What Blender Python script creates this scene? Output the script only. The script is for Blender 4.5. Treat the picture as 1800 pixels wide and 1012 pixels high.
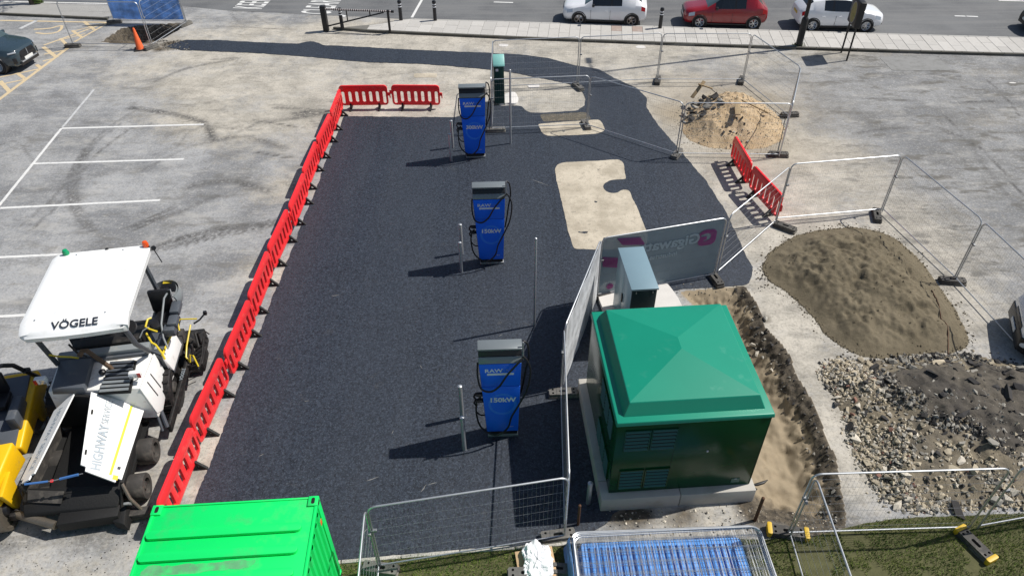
import bpy, bmesh, math, random
import numpy as np
from mathutils import Vector, Matrix, noise
from mathutils.geometry import tessellate_polygon
from math import radians, sin, cos, pi, atan2, hypot

for o in list(bpy.data.objects):
    bpy.data.objects.remove(o)
SC = bpy.context.scene
COL = SC.collection

# ------------------------------------------------------------------ camera
F_PX, PITCH, ROLL, CAM_H = 1278.1, 0.70137, -0.008009, 13.2854   # focal length in 1800 px, radians, metres
cam_d = bpy.data.cameras.new('camera')
cam = bpy.data.objects.new('camera', cam_d)
COL.objects.link(cam)
cam_d.sensor_width = 36.0
cam_d.lens = F_PX / 1800.0 * 36.0
cam_d.clip_end = 3000
_cp, _sp = cos(PITCH), sin(PITCH)
_fw = Vector((0, _cp, -_sp)); _rt0 = Vector((1, 0, 0)); _up0 = Vector((0, _sp, _cp))
_rt = _rt0 * cos(ROLL) + _up0 * sin(ROLL); _up = -_rt0 * sin(ROLL) + _up0 * cos(ROLL)
cam.matrix_world = Matrix(((_rt.x, _up.x, -_fw.x, 0), (_rt.y, _up.y, -_fw.y, 0), (_rt.z, _up.z, -_fw.z, CAM_H), (0, 0, 0, 1)))
SC.camera = cam

# ------------------------------------------------------------------ sky, sun, exposure
SUN_AZ, SUN_EL = radians(15.0), radians(53.0)         # azimuth counted from +X towards +Y
world = bpy.data.worlds.new('World'); SC.world = world
world.use_nodes = True
wn = world.node_tree
for n in list(wn.nodes): wn.nodes.remove(n)
sky = wn.nodes.new('ShaderNodeTexSky'); sky.sky_type = 'NISHITA'; sky.sun_disc = False
sky.sun_elevation = SUN_EL; sky.sun_rotation = pi/2 - SUN_AZ
sky.air_density = 1.0; sky.dust_density = 1.2; sky.ozone_density = 1.0
bg = wn.nodes.new('ShaderNodeBackground'); bg.inputs['Strength'].default_value = 0.082
wo = wn.nodes.new('ShaderNodeOutputWorld')
wn.links.new(sky.outputs[0], bg.inputs[0]); wn.links.new(bg.outputs[0], wo.inputs[0])
sun_d = bpy.data.lights.new('sun', 'SUN'); sun_d.energy = 4.9; sun_d.angle = radians(0.53); sun_d.color = (1.0, 0.955, 0.89)
sun = bpy.data.objects.new('sun', sun_d); COL.objects.link(sun)
_sd = Vector((cos(SUN_EL)*cos(SUN_AZ), cos(SUN_EL)*sin(SUN_AZ), sin(SUN_EL)))
sun.rotation_euler = _sd.to_track_quat('Z', 'Y').to_euler()
sun.location = _sd * 60
SC.view_settings.view_transform = 'Standard'; SC.view_settings.look = 'None'
SC.view_settings.exposure = 0.0; SC.view_settings.gamma = 1.0; SC.view_settings.use_curve_mapping = False

RNG = random.Random(7)
NR = np.random.RandomState(11)

# ------------------------------------------------------------------ helpers
def G(px, py, z=0.0):
    """surveyed point of the photograph (1800 px wide) -> world point at height z"""
    d = _fw * F_PX + _rt * (px - 900.0) - _up * (py - 506.0)
    t = (z - CAM_H) / d.z
    return Vector((d.x * t, d.y * t, z))
def G2(px, py, z=0.0):
    v = G(px, py, z); return (v.x, v.y)

def tag(o, label=None, cat=None, group=None, kind=None):
    if label: o['label'] = label
    if cat: o['category'] = cat
    if group: o['group'] = group
    if kind: o['kind'] = kind
    return o
def empty(name, loc=(0, 0, 0), rz=0.0, label=None, cat=None, group=None, parent=None):
    o = bpy.data.objects.new(name, None); COL.objects.link(o)
    o.location = loc; o.rotation_euler = (0, 0, rz); o.empty_display_size = 0.2
    if parent: o.parent = parent
    return tag(o, label, cat, group)
def link_mesh(name, me, parent=None, loc=None, rot=None, scale=None):
    o = bpy.data.objects.new(name, me); COL.objects.link(o)
    if parent is not None: o.parent = parent
    if loc is not None: o.location = loc
    if rot is not None: o.rotation_euler = rot
    if scale is not None: o.scale = scale
    return o

class MB:
    def __init__(s): s.v = []; s.f = []
    def add(s, vs, fs):
        n = len(s.v); s.v += [tuple(v) for v in vs]; s.f += [tuple(i + n for i in f) for f in fs]; return s
    def box(s, c, d, rz=0.0, rx=0.0, ry=0.0):
        hx, hy, hz = d[0]/2, d[1]/2, d[2]/2
        m = Matrix.Translation(c) @ Matrix.Rotation(rz, 4, 'Z') @ Matrix.Rotation(ry, 4, 'Y') @ Matrix.Rotation(rx, 4, 'X')
        vs = [m @ Vector((x, y, z)) for z in (-hz, hz) for y in (-hy, hy) for x in (-hx, hx)]
        return s.add(vs, [(0, 2, 3, 1), (4, 5, 7, 6), (0, 1, 5, 4), (2, 6, 7, 3), (0, 4, 6, 2), (1, 3, 7, 5)])
    def bb(s, x0, x1, y0, y1, z0, z1):
        return s.box(((x0+x1)/2, (y0+y1)/2, (z0+z1)/2), (abs(x1-x0), abs(y1-y0), abs(z1-z0)))
    def hexa(s, b, t):      # 4 bottom, 4 top points, counter-clockwise from above
        return s.add(list(b) + list(t), [(3, 2, 1, 0), (4, 5, 6, 7), (0, 1, 5, 4), (1, 2, 6, 5), (2, 3, 7, 6), (3, 0, 4, 7)])
    def tube(s, pts, r, n=8, closed=False, caps=True):
        pts = [Vector(p) for p in pts]; N = len(pts)
        rr = r if isinstance(r, (list, tuple)) else [r] * N
        ref = Vector((0, 0, 1)); vs = []; prev = None
        for i, p in enumerate(pts):
            a = pts[(i-1) % N] if (closed or i > 0) else p; b = pts[(i+1) % N] if (closed or i < N-1) else p
            t = (b - a)
            if t.length < 1e-9: t = Vector((0, 0, 1))
            t.normalize()
            if prev is None:
                u = t.cross(ref)
                if u.length < 1e-3: u = t.cross(Vector((1, 0, 0)))
            else:
                u = prev - t * prev.dot(t)
                if u.length < 1e-5: u = t.orthogonal()
            u.normalize(); prev = u; w = t.cross(u)
            for k in range(n):
                an = 2*pi*k/n
                vs.append(p + (u*cos(an) + w*sin(an)) * rr[i])
        fs = []
        for i in range(N if closed else N-1):
            j = (i+1) % N
            for k in range(n):
                fs.append((i*n+k, i*n+(k+1) % n, j*n+(k+1) % n, j*n+k))
        if caps and not closed:
            fs.append(tuple(range(n-1, -1, -1))); fs.append(tuple((N-1)*n+k for k in range(n)))
        return s.add(vs, fs)
    def cyl(s, a, b, r, r2=None, n=16): return s.tube([a, b], [r, r if r2 is None else r2], n)
    def lathe(s, prof, n=24, m=None):   # profile (r, z) turned about local Z
        vs = []; fs = []; P = len(prof)
        for k in range(n):
            a = 2*pi*k/n
            for r, z in prof:
                v = Vector((r*cos(a), r*sin(a), z)); vs.append(m @ v if m else v)
        for k in range(n):
            k2 = (k+1) % n
            for i in range(P-1):
                fs.append((k*P+i, k2*P+i, k2*P+i+1, k*P+i+1))
        return s.add(vs, fs)
    def prism(s, poly, h0, h1, m=None, holes=()):   # polygon in XY, extruded in Z, optional matrix and holes
        loops = [list(poly)] + [list(h) for h in holes]
        flat = [p for l in loops for p in l]; n = len(flat)
        tri = tessellate_polygon([[Vector((p[0], p[1], 0)) for p in l] for l in loops])
        vs = [Vector((p[0], p[1], h0)) for p in flat] + [Vector((p[0], p[1], h1)) for p in flat]
        if m: vs = [m @ v for v in vs]
        fs = []
        for t in tri:
            a, b, c = t
            ar = (flat[b][0]-flat[a][0])*(flat[c][1]-flat[a][1]) - (flat[c][0]-flat[a][0])*(flat[b][1]-flat[a][1])
            if ar < 0: a, b, c = a, c, b
            fs.append((c, b, a)); fs.append((a+n, b+n, c+n))
        o = 0
        for li, l in enumerate(loops):
            k = len(l); A = sum(l[i][0]*l[(i+1) % k][1] - l[(i+1) % k][0]*l[i][1] for i in range(k))
            ccw = (A > 0) == (li == 0)
            for i in range(k):
                j = (i+1) % k
                q = (o+i, o+j, o+j+n, o+i+n)
                fs.append(q if ccw else q[::-1])
            o += k
        return s.add(vs, fs)
    def grid(s, nu, nv, fn, closed_u=False):
        vs = [fn(i/(nu-1) if not closed_u else i/nu, j/(nv-1)) for i in range(nu) for j in range(nv)]
        fs = []
        for i in range(nu if closed_u else nu-1):
            i2 = (i+1) % nu
            for j in range(nv-1):
                fs.append((i*nv+j, i2*nv+j, i2*nv+j+1, i*nv+j+1))
        return s.add(vs, fs)
    def mesh(s, name, mat=None, bevel=0.0, seg=2, smooth=35.0, weld=False):
        me = bpy.data.meshes.new(name)
        me.from_pydata([tuple(v) for v in s.v], [], s.f)
        if bevel or weld:
            bm = bmesh.new(); bm.from_mesh(me)
            if weld: bmesh.ops.remove_doubles(bm, verts=bm.verts, dist=1e-4)
            if bevel:
                ed = [e for e in bm.edges if len(e.link_faces) == 2 and e.calc_face_angle(0) > 0.45]
                bmesh.ops.bevel(bm, geom=ed, offset=bevel, segments=seg, affect='EDGES', profile=0.5, clamp_overlap=True)
            bm.to_mesh(me); bm.free()
        if smooth:
            me.polygons.foreach_set('use_smooth', [True]*len(me.polygons))
            me.set_sharp_from_angle(angle=radians(smooth))
        if mat is not None: me.materials.append(mat)
        me.update()
        return me
    def build(s, name, mat, parent=None, bevel=0.0, seg=2, smooth=35.0, loc=None, rot=None, weld=False):
        return link_mesh(name, s.mesh(name, mat, bevel, seg, smooth, weld), parent, loc, rot)

def copy_tree(o, parent=None):
    c = o.copy(); COL.objects.link(c); c.parent = parent
    for k in ('label', 'group'):
        pass
    for ch in o.children: copy_tree(ch, c)
    return c

_TX = {}
def text_mesh(s, size, mat, extrude=0.001, bold=0.0, sx=1.0, align='CENTER', shear=0.0, space=1.0):
    key = (s, size, mat.name, bold, sx)
    if key in _TX: return _TX[key]
    cu = bpy.data.curves.new('t', 'FONT'); cu.body = s; cu.size = size; cu.extrude = extrude; cu.offset = bold
    cu.align_x = align; cu.align_y = 'CENTER'; cu.shear = shear; cu.space_character = space; cu.resolution_u = 4
    ob = bpy.data.objects.new('t', cu); COL.objects.link(ob)
    bpy.context.view_layer.update()
    me = bpy.data.meshes.new_from_object(ob)
    bpy.data.objects.remove(ob); bpy.data.curves.remove(cu)
    if sx != 1.0: me.transform(Matrix.Diagonal((sx, 1, 1, 1)))
    me.materials.clear(); me.materials.append(mat)
    _TX[key] = me
    return me

def rounded(x0, y0, x1, y1, r, n=5):
    out = []
    for cx, cy, a0 in ((x1-r, y0+r, -90), (x1-r, y1-r, 0), (x0+r, y1-r, 90), (x0+r, y0+r, 180)):
        for k in range(n+1):
            a = radians(a0 + 90*k/n); out.append((cx + r*cos(a), cy + r*sin(a)))
    return out

# ------------------------------------------------------------------ materials
def new_mat(name):
    m = bpy.data.materials.new(name); m.use_nodes = True
    nt = m.node_tree
    b = nt.nodes.get('Principled BSDF')
    return m, nt, b
def N(nt, typ, **kw):
    n = nt.nodes.new(typ)
    for k, v in kw.items():
        if k in n.inputs: n.inputs[k].default_value = v
        else: setattr(n, k, v)
    return n
def noise_tex(nt, vec, scale, detail=4.0, rough=0.55):
    n = nt.nodes.new('ShaderNodeTexNoise'); n.inputs['Scale'].default_value = scale
    n.inputs['Detail'].default_value = detail; n.inputs['Roughness'].default_value = rough
    nt.links.new(vec, n.inputs['Vector']); return n.outputs['Fac']
def ramp(nt, fac, p0, p1, c0=(0, 0, 0, 1), c1=(1, 1, 1, 1)):
    r = nt.nodes.new('ShaderNodeValToRGB'); e = r.color_ramp.elements
    e[0].position = p0; e[1].position = p1; e[0].color = c0; e[1].color = c1
    nt.links.new(fac, r.inputs[0]); return r.outputs[0]
def mixc(nt, fac, a, b, mode='MIX'):
    m = nt.nodes.new('ShaderNodeMix'); m.data_type = 'RGBA'; m.blend_type = mode
    for s, v in ((m.inputs[0], fac), (m.inputs[6], a), (m.inputs[7], b)):
        if isinstance(v, bpy.types.NodeSocket): nt.links.new(v, s)
        elif isinstance(v, (int, float)): s.default_value = v
        else: s.default_value = tuple(v) + ((1.0,) if len(v) == 3 else ())
    return m.outputs[2]
def math_n(nt, op, a, b=None):
    m = nt.nodes.new('ShaderNodeMath'); m.operation = op
    for s, v in ((m.inputs[0], a), (m.inputs[1], b)):
        if v is None: continue
        if isinstance(v, bpy.types.NodeSocket): nt.links.new(v, s)
        else: s.default_value = v
    return m.outputs[0]
def bump(nt, b, h, strength=0.3, dist=0.01):
    n = nt.nodes.new('ShaderNodeBump'); n.inputs['Strength'].default_value = strength; n.inputs['Distance'].default_value = dist
    nt.links.new(h, n.inputs['Height']); nt.links.new(n.outputs[0], b.inputs['Normal'])
def coords(nt, kind='Object'):
    return nt.nodes.new('ShaderNodeTexCoord').outputs[kind]
def world_pos(nt):
    return nt.nodes.new('ShaderNodeNewGeometry').outputs['Position']

def mat(name, col, rough=0.5, metal=0.0, vary=0.12, scale=6.0, dirt=None, dirt_amt=0.0, dirt_scale=3.0, bmp=0.0, bscale=60.0, rnd=0.0, coat=0.0, spec=0.5):
    """painted / plain surface with tonal drift, optional dirt patches, fine relief and per-object variation"""
    m, nt, b = new_mat(name)
    b.inputs['Roughness'].default_value = rough; b.inputs['Metallic'].default_value = metal
    b.inputs['Specular IOR Level'].default_value = spec
    if coat: b.inputs['Coat Weight'].default_value = coat; b.inputs['Coat Roughness'].default_value = 0.06
    v = coords(nt)
    f = noise_tex(nt, v, scale, 5.0)
    lo = tuple(c*(1-vary) for c in col); hi = tuple(min(1, c*(1+vary)) for c in col)
    c = mixc(nt, f, lo, hi)
    if dirt:
        d = ramp(nt, noise_tex(nt, v, dirt_scale, 6.0, 0.65), 0.62 - dirt_amt*0.25, 0.74)
        d = math_n(nt, 'MULTIPLY', d, min(1.0, 0.35 + dirt_amt))
        c = mixc(nt, d, c, dirt)
        rr = nt.nodes.new('ShaderNodeMapRange'); rr.inputs[3].default_value = rough; rr.inputs[4].default_value = max(rough, 0.85)
        nt.links.new(d, rr.inputs[0]); nt.links.new(rr.outputs[0], b.inputs['Roughness'])
    if rnd:
        oi = nt.nodes.new('ShaderNodeObjectInfo')
        hs = nt.nodes.new('ShaderNodeHueSaturation')
        mr = nt.nodes.new('ShaderNodeMapRange'); mr.inputs[3].default_value = 1-rnd; mr.inputs[4].default_value = 1+rnd
        nt.links.new(oi.outputs['Random'], mr.inputs[0]); nt.links.new(mr.outputs[0], hs.inputs['Value'])
        nt.links.new(c, hs.inputs['Color']); c = hs.outputs[0]
    nt.links.new(c, b.inputs['Base Color'])
    if bmp: bump(nt, b, noise_tex(nt, v, bscale, 4.0), bmp, 0.01)
    return m
M = {}
M['galv'] = mat('galvanised_steel', (0.50, 0.52, 0.54), 0.42, 0.75, 0.2, 9.0)
M['galv_dull'] = mat('dull_galvanised_steel', (0.30, 0.31, 0.32), 0.55, 0.6, 0.25, 9.0)
M['red'] = mat('red_plastic', (0.92, 0.030, 0.036), 0.32, 0, 0.10, 2.0, dirt=(0.50, 0.14, 0.11), dirt_amt=0.15, dirt_scale=4, rnd=0.1)
M['rubber'] = mat('black_rubber', (0.018, 0.018, 0.018), 0.75, 0, 0.3, 6, dirt=(0.16, 0.14, 0.115), dirt_amt=0.5, dirt_scale=5)
M['block'] = mat('recycled_plastic_block', (0.07, 0.066, 0.06), 0.85, 0, 0.3, 8, dirt=(0.22, 0.2, 0.17), dirt_amt=0.55, dirt_scale=4, bmp=0.3)
M['block_lt'] = mat('pale_recycled_plastic_block', (0.13, 0.125, 0.115), 0.85, 0, 0.3, 8, dirt=(0.3, 0.28, 0.24), dirt_amt=0.5, dirt_scale=4, bmp=0.3)
M['hole'] = mat('dark_socket', (0.008, 0.008, 0.008), 0.9)
M['yellow_tip'] = mat('yellow_plastic', (0.62, 0.40, 0.02), 0.5)
M['blue_body'] = mat('blue_charger_panel', (0.014, 0.165, 0.96), 0.30, 0, 0.06, 1.5, spec=0.4)
M['blue_ring'] = mat('lighter_blue_print', (0.04, 0.24, 0.98), 0.34, 0, 0.05)
M['white_print'] = mat('white_print', (0.78, 0.80, 0.84), 0.45, 0, 0.03)
M['dim_print'] = mat('pale_blue_print', (0.16, 0.26, 0.62), 0.45, 0, 0.05)
M['charger_grey'] = mat('charger_grey_metal', (0.19, 0.215, 0.225), 0.38, 0.2, 0.08, 3)
M['black_plastic'] = mat('black_plastic', (0.012, 0.012, 0.014), 0.38, 0, 0.2)
M['black_cable'] = mat('black_cable', (0.010, 0.010, 0.011), 0.5, 0, 0.2)
M['black_paint'] = mat('black_paint', (0.012, 0.012, 0.013), 0.45, 0, 0.3, 6)
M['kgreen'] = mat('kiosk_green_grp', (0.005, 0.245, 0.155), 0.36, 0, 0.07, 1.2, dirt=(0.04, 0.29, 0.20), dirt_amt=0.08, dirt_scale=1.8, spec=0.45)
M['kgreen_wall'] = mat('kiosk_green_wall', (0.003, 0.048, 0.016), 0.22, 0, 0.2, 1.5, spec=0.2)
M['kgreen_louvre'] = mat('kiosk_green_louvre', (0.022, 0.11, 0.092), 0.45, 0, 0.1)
M['pillar_green'] = mat('pillar_green', (0.004, 0.045, 0.038), 0.35, 0, 0.1)
M['pillar_top'] = mat('pillar_pale_top', (0.22, 0.50, 0.46), 0.4, 0, 0.1)
M['cab_grey'] = mat('cabinet_grey', (0.20, 0.30, 0.35), 0.35, 0.1, 0.05, 2)
M['cab_dark'] = mat('cabinet_dark_face', (0.035, 0.055, 0.06), 0.3, 0.1, 0.08, 2)
M['concrete'] = mat('concrete', (0.44, 0.42, 0.38), 0.85, 0, 0.14, 3.0, dirt=(0.25, 0.215, 0.16), dirt_amt=0.25, dirt_scale=1.5, bmp=0.25, bscale=40)
M['concrete_white'] = mat('pale_concrete', (0.62, 0.60, 0.57), 0.85, 0, 0.12, 3.0, dirt=(0.4, 0.36, 0.3), dirt_amt=0.2, dirt_scale=2, bmp=0.25, bscale=40)
M['rust'] = mat('rusty_steel', (0.10, 0.048, 0.026), 0.8, 0.2, 0.5, 12)
M['container'] = mat('container_green', (0.0, 0.70, 0.135), 0.5, 0, 0.06, 1.2, dirt=(0.05, 0.44, 0.13), dirt_amt=0.3, dirt_scale=2.2)
M['mwhite'] = mat('machine_white', (0.78, 0.78, 0.76), 0.35, 0, 0.04, 2, dirt=(0.42, 0.39, 0.34), dirt_amt=0.15, dirt_scale=3)
M['canopy_white'] = mat('canopy_white', (0.86, 0.87, 0.86), 0.32, 0, 0.03, 1.0, dirt=(0.60, 0.60, 0.57), dirt_amt=0.35, dirt_scale=2.2)
M['mdirty'] = mat('worn_machine_white', (0.76, 0.76, 0.73), 0.5, 0, 0.08, 3, dirt=(0.28, 0.17, 0.10), dirt_amt=0.22, dirt_scale=4)
M['tar_black'] = mat('black_tar_crust', (0.007, 0.007, 0.007), 0.7, 0, 0.4, 7, bmp=0.5, bscale=25)
M['mgrey'] = mat('machine_grey', (0.075, 0.085, 0.10), 0.45, 0, 0.15, 3, dirt=(0.2, 0.19, 0.17), dirt_amt=0.25, dirt_scale=4)
M['mgrey_lt'] = mat('machine_light_grey', (0.20, 0.22, 0.23), 0.5, 0, 0.15, 3, dirt=(0.32, 0.3, 0.27), dirt_amt=0.3, dirt_scale=4)
M['tar'] = mat('tar_covered_steel', (0.014, 0.013, 0.013), 0.6, 0.2, 0.5, 7, dirt=(0.07, 0.062, 0.055), dirt_amt=0.4, dirt_scale=6, bmp=0.5, bscale=25)
M['tar_dusty'] = mat('dusty_tar_steel', (0.05, 0.046, 0.042), 0.8, 0.1, 0.5, 7, dirt=(0.15, 0.135, 0.115), dirt_amt=0.5, dirt_scale=5, bmp=0.4, bscale=25)
M['steel_worn'] = mat('worn_bare_steel', (0.24, 0.21, 0.17), 0.45, 0.7, 0.4, 6, dirt=(0.06, 0.05, 0.045), dirt_amt=0.4)
M['yellow_rail'] = mat('yellow_handrail', (0.68, 0.52, 0.03), 0.4, 0, 0.1)
M['lime'] = mat('lime_stripe', (0.62, 0.76, 0.02), 0.5, 0, 0.05)
M['logo_grey'] = mat('grey_lettering', (0.35, 0.40, 0.44), 0.5, 0, 0.08)
M['dark_print'] = mat('dark_lettering', (0.025, 0.03, 0.04), 0.5, 0, 0.1)
M['ryellow'] = mat('roller_yellow', (0.78, 0.46, 0.008), 0.38, 0, 0.06, 2, dirt=(0.3, 0.22, 0.1), dirt_amt=0.15)
M['orange_lens'] = mat('orange_lens', (0.75, 0.09, 0.015), 0.25)
M['green_lens'] = mat('green_lens', (0.0, 0.30, 0.12), 0.25)
M['red_lens'] = mat('red_lens', (0.42, 0.008, 0.012), 0.15)
M['clear_lens'] = mat('clear_lens', (0.55, 0.58, 0.62), 0.12, 0.3)
M['blue_strap'] = mat('blue_strap', (0.05, 0.16, 0.42), 0.8)
M['exhaust'] = mat('brown_exhaust', (0.12, 0.075, 0.045), 0.6, 0.4, 0.4, 8)
M['blue_sheet'] = mat('blue_sheet', (0.075, 0.23, 0.66), 0.5, 0, 0.25, 2.5)
M['blue_plastic'] = mat('blue_plastic_barrier', (0.09, 0.34, 0.92), 0.4, 0, 0.25, 3.0)
M['banner_white'] = mat('white_banner', (0.72, 0.74, 0.75), 0.6, 0, 0.06, 2, dirt=(0.55, 0.56, 0.56), dirt_amt=0.2)
M['cone'] = mat('cone_orange', (0.80, 0.13, 0.03), 0.5, 0, 0.12, 5)
M['cardboard'] = mat('cardboard', (0.55, 0.38, 0.22), 0.85, 0, 0.1, 4)
M['bag'] = mat('white_bag', (0.82, 0.83, 0.84), 0.55, 0, 0.05)
M['timber'] = mat('old_timber', (0.34, 0.25, 0.14), 0.85, 0, 0.25, 10)
M['asphalt_lump'] = mat('broken_asphalt', (0.035, 0.033, 0.032), 0.9, 0, 0.3, 8, rnd=0.4)
M['tyre'] = mat('tyre', (0.016, 0.016, 0.017), 0.8, 0, 0.2)
M['rim'] = mat('alloy_rim', (0.52, 0.53, 0.55), 0.3, 0.85, 0.1)
M['rim_dark'] = mat('dark_alloy_rim', (0.30, 0.27, 0.25), 0.35, 0.8, 0.2)
M['glass'] = mat('dark_glass', (0.012, 0.015, 0.018), 0.04, 0, 0.1, spec=0.8)
M['screen_glass'] = mat('windscreen_glass', (0.06, 0.09, 0.095), 0.05, 0, 0.2, spec=0.9)
M['plate_w'] = mat('number_plate', (0.75, 0.75, 0.72), 0.4)
M['plate_y'] = mat('yellow_number_plate', (0.7, 0.5, 0.04), 0.4)
def paint(n, c): return mat(n, c, 0.22, 0.0, 0.03, 2.0, coat=0.8)
M['car_white'] = paint('white_car_paint', (0.80, 0.81, 0.83))
M['car_red'] = paint('red_car_paint', (0.27, 0.008, 0.014))
M['car_slate'] = paint('slate_blue_car_paint', (0.028, 0.048, 0.062))
M['moss'] = mat('weeds', (0.075, 0.12, 0.025), 0.9, 0, 0.4, 9)

# translucent printed mesh banner
def banner_mat(name, c, tr):
    m, nt, b = new_mat(name)
    v = coords(nt); f = noise_tex(nt, v, 2.0, 4)
    nt.links.new(mixc(nt, f, tuple(x*0.85 for x in c), tuple(min(1, x*1.15) for x in c)), b.inputs['Base Color'])
    b.inputs['Roughness'].default_value = 0.7
    b.inputs['Transmission Weight'].default_value = 0.0
    tl = nt.nodes.new('ShaderNodeBsdfTranslucent'); tl.inputs[0].default_value = tuple(min(1, x*1.5) for x in c) + (1,)
    ms = nt.nodes.new('ShaderNodeMixShader'); ms.inputs[0].default_value = .45; nt.links.new(b.outputs[0], ms.inputs[1]); nt.links.new(tl.outputs[0], ms.inputs[2])
    t = nt.nodes.new('ShaderNodeBsdfTransparent'); mx = nt.nodes.new('ShaderNodeMixShader'); mx.inputs[0].default_value = tr
    nt.links.new(ms.outputs[0], mx.inputs[1]); nt.links.new(t.outputs[0], mx.inputs[2])
    nt.links.new(mx.outputs[0], nt.nodes['Material Output'].inputs[0])
    return m
M['banner_grey'] = banner_mat('grey_printed_mesh', (0.27, 0.335, 0.365), 0.22)
M['banner_text'] = banner_mat('pale_printed_text', (0.52, 0.60, 0.64), 0.15)
M['banner_pink'] = banner_mat('pink_print', (0.42, 0.12, 0.34), 0.2)

def sheet_mat(name, c, tl):
    """thin sheet that lets daylight glow through"""
    m, nt, b = new_mat(name)
    f = noise_tex(nt, coords(nt), 2.5, 5); cc = mixc(nt, ramp(nt, f, .35, .65), tuple(x*.75 for x in c), tuple(min(1, x*1.2) for x in c))
    nt.links.new(cc, b.inputs['Base Color']); b.inputs['Roughness'].default_value = .5
    t = nt.nodes.new('ShaderNodeBsdfTranslucent'); nt.links.new(cc, t.inputs[0]); mx = nt.nodes.new('ShaderNodeMixShader'); mx.inputs[0].default_value = tl
    nt.links.new(b.outputs[0], mx.inputs[1]); nt.links.new(t.outputs[0], mx.inputs[2]); nt.links.new(mx.outputs[0], nt.nodes['Material Output'].inputs[0])
    return m
M['blue_sheet'] = sheet_mat('blue_sheet', (0.34, 0.54, 0.86), .6)
M['banner_white'] = sheet_mat('white_banner', (0.72, 0.74, 0.76), .3)

# ================================================================== THE SETTING
def pxpoly(pts, z=0.0): return [G2(x, y, z) for x, y in pts]
def seg_dist(X, Y, pts, closed=False):
    D = np.full(X.shape, 1e9)
    n = len(pts)
    for i in range(n if closed else n-1):
        (x0, y0), (x1, y1) = pts[i], pts[(i+1) % n]
        dx, dy = x1-x0, y1-y0; L2 = dx*dx + dy*dy + 1e-12
        t = np.clip(((X-x0)*dx + (Y-y0)*dy)/L2, 0, 1)
        D = np.minimum(D, np.hypot(X-(x0+t*dx), Y-(y0+t*dy)))
    return D
def inside(X, Y, pts):
    r = np.zeros(X.shape, bool); n = len(pts)
    for i in range(n):
        (x0, y0), (x1, y1) = pts[i], pts[(i+1) % n]
        c = ((y0 > Y) != (y1 > Y)) & (X < (x1-x0)*(Y-y0)/(y1-y0+1e-12) + x0)
        r ^= c
    return r
def sdist(X, Y, pts):           # positive inside
    d = seg_dist(X, Y, pts, True); return np.where(inside(X, Y, pts), d, -d)
def sstep(a, b, x):
    t = np.clip((x-a)/(b-a), 0, 1); return t*t*(3-2*t)
_NT = {}
def vnoise(X, Y, s, seed=0):    # cheap smooth value noise
    if seed not in _NT: _NT[seed] = np.random.RandomState(seed).rand(256, 256)
    T = _NT[seed]
    x = X*s + 1000; y = Y*s + 1000
    xi = np.floor(x).astype(int); yi = np.floor(y).astype(int); fx = x-xi; fy = y-yi
    fx = fx*fx*(3-2*fx); fy = fy*fy*(3-2*fy)
    a = T[xi % 256, yi % 256]; b = T[(xi+1) % 256, yi % 256]; c = T[xi % 256, (yi+1) % 256]; d = T[(xi+1) % 256, (yi+1) % 256]
    return (a*(1-fx)+b*fx)*(1-fy) + (c*(1-fx)+d*fx)*fy
def fbm(X, Y, s, seed=0, o=4):
    r = 0; a = 0.5; t = 0
    for k in range(o):
        r = r + a*vnoise(X, Y, s*2**k, seed+k); t += a; a *= 0.5
    return r/t

TRENCH_R = [(1309, 503), (1332, 535), (1345, 575), (1372, 602), (1391, 628), (1397, 655), (1420, 690), (1440, 730), (1452, 770), (1470, 805), (1478, 860), (1487, 905), (1485, 925)]
TRENCH = pxpoly(TRENCH_R) + pxpoly([(1430, 925), (1340, 905), (1322, 880), (1318, 800), (1240, 560), (1195, 512), (1250, 507)])
TRENCH_RW = pxpoly(TRENCH_R)
PIT = pxpoly([(178, 74), (195, 62), (212, 50), (240, 45), (318, 40), (316, 52), (290, 66), (262, 77), (215, 78)])
PIT_W = PIT[:]
def ground_z(X, Y):
    n = fbm(X, Y, 1.6, 3)
    wob = (fbm(X, Y, 1.3, 5)-0.5)*0.45 + (fbm(X, Y, 9.0, 6)-0.5)*0.12
    sd = sdist(X, Y, TRENCH)
    dr = seg_dist(X, Y, TRENCH_RW)
    dep = np.where(sd > -0.25, sstep(0.0, 0.11, dr + wob*0.42 - 0.02)*sstep(-0.05, 0.8, sd), 0.0)
    dep = np.where(inside(X, Y, TRENCH), dep, 0.0)
    tex = (fbm(X, Y, 3.2, 9)-0.5)*0.30 + (fbm(X, Y, 1.2, 10)-0.5)*0.16
    z = -dep*0.50 + dep*tex
    rough_wall = dep*(1-dep)*4
    z = z + rough_wall*((fbm(X, Y, 9.0, 12)-0.5)*0.26)
    sp = sdist(X, Y, PIT)
    dp = np.where(sp > 0, sstep(0.0, 0.35, sp + wob*0.5), 0.0)
    z = z - dp*0.65 + dp*(fbm(X, Y, 3, 14)-0.5)*0.35
    return z

def axis_lines(a, b, step, fine):
    out = [a]
    while out[-1] < b:
        s = step
        for f0, f1, fs in fine:
            if f0 <= out[-1] < f1: s = fs
        out.append(out[-1]+s)
    return np.array(out)
gx = axis_lines(-23.0, 24.0, 0.12, [(4.0, 9.0, 0.04), (-20.4, -15.6, 0.06)])
gy = axis_lines(3.5, 40.0, 0.12, [(7.3, 15.8, 0.04), (33.0, 36.8, 0.06)])
GX, GY = np.meshgrid(gx, gy, indexing='ij')
GZ = ground_z(GX, GY)

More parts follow.
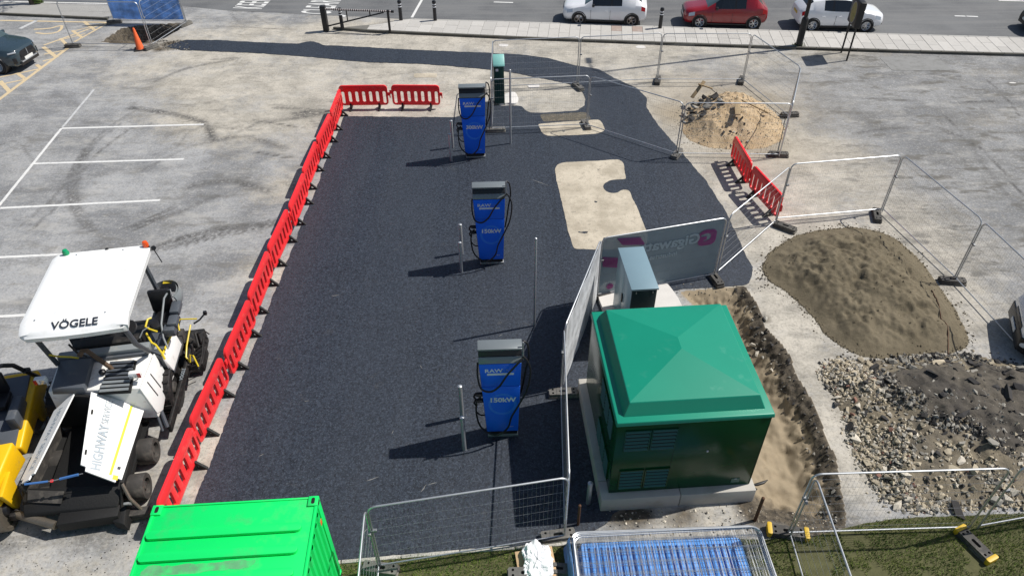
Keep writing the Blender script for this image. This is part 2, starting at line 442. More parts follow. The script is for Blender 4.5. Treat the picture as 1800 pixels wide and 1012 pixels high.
# colour zones of the ground: R pale dust, G darker worn asphalt, B sand, A black marks and the painted lamp-post shadow; second set: R dug soil, G damp patches
def blob(px, py, r, amp=1.0, asp=1.0):
    c = G(px, py); return amp*np.exp(-(((GX-c.x)/(r*asp))**2 + ((GY-c.y)/r)**2))
dust = np.zeros_like(GX)
for b in [(560, 150, 4.5, .9), (750, 150, 4.5, 1.0, 1.4), (950, 80, 3.2, .8, 2.4), (640, 70, 2.5, .8, 2.2), (420, 60, 2.8, .75, 2.2), (1040, 200, 2.0, 1), (1180, 210, 3.2, 1.1), (1290, 330, 2.6, 1.0),
          (1330, 420, 2.6, 1.0), (1480, 320, 3.0, .9), (1440, 560, 2.4, .8), (1400, 640, 2.2, .8), (1700, 560, 2.6, .9, 1.2), (1300, 200, 3.4, .9), (510, 330, 1.3, .7), (470, 480, 1.1, .7), (420, 620, 1.1, .7), (375, 780, 1.1, .7), (430, 200, 3.5, .55),
          (120, 960, 2.6, .55, 1.6), (1250, 90, 2.5, .55, 2.4), (1500, 95, 1.2, .5, 3), (1720, 210, 1.2, .5, 1.8), (1760, 130, 1.0, .35, 3), (330, 130, 3.0, .5, 2), (1630, 420, 2.0, .5), (1200, 930, 1.5, .7, 1.5), (1480, 480, 2, .6), (1470, 690, 1.0, 1.0), (1490, 760, .9, 1.0), (1500, 850, .9, .8), (1440, 620, 1.3, .9), (1380, 540, 1.2, .9)]:
    dust += blob(*b)
dust = np.clip(dust, 0, 1)*(0.45 + 0.9*fbm(GX, GY, 0.55, 21)) + (fbm(GX, GY*2.2, 0.35, 22)-0.55)*0.55
dark = sstep(9.5, 15.0, GX + (fbm(GX, GY, .3, 25)-.5)*6)*sstep(13, 17, GY)*0.75*(0.6+0.8*fbm(GX, GY, .5, 23))
for b in [(1680, 290, .9, 1.0, 1.6), (1730, 325, .8, .9, 1.2), (1620, 215, .7, .6, 2), (1520, 215, .5, .6, 2.4), (1420, 190, .6, .3, 2), (1560, 120, .4, .6, 6), (1600, 105, .5, .4, 4), (520, 205, .9, .7, 1.6), (300, 185, .5, .55, 2.4), (215, 160, .6, .4, 2),
          (1130, 105, .5, .5, 1.5), (1540, 155, .3, .5, 2), (60, 260, 2.5, .3), (300, 385, .9, .35, 2), (410, 300, .8, .4), (640, 52, .35, .7, 4), (1480, 895, .6, .8), (1430, 905, .7, .8), (430, 325, .8, .8, 1.8), (345, 240, .5, .7, 2.2), (480, 262, .6, .6, 1.6), (270, 165, .4, .5, 3), (415, 395, .5, .6, 2), (560, 180, .5, .6, 2), (200, 430, .8, .4, 2), (330, 470, .7, .45, 2)]:
    dark += blob(*b)*(0.35 + 1.1*fbm(GX, GY, 1.1, 26))
mark = np.zeros_like(GX)
def track_or_shadow(pts, w, amp, gap=0.0):
    global mark
    P = pxpoly(pts)
    if len(P) > 2:      # run a smooth curve through the points
        Q_ = []
        for i in range(len(P)-1):
            p0, p1, p2, p3 = (Vector(P[max(i-1, 0)]), Vector(P[i]), Vector(P[i+1]), Vector(P[min(i+2, len(P)-1)]))
            for k in range(6):
                t = k/6; q = .5*((2*p1) + (-p0+p2)*t + (2*p0-5*p1+4*p2-p3)*t*t + (-p0+3*p1-3*p2+p3)*t**3); Q_.append((q.x, q.y))
        P = Q_ + [P[-1]]
    d = seg_dist(GX, GY, P)
    m = np.clip(1-d/w, 0, 1)**0.6 if gap == 0 else np.clip(1-abs(d-gap)/w, 0, 1)**0.7
    mark = np.maximum(mark, 1.5*amp*m*(0.35+1.0*fbm(GX, GY, 2.2, 31)))
track_or_shadow([(150, 262), (125, 310), (122, 350), (150, 400)], .16, .6); track_or_shadow([(172, 240), (138, 300), (135, 350), (165, 405)], .14, .5)
track_or_shadow([(245, 190), (190, 225), (150, 262)], .12, .45); track_or_shadow([(455, 215), (400, 240), (330, 260), (250, 300)], .12, .4)
track_or_shadow([(230, 190), (300, 200), (355, 215), (375, 245)], .22, .8); track_or_shadow([(375, 105), (420, 103), (330, 120), (270, 145)], .13, .5)
track_or_shadow([(268, 435), (350, 410), (420, 398), (480, 392)], .20, .75); track_or_shadow([(265, 440), (330, 425), (400, 410)], .14, .5); track_or_shadow([(225, 400), (300, 378), (380, 345)], .16, .5)
track_or_shadow([(470, 215), (540, 205), (600, 195)], .16, .6); track_or_shadow([(480, 190), (540, 192), (575, 200)], .14, .5); track_or_shadow([(640, 140), (720, 128), (790, 125)], .12, .35)
track_or_shadow([(395, 5), (410, 30), (440, 48), (520, 52)], .10, .35); track_or_shadow([(430, 6), (450, 30), (480, 45)], .08, .35); track_or_shadow([(455, 230), (350, 225), (310, 260)], .12, .35)
track_or_shadow([(1735, 140), (1775, 180), (1792, 205)], .05, .8); track_or_shadow([(1660, 200), (1700, 245), (1735, 270), (1800, 345)], .05, .8); track_or_shadow([(1490, 172), (1560, 175), (1600, 177)], .10, .5); track_or_shadow([(1690, 180), (1745, 178)], .14, .7)
track_or_shadow([(1500, 235), (1580, 225), (1640, 232), (1690, 238)], .10, .6); track_or_shadow([(1120, 105), (1200, 100), (1310, 92), (1350, 88)], .03, .45)  # second line is the lamp post's cast shadow, painted into the ground colour
track_or_shadow([(1590, 225), (1640, 222), (1700, 250), (1760, 330), (1800, 370)], .16, .35); track_or_shadow([(1610, 130), (1650, 132), (1690, 135)], .06, .7)
track_or_shadow([(60, 400), (130, 330), (160, 280), (230, 225)], .07, .6); track_or_shadow([(40, 395), (105, 335), (140, 275), (215, 215)], .07, .5)
for k in range(16):     # short tread prints
    t_ = k/15; x_, y_ = 270+215*t_, 437-48*t_ ; track_or_shadow([(x_, y_-5), (x_+5, y_+6)], .08, .8)
for k in range(12):
    t_ = k/11; x_, y_ = 515+65*t_, 200-4*t_; track_or_shadow([(x_, y_-3), (x_+4, y_+3)], .09, .8)
for k in range(10):
    t_ = k/9; x_, y_ = 235+70*t_, 400-35*t_; track_or_shadow([(x_, y_-4), (x_+4, y_+5)], .08, .6)
track_or_shadow([(445, 212), (475, 216), (520, 223)], .07, .9); track_or_shadow([(455, 268), (500, 276), (530, 278)], .05, .9); track_or_shadow([(330, 330), (400, 318), (470, 335)], .25, .6); track_or_shadow([(370, 250), (430, 240), (500, 262)], .2, .5); track_or_shadow([(0, 255), (30, 250), (60, 285)], .06, .5)
track_or_shadow([(60, 340), (200, 300), (330, 290), (440, 260)], .3, .2); track_or_shadow([(100, 470), (200, 520), (330, 500)], .35, .25)
track_or_shadow([(150, 940), (230, 925), (300, 905)], .5, .5); track_or_shadow([(10, 960), (90, 940), (180, 945)], .3, .4)
track_or_shadow([(400, 19), (470, 22), (560, 26), (610, 28)], .05, .8); track_or_shadow([(380, 46), (430, 48), (500, 52)], .05, .7)
sand = np.zeros_like(GX)
si = sdist(GX, GY, pxpoly([(1198, 515), (1300, 512), (1318, 560), (1340, 610), (1360, 650), (1395, 720), (1418, 800), (1425, 880), (1330, 895), (1318, 800), (1250, 580)]))
sand = np.maximum(sand, sstep(-0.15, 0.25, si + (fbm(GX, GY, 3, 41)-.5)*.6))
for b in [(1190, 200, 1.1, .8), (1330, 262, 1.4, .5, 1.6), (1280, 175, 2.4, .6, 1.2), (225, 64, 0.8, .7)]:
    sand = np.maximum(sand, blob(*b))
soil = np.zeros_like(GX)
sand = np.maximum(sand, np.where(inside(GX, GY, TRENCH), 1.0, 0.0))
tr_in = inside(GX, GY, TRENCH)
dr = seg_dist(GX, GY, TRENCH_RW)
soil = np.where(tr_in, 1.0-sstep(0.22, 0.44, dr + (fbm(GX, GY, 1.4, 44)-.5)*0.7), 0)
soil = np.maximum(soil, np.where(inside(GX, GY, PIT), 1.0, 0)*(0.4+0.9*fbm(GX, GY, 1.4, 46)))
for b in [(1330, 900, .55, .9), (1385, 905, .6, 1.0), (1440, 915, .5, .9), (1100, 910, .5, .8, 1.6), (1200, 912, .4, .6, 1.6), (300, 80, .7, .9), (282, 86, .5, .8), (1345, 560, .3, .6)]:
    soil = np.maximum(soil, blob(*b)*(0.3+1.1*fbm(GX, GY, 2.0, 45)))
GZ = GZ + np.where(tr_in, 0, (fbm(GX, GY, 4.0, 47)-.5)*0.0)

ni, nj = GX.shape
me = bpy.data.meshes.new('ground')
V = np.stack([GX, GY, GZ], -1).reshape(-1, 3)
I = np.arange(ni*nj).reshape(ni, nj)
Q = np.stack([I[:-1, :-1], I[1:, :-1], I[1:, 1:], I[:-1, 1:]], -1).reshape(-1, 4)
far = np.array([[-600, -300, 0], [600, -300, 0], [600, 900, 0], [-600, 900, 0]], float)
nv = len(V); V = np.vstack([V, far])
c00, c10, c11, c01 = I[0, 0], I[-1, 0], I[-1, -1], I[0, -1]
skirt = [[nv, nv+1, c10, c00], [nv+1, nv+2, c11, c10], [nv+2, nv+3, c01, c11], [nv+3, nv, c00, c01]]
Q = np.vstack([Q, skirt])
me.vertices.add(len(V)); me.vertices.foreach_set('co', V.ravel())
me.loops.add(len(Q)*4); me.loops.foreach_set('vertex_index', Q.ravel().astype(np.int32))
me.polygons.add(len(Q)); me.polygons.foreach_set('loop_start', np.arange(0, len(Q)*4, 4, dtype=np.int32))
me.polygons.foreach_set('use_smooth', np.ones(len(Q), bool))
me.update(calc_edges=True)
def set_attr(name, chans):
    at = me.color_attributes.new(name, 'FLOAT_COLOR', 'POINT')
    a = np.zeros((len(V), 4), np.float32)
    for k, c in enumerate(chans): a[:nv, k] = np.clip(c.ravel(), 0, 1)
    at.data.foreach_set('color', a.ravel())
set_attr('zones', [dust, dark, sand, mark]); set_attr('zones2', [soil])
ground = link_mesh('ground', me); tag(ground, kind='structure')

def ground_mat():
    m, nt, b = new_mat('worn_car_park'); L = nt.links
    p = world_pos(nt)
    z1 = nt.nodes.new('ShaderNodeVertexColor'); z1.layer_name = 'zones'
    z2 = nt.nodes.new('ShaderNodeVertexColor'); z2.layer_name = 'zones2'
    s1 = nt.nodes.new('ShaderNodeSeparateColor'); L.new(z1.outputs[0], s1.inputs[0])
    s2 = nt.nodes.new('ShaderNodeSeparateColor'); L.new(z2.outputs[0], s2.inputs[0])
    big = noise_tex(nt, p, 0.45, 6, 0.62); mid = noise_tex(nt, p, 2.4, 7, 0.7); fine = noise_tex(nt, p, 6.5, 5, 0.75); grain = noise_tex(nt, p, 15, 2.5, 0.8)
    mp = nt.nodes.new('ShaderNodeMapping'); mp.inputs['Scale'].default_value = (0.5, 1.9, 1); mp.inputs['Rotation'].default_value = (0, 0, 0.12); L.new(p, mp.inputs[0])
    streak = noise_tex(nt, mp.outputs[0], 1.3, 7, 0.75)
    W_, K_ = (1, 1, 1, 1), (0, 0, 0, 1)
    c = mixc(nt, ramp(nt, big, .42, .58), (0.195, 0.202, 0.212), (0.33, 0.336, 0.342))
    c = mixc(nt, math_n(nt, 'MULTIPLY', ramp(nt, streak, .47, .66), .5), c, (0.40, 0.40, 0.39))
    c = mixc(nt, math_n(nt, 'MULTIPLY', ramp(nt, streak, .34, .46, W_, K_), .32), c, (0.185, 0.185, 0.182))
    dm = math_n(nt, 'ADD', s1.outputs[0], math_n(nt, 'MULTIPLY', math_n(nt, 'SUBTRACT', mid, 0.5), 1.3))
    dm = math_n(nt, 'ADD', dm, math_n(nt, 'MULTIPLY', math_n(nt, 'SUBTRACT', fine, 0.5), 1.0))
    dcol = mixc(nt, ramp(nt, noise_tex(nt, p, .9, 6, .7), .40, .60), (0.36, 0.333, 0.28), (0.52, 0.48, 0.405))
    c = mixc(nt, math_n(nt, 'MULTIPLY', ramp(nt, dm, .22, .78), .92), c, dcol)
    c = mixc(nt, math_n(nt, 'MULTIPLY', ramp(nt, mid, .34, .44, W_, K_), .45), c, (0.20, 0.185, 0.155))
    dk = math_n(nt, 'MULTIPLY', s1.outputs[1], math_n(nt, 'ADD', math_n(nt, 'MULTIPLY', ramp(nt, streak, .38, .60), .65), math_n(nt, 'MULTIPLY', ramp(nt, mid, .40, .62), .3)))
    c = mixc(nt, math_n(nt, 'MULTIPLY', dk, .85), c, (0.095, 0.094, 0.088))
    # aggregate speckle
    c = mixc(nt, math_n(nt, 'MULTIPLY', ramp(nt, fine, .54, .64), 0.34), c, (0.15, 0.14, 0.125))
    c = mixc(nt, math_n(nt, 'MULTIPLY', ramp(nt, fine, .36, .45, W_, K_), 0.30), c, (0.56, 0.53, 0.47))
    c = mixc(nt, math_n(nt, 'MULTIPLY', ramp(nt, grain, .54, .62), 0.36), c, (0.14, 0.132, 0.12))
    c = mixc(nt, math_n(nt, 'MULTIPLY', ramp(nt, grain, .37, .45, W_, K_), 0.24), c, (0.62, 0.59, 0.53))
    mp2 = nt.nodes.new('ShaderNodeMapping'); mp2.inputs['Scale'].default_value = (0.55, 1.3, 1); mp2.inputs['Rotation'].default_value = (0, 0, 0.2); L.new(p, mp2.inputs[0])
    blt = math_n(nt, 'MULTIPLY', ramp(nt, noise_tex(nt, mp2.outputs[0], 1.1, 9, .72), .53, .61), math_n(nt, 'ADD', s1.outputs[1], .42))
    c = mixc(nt, math_n(nt, 'MULTIPLY', blt, .78), c, (0.135, 0.13, 0.118))
    c = mixc(nt, math_n(nt, 'MULTIPLY', ramp(nt, noise_tex(nt, mp2.outputs[0], .9, 8, .7), .36, .46, W_, K_), .38), c, (0.47, 0.455, 0.42))
    spot = ramp(nt, noise_tex(nt, p, 4.2, 8, .8), .63, .70)
    c = mixc(nt, math_n(nt, 'MULTIPLY', spot, 0.6), c, (0.085, 0.08, 0.075))
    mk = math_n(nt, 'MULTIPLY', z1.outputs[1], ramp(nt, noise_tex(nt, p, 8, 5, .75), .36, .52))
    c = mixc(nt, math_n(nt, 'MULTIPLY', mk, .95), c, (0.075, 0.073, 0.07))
    sn = mixc(nt, mid, (0.225, 0.18, 0.12), (0.345, 0.28, 0.19))
    c = mixc(nt, s1.outputs[2], c, sn)
    so = mixc(nt, ramp(nt, noise_tex(nt, p, 7, 6, .7), .35, .7), (0.035, 0.030, 0.024), (0.17, 0.14, 0.10))
    c = mixc(nt, ramp(nt, s2.outputs[0], .3, .62), c, so)
    L.new(c, b.inputs['Base Color']); b.inputs['Roughness'].default_value = 0.88; b.inputs['Specular IOR Level'].default_value = 0.3
    h = math_n(nt, 'ADD', math_n(nt, 'MULTIPLY', fine, .6), math_n(nt, 'ADD', math_n(nt, 'MULTIPLY', grain, .35), math_n(nt, 'MULTIPLY', math_n(nt, 'MULTIPLY', s2.outputs[0], noise_tex(nt, p, 18, 5, .7)), 5.0)))
    bump(nt, b, h, 0.45, 0.012)
    return m
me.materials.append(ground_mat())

# ---- laid sheets
def dense(pts, step=0.12, jit=0.02, smooth=True, seed=1, nscale=2.5):
    out = []; n = len(pts)
    for i in range(n):
        x0, y0 = pts[i]; x1, y1 = pts[(i+1) % n]
        k = max(1, int(hypot(x1-x0, y1-y0)/step))
        for j in range(k):
            t = j/k; out.append((x0+(x1-x0)*t, y0+(y1-y0)*t))
    if smooth:
        for _ in range(2):
            out = [((out[i-1][0]+2*out[i][0]+out[(i+1) % len(out)][0])/4, (out[i-1][1]+2*out[i][1]+out[(i+1) % len(out)][1])/4) for i in range(len(out))]
    if jit:
        r = []
        for x, y in out:
            a = noise.noise(Vector((x*nscale, y*nscale, seed))); b2 = noise.noise(Vector((x*nscale, y*nscale, seed+9.3)))
            a2 = noise.noise(Vector((x*nscale*5, y*nscale*5, seed))); b3 = noise.noise(Vector((x*nscale*5, y*nscale*5, seed+4.4)))
            r.append((x + jit*(a+.7*a2), y + jit*(b2+.7*b3)))
        out = r
    return out
def sheet(name, pts, z, m, z0=-0.05, kind='structure', parent=None):
    b = MB().prism(pts, z0, z)
    o = b.build(name, m, parent, smooth=20)
    if kind: tag(o, kind=kind)
    return o

def tarmac_mat():
    m, nt, b = new_mat('fresh_black_tarmac'); L = nt.links
    p = world_pos(nt)
    g1 = noise_tex(nt, p, 13, 2.5, .85); g2 = noise_tex(nt, p, 24, 2, .8); big = noise_tex(nt, p, .5, 5, .6)
    mp = nt.nodes.new('ShaderNodeMapping'); mp.inputs['Scale'].default_value = (2.0, .25, 1); L.new(p, mp.inputs[0])
    lane = noise_tex(nt, mp.outputs[0], .8, 3, .5)
    c = mixc(nt, ramp(nt, big, .3, .7), (0.0105, 0.0152, 0.0245), (0.0165, 0.0235, 0.0365))
    c = mixc(nt, math_n(nt, 'MULTIPLY', ramp(nt, lane, .4, .7), .35), c, (0.036, 0.042, 0.051))
    c = mixc(nt, ramp(nt, g1, .48, .66), c, (0.029, 0.039, 0.058))
    c = mixc(nt, ramp(nt, g1, .34, .46, (1, 1, 1, 1), (0, 0, 0, 1)), c, (0.005, 0.0075, 0.013))
    c = mixc(nt, math_n(nt, 'MULTIPLY', ramp(nt, g2, .54, .63), .7), c, (0.062, 0.078, 0.104))
    sx = nt.nodes.new('ShaderNodeSeparateXYZ'); L.new(p, sx.inputs[0])
    xx = math_n(nt, 'ADD', sx.outputs[0], math_n(nt, 'MULTIPLY', noise_tex(nt, p, .3, 2), .35))
    fr_ = math_n(nt, 'FRACT', math_n(nt, 'MULTIPLY', xx, .31)); jd = math_n(nt, 'ABSOLUTE', math_n(nt, 'SUBTRACT', fr_, .5))
    c = mixc(nt, math_n(nt, 'MULTIPLY', ramp(nt, jd, .002, .014, (1, 1, 1, 1), (0, 0, 0, 1)), .22), c, (0.007, 0.009, 0.013))
    c = mixc(nt, math_n(nt, 'MULTIPLY', ramp(nt, jd, .10, .40), .14), c, (0.040, 0.047, 0.060))
    d = math_n(nt, 'MULTIPLY', ramp(nt, noise_tex(nt, p, 1.1, 8, .8), .60, .76), .34)
    c = mixc(nt, d, c, (0.15, 0.14, 0.125))
    L.new(c, b.inputs['Base Color']); b.inputs['Roughness'].default_value = 0.62; b.inputs['Specular IOR Level'].default_value = 0.45
    h = math_n(nt, 'ADD', g1, math_n(nt, 'MULTIPLY', g2, .5))
    bump(nt, b, h, 0.8, 0.008)
    return m
TARM = tarmac_mat()
tar_px = [(605, 205), (700, 206), (800, 207), (850, 190), (866, 187), (905, 186), (917, 187), (922, 194), (932, 199), (975, 198), (1014, 195), (1028, 186), (1030, 176), (1022, 160), (1000, 148), (965, 141), (930, 134), (900, 128), (861, 123), (794, 117), (740, 113),
          (643, 110), (548, 101), (450, 94), (380, 91), (321, 89), (292, 83), (305, 77), (326, 71), (380, 71), (450, 75), (524, 78), (538, 74), (550, 73), (560, 76), (568, 80), (650, 84), (740, 89), (864, 94), (920, 97), (964, 103), (1008, 115), (1052, 122), (1080, 138), (1120, 156),
          (1137, 174), (1137, 190), (1147, 206), (1165, 230), (1184, 252), (1212, 285), (1242, 319), (1274, 370), (1292, 405), (1308, 442), (1324, 474), (1316, 500), (1260, 506), (1200, 508), (1100, 535), (1085, 560), (1120, 870), (1075, 905), (1070, 918), (1040, 935), (995, 952),
          (900, 959), (811, 966), (700, 975), (600, 984), (430, 998), (318, 1008), (320, 945), (342, 882), (367, 820), (400, 735), (440, 628), (478, 528), (492, 494), (520, 422), (534, 383), (556, 333), (583, 256), (596, 230)]
tarmac = sheet('tarmac', dense(pxpoly(tar_px), .08, .036, True, 2), 0.016, TARM)

def conc_mat():
    m, nt, b = new_mat('exposed_dusty_concrete'); L = nt.links
    p = world_pos(nt)
    big = noise_tex(nt, p, .9, 6, .65); mid = noise_tex(nt, p, 5, 6, .7); fine = noise_tex(nt, p, 40, 4, .7)
    c = mixc(nt, ramp(nt, big, .40, .60), (0.40, 0.352, 0.27), (0.56, 0.50, 0.395))
    c = mixc(nt, math_n(nt, 'MULTIPLY', ramp(nt, mid, .52, .64), .6), c, (0.33, 0.29, 0.225))
    c = mixc(nt, math_n(nt, 'MULTIPLY', ramp(nt, fine, .54, .66), .6), c, (0.2, 0.175, 0.14))
    c = mixc(nt, math_n(nt, 'MULTIPLY', ramp(nt, noise_tex(nt, p, 2.2, 7, .75), .62, .70), .8), c, (0.09, 0.085, 0.08))
    L.new(c, b.inputs['Base Color']); b.inputs['Roughness'].default_value = .9
    bump(nt, b, math_n(nt, 'ADD', mid, math_n(nt, 'MULTIPLY', fine, .5)), .4, .01)
    return m
CONC = conc_mat()
patch1 = [(975, 297), (980, 290), (992, 286), (1040, 284), (1088, 281), (1096, 287), (1098, 302), (1101, 316), (1088, 316), (1072, 317), (1061, 324), (1060, 332), (1068, 340), (1084, 341), (1094, 334), (1106, 335), (1112, 350), (1120, 366), (1128, 388), (1138, 410), (1136, 432), (1100, 437), (1060, 440), (1008, 438), (1000, 412), (994, 385), (986, 350), (979, 320)]
sheet('concrete_patch', dense(pxpoly(patch1), .08, .02, True, 4), 0.021, CONC, 0.0)
patch2 = [(946, 219), (980, 216), (1052, 211), (1058, 216), (1064, 230), (1050, 236), (1000, 239), (962, 240), (952, 234)]
sheet('concrete_patch', dense(pxpoly(patch2), .08, .015, True, 5), 0.021, CONC, 0.0)
gp = mat('black_loose_grit', (0.10, 0.09, 0.07), 0.95, 0, 0.6, 14, dirt=(0.24, 0.2, 0.14), dirt_amt=0.5, dirt_scale=9, bmp=1.0, bscale=30)
sheet('grit_patch', dense(pxpoly([(948, 202), (1000, 200), (1028, 198), (1036, 205), (1038, 211), (1000, 213), (955, 215)]), .08, .04, True, 6), 0.022, gp, 0.0)
lawn_edge = [(560, 990), (700, 979), (811, 971), (900, 963), (990, 957), (1010, 955), (1340, 948), (1420, 946), (1482, 930), (1560, 912), (1700, 907), (1900, 897)]
le = pxpoly(lawn_edge)
soil_lawn = mat('lawn_soil', (0.085, 0.085, 0.034), 0.95, 0, 0.5, 8, bmp=0.6, bscale=30)
sheet('lawn', dense(le + [(16, 2.0), (-4.5, 2.0)], .15, .03, True, 8), 0.02, soil_lawn)
# concrete edging between the tarmac and the lawn
for a, b in (((430, 1000), (600, 986)), ((601, 986), (705, 977)), ((706, 977), (808, 968)), ((809, 968), (905, 961)), ((906, 961), (1000, 953.5)), ((1002, 953.5), (1110, 949))):
    A, B = G(*a), G(*b); d = (B-A); L_ = d.length
    e = MB().box((0, 0, 0), (L_-.012, .075, .20)).build('edging_kerb', M['concrete'], None, bevel=.008, loc=((A+B)/2 + Vector((0, -.03, -.052))), rot=(0, 0, atan2(d.y, d.x)))
    tag(e, kind='structure')
# grass blades
def grass():
    P = le + [(14, 4.2), (-4.5, 4.2)]
    n = 150000
    xs = NR.uniform(-4.5, 13, n); ys = NR.uniform(4.4, 8.7, n)
    ok = inside(xs, ys, P) & (ys > 5.2) & (fbm(xs, ys, 1.2, 60) > 0.36)
    # bare strips
    xs, ys = xs[ok], ys[ok]
    n = len(xs); a = NR.uniform(0, 2*pi, n); h = NR.uniform(.03, .085, n); w = NR.uniform(.004, .008, n); lx = NR.normal(0, .028, n); ly = NR.normal(0, .028, n)
    z0 = np.full(n, .018)
    v = np.stack([np.stack([xs-w*np.cos(a), ys-w*np.sin(a), z0], -1), np.stack([xs+w*np.cos(a), ys+w*np.sin(a), z0], -1), np.stack([xs+lx, ys+ly, z0+h], -1)], 1).reshape(-1, 3)
    me = bpy.data.meshes.new('grass'); me.from_pydata(v.tolist(), [], np.arange(3*n).reshape(-1, 3).tolist())
    m, nt, b = new_mat('grass_blades'); p = world_pos(nt)
    c = mixc(nt, ramp(nt, noise_tex(nt, p, 1.6, 5, .7), .35, .68), (0.045, 0.12, 0.010), (0.19, 0.25, 0.035))
    c = mixc(nt, math_n(nt, 'MULTIPLY', ramp(nt, noise_tex(nt, p, 30, 2), .5, .7), .5), c, (0.34, 0.33, 0.10))
    nt.links.new(c, b.inputs['Base Color']); b.inputs['Roughness'].default_value = .7
    me.materials.append(m)
    o = link_mesh('grass', me); tag(o, 'short green grass along the bottom edge beyond the kerb', 'grass', kind='stuff')
grass()

# tar splashes on the bare concrete, scuffs on the new tarmac
for i, (px, py, w_, h_) in enumerate(((1047, 355, .05, .04), (1025, 409, .20, .05))):
    c = G(px, py); sheet('tar_splash', dense([(c.x+w_*cos(a*pi/5), c.y+h_*sin(a*pi/5)) for a in range(10)], .04, .05, True, i+60, 6), .0245, TARM, .01)
scm = mat('pale_scuff', (0.17, 0.17, 0.165), .9, 0, .4, 20)
for (px, py, ln, an) in ((655, 842, .35, 20), (745, 858, .3, 60), (760, 850, .25, 20), (590, 520, .3, 5), (690, 760, .2, 80), (880, 590, .2, 30), (950, 322, .9, -35), (460, 800, .2, 40), (640, 935, .25, 50), (540, 705, .2, 10), (700, 880, .15, 0), (740, 645, .2, 120)):
    c = G(px, py); d_ = Vector((cos(radians(an)), sin(radians(an))))*ln/2; nn_ = Vector((-d_.y, d_.x)).normalized()*.012
    q = [(c.xy-d_-nn_*.4), (c.xy-nn_), (c.xy+d_), (c.xy+nn_*1.2)]
    sheet('scuff_mark', dense([tuple(p_) for p_ in q], .04, .012, True, px, 8), .0185, scm, .01)

# ---- road, pavements
def road_mat():
    m, nt, b = new_mat('road_asphalt'); p = world_pos(nt)
    g = noise_tex(nt, p, 18, 5, .8); big = noise_tex(nt, p, .35, 5, .6)
    mp = nt.nodes.new('ShaderNodeMapping'); mp.inputs['Scale'].default_value = (.15, 2.0, 1); mp.inputs['Rotation'].default_value = (0, 0, .12); nt.links.new(p, mp.inputs[0])
    st = noise_tex(nt, mp.outputs[0], 1.0, 5, .6)
    c = mixc(nt, ramp(nt, big, .40, .60), (0.10, 0.104, 0.109), (0.142, 0.147, 0.15))
    c = mixc(nt, math_n(nt, 'MULTIPLY', ramp(nt, st, .46, .60), .55), c, (0.175, 0.175, 0.173))
    c = mixc(nt, math_n(nt, 'MULTIPLY', ramp(nt, g, .52, .64), .5), c, (0.24, 0.24, 0.238))
    nt.links.new(c, b.inputs['Base Color']); b.inputs['Roughness'].default_value = .85
    bump(nt, b, g, .5, .008); return m
ROAD = road_mat()
rd = pxpoly([(330, 12), (400, 19), (470, 22), (560, 27), (640, 30), (707, 34), (900, 39.5), (1150, 47), (1350, 54.5), (1800, 67.5), (1900, 70)])
rdir = Vector((rd[-1][0]-rd[4][0], rd[-1][1]-rd[4][1])).normalized()
road = sheet('road', [(rd[0][0]-30, rd[0][1]+3.2)] + rd + [(60, 27), (70, 45), (-70, 66), (-70, 48)], 0.006, ROAD, -0.05)
WL = mat('white_road_paint', (0.68, 0.68, 0.66), 0.7, 0, 0.1, 6, dirt=(0.3, 0.3, 0.3), dirt_amt=0.35, dirt_scale=7)
YL = mat('cream_road_paint', (0.60, 0.48, 0.30), 0.75, 0, 0.12, 6, dirt=(0.32, 0.28, 0.22), dirt_amt=0.4, dirt_scale=6)
WLf = mat('faded_white_paint', (0.52, 0.53, 0.53), 0.75, 0, 0.12, 6, dirt=(0.3, 0.3, 0.3), dirt_amt=0.6, dirt_scale=6)
def stripe(a, b, w, z, m, world_pts=False, name='painted_line'):
    A, B = (Vector((a[0], a[1], 0)), Vector((b[0], b[1], 0))) if world_pts else (G(*a), G(*b))
    d = (B-A).normalized(); n = Vector((-d.y, d.x, 0))*w/2
    pts = [(A-n).xy, (B-n).xy, (B+n).xy, (A+n).xy]
    o = MB().prism(dense([tuple(p) for p in pts], .15, .006, False, RNG.random()*50), z-.004, z).build(name, m, None)
    return tag(o, kind='structure')
# bays on the left
for a, b in (((108, 226), (358, 219)), ((57, 288), (323, 280)), ((0, 366), (281, 352)), ((-60, 455), (248, 441)), ((-120, 562), (180, 547)), ((-180, 692), (120, 673))):
    stripe(a, b, .11, .006, WL)
stripe((108, 226), (-2, 362), .10, .0062, WL); stripe((-3, 364), (-190, 600), .10, .0062, WL)
stripe((165, 158), (110, 224), .09, .006, WLf)
# hatched bay at the upper left
for a, b, w in (((-40, 204), (126, 80), .16), ((0, 36.5), (190, 40), .14), ((-10, 138), (72, 121), .11), ((-10, 151), (44, 140), .11), ((64, 114), (73, 120.5), .16), ((32, 130), (46, 140.5), .16), ((0, 143), (16.5, 161), .18), ((76, 83), (100, 101.5), .18), ((75, 108), (99, 102), .10),
                ((78, 96), (118, 88), .10), ((77, 80), (194, 38), .11), ((131, 74), (190, 41), .11), ((147, 38), (166, 53), .16), ((127, 54), (145, 67), .15), ((106, 68), (117, 79), .15), ((101, 72), (150, 60), .09), ((130, 55), (175, 44), .09)):
    stripe(a, b, w, .006 + .0002*RNG.random(), YL)
stripe((35, 51), (64, 36.8), .20, .0066, WLf)
arc = [(60, 52), (75, 51.5), (90, 50), (100, 47), (109, 45.5), (108, 51), (103, 56), (92, 59), (78, 60), (63, 58)]
for a, b in zip(arc[:-1], arc[1:]): stripe(a, b, .13, .0058 + .0003*RNG.random(), YL)
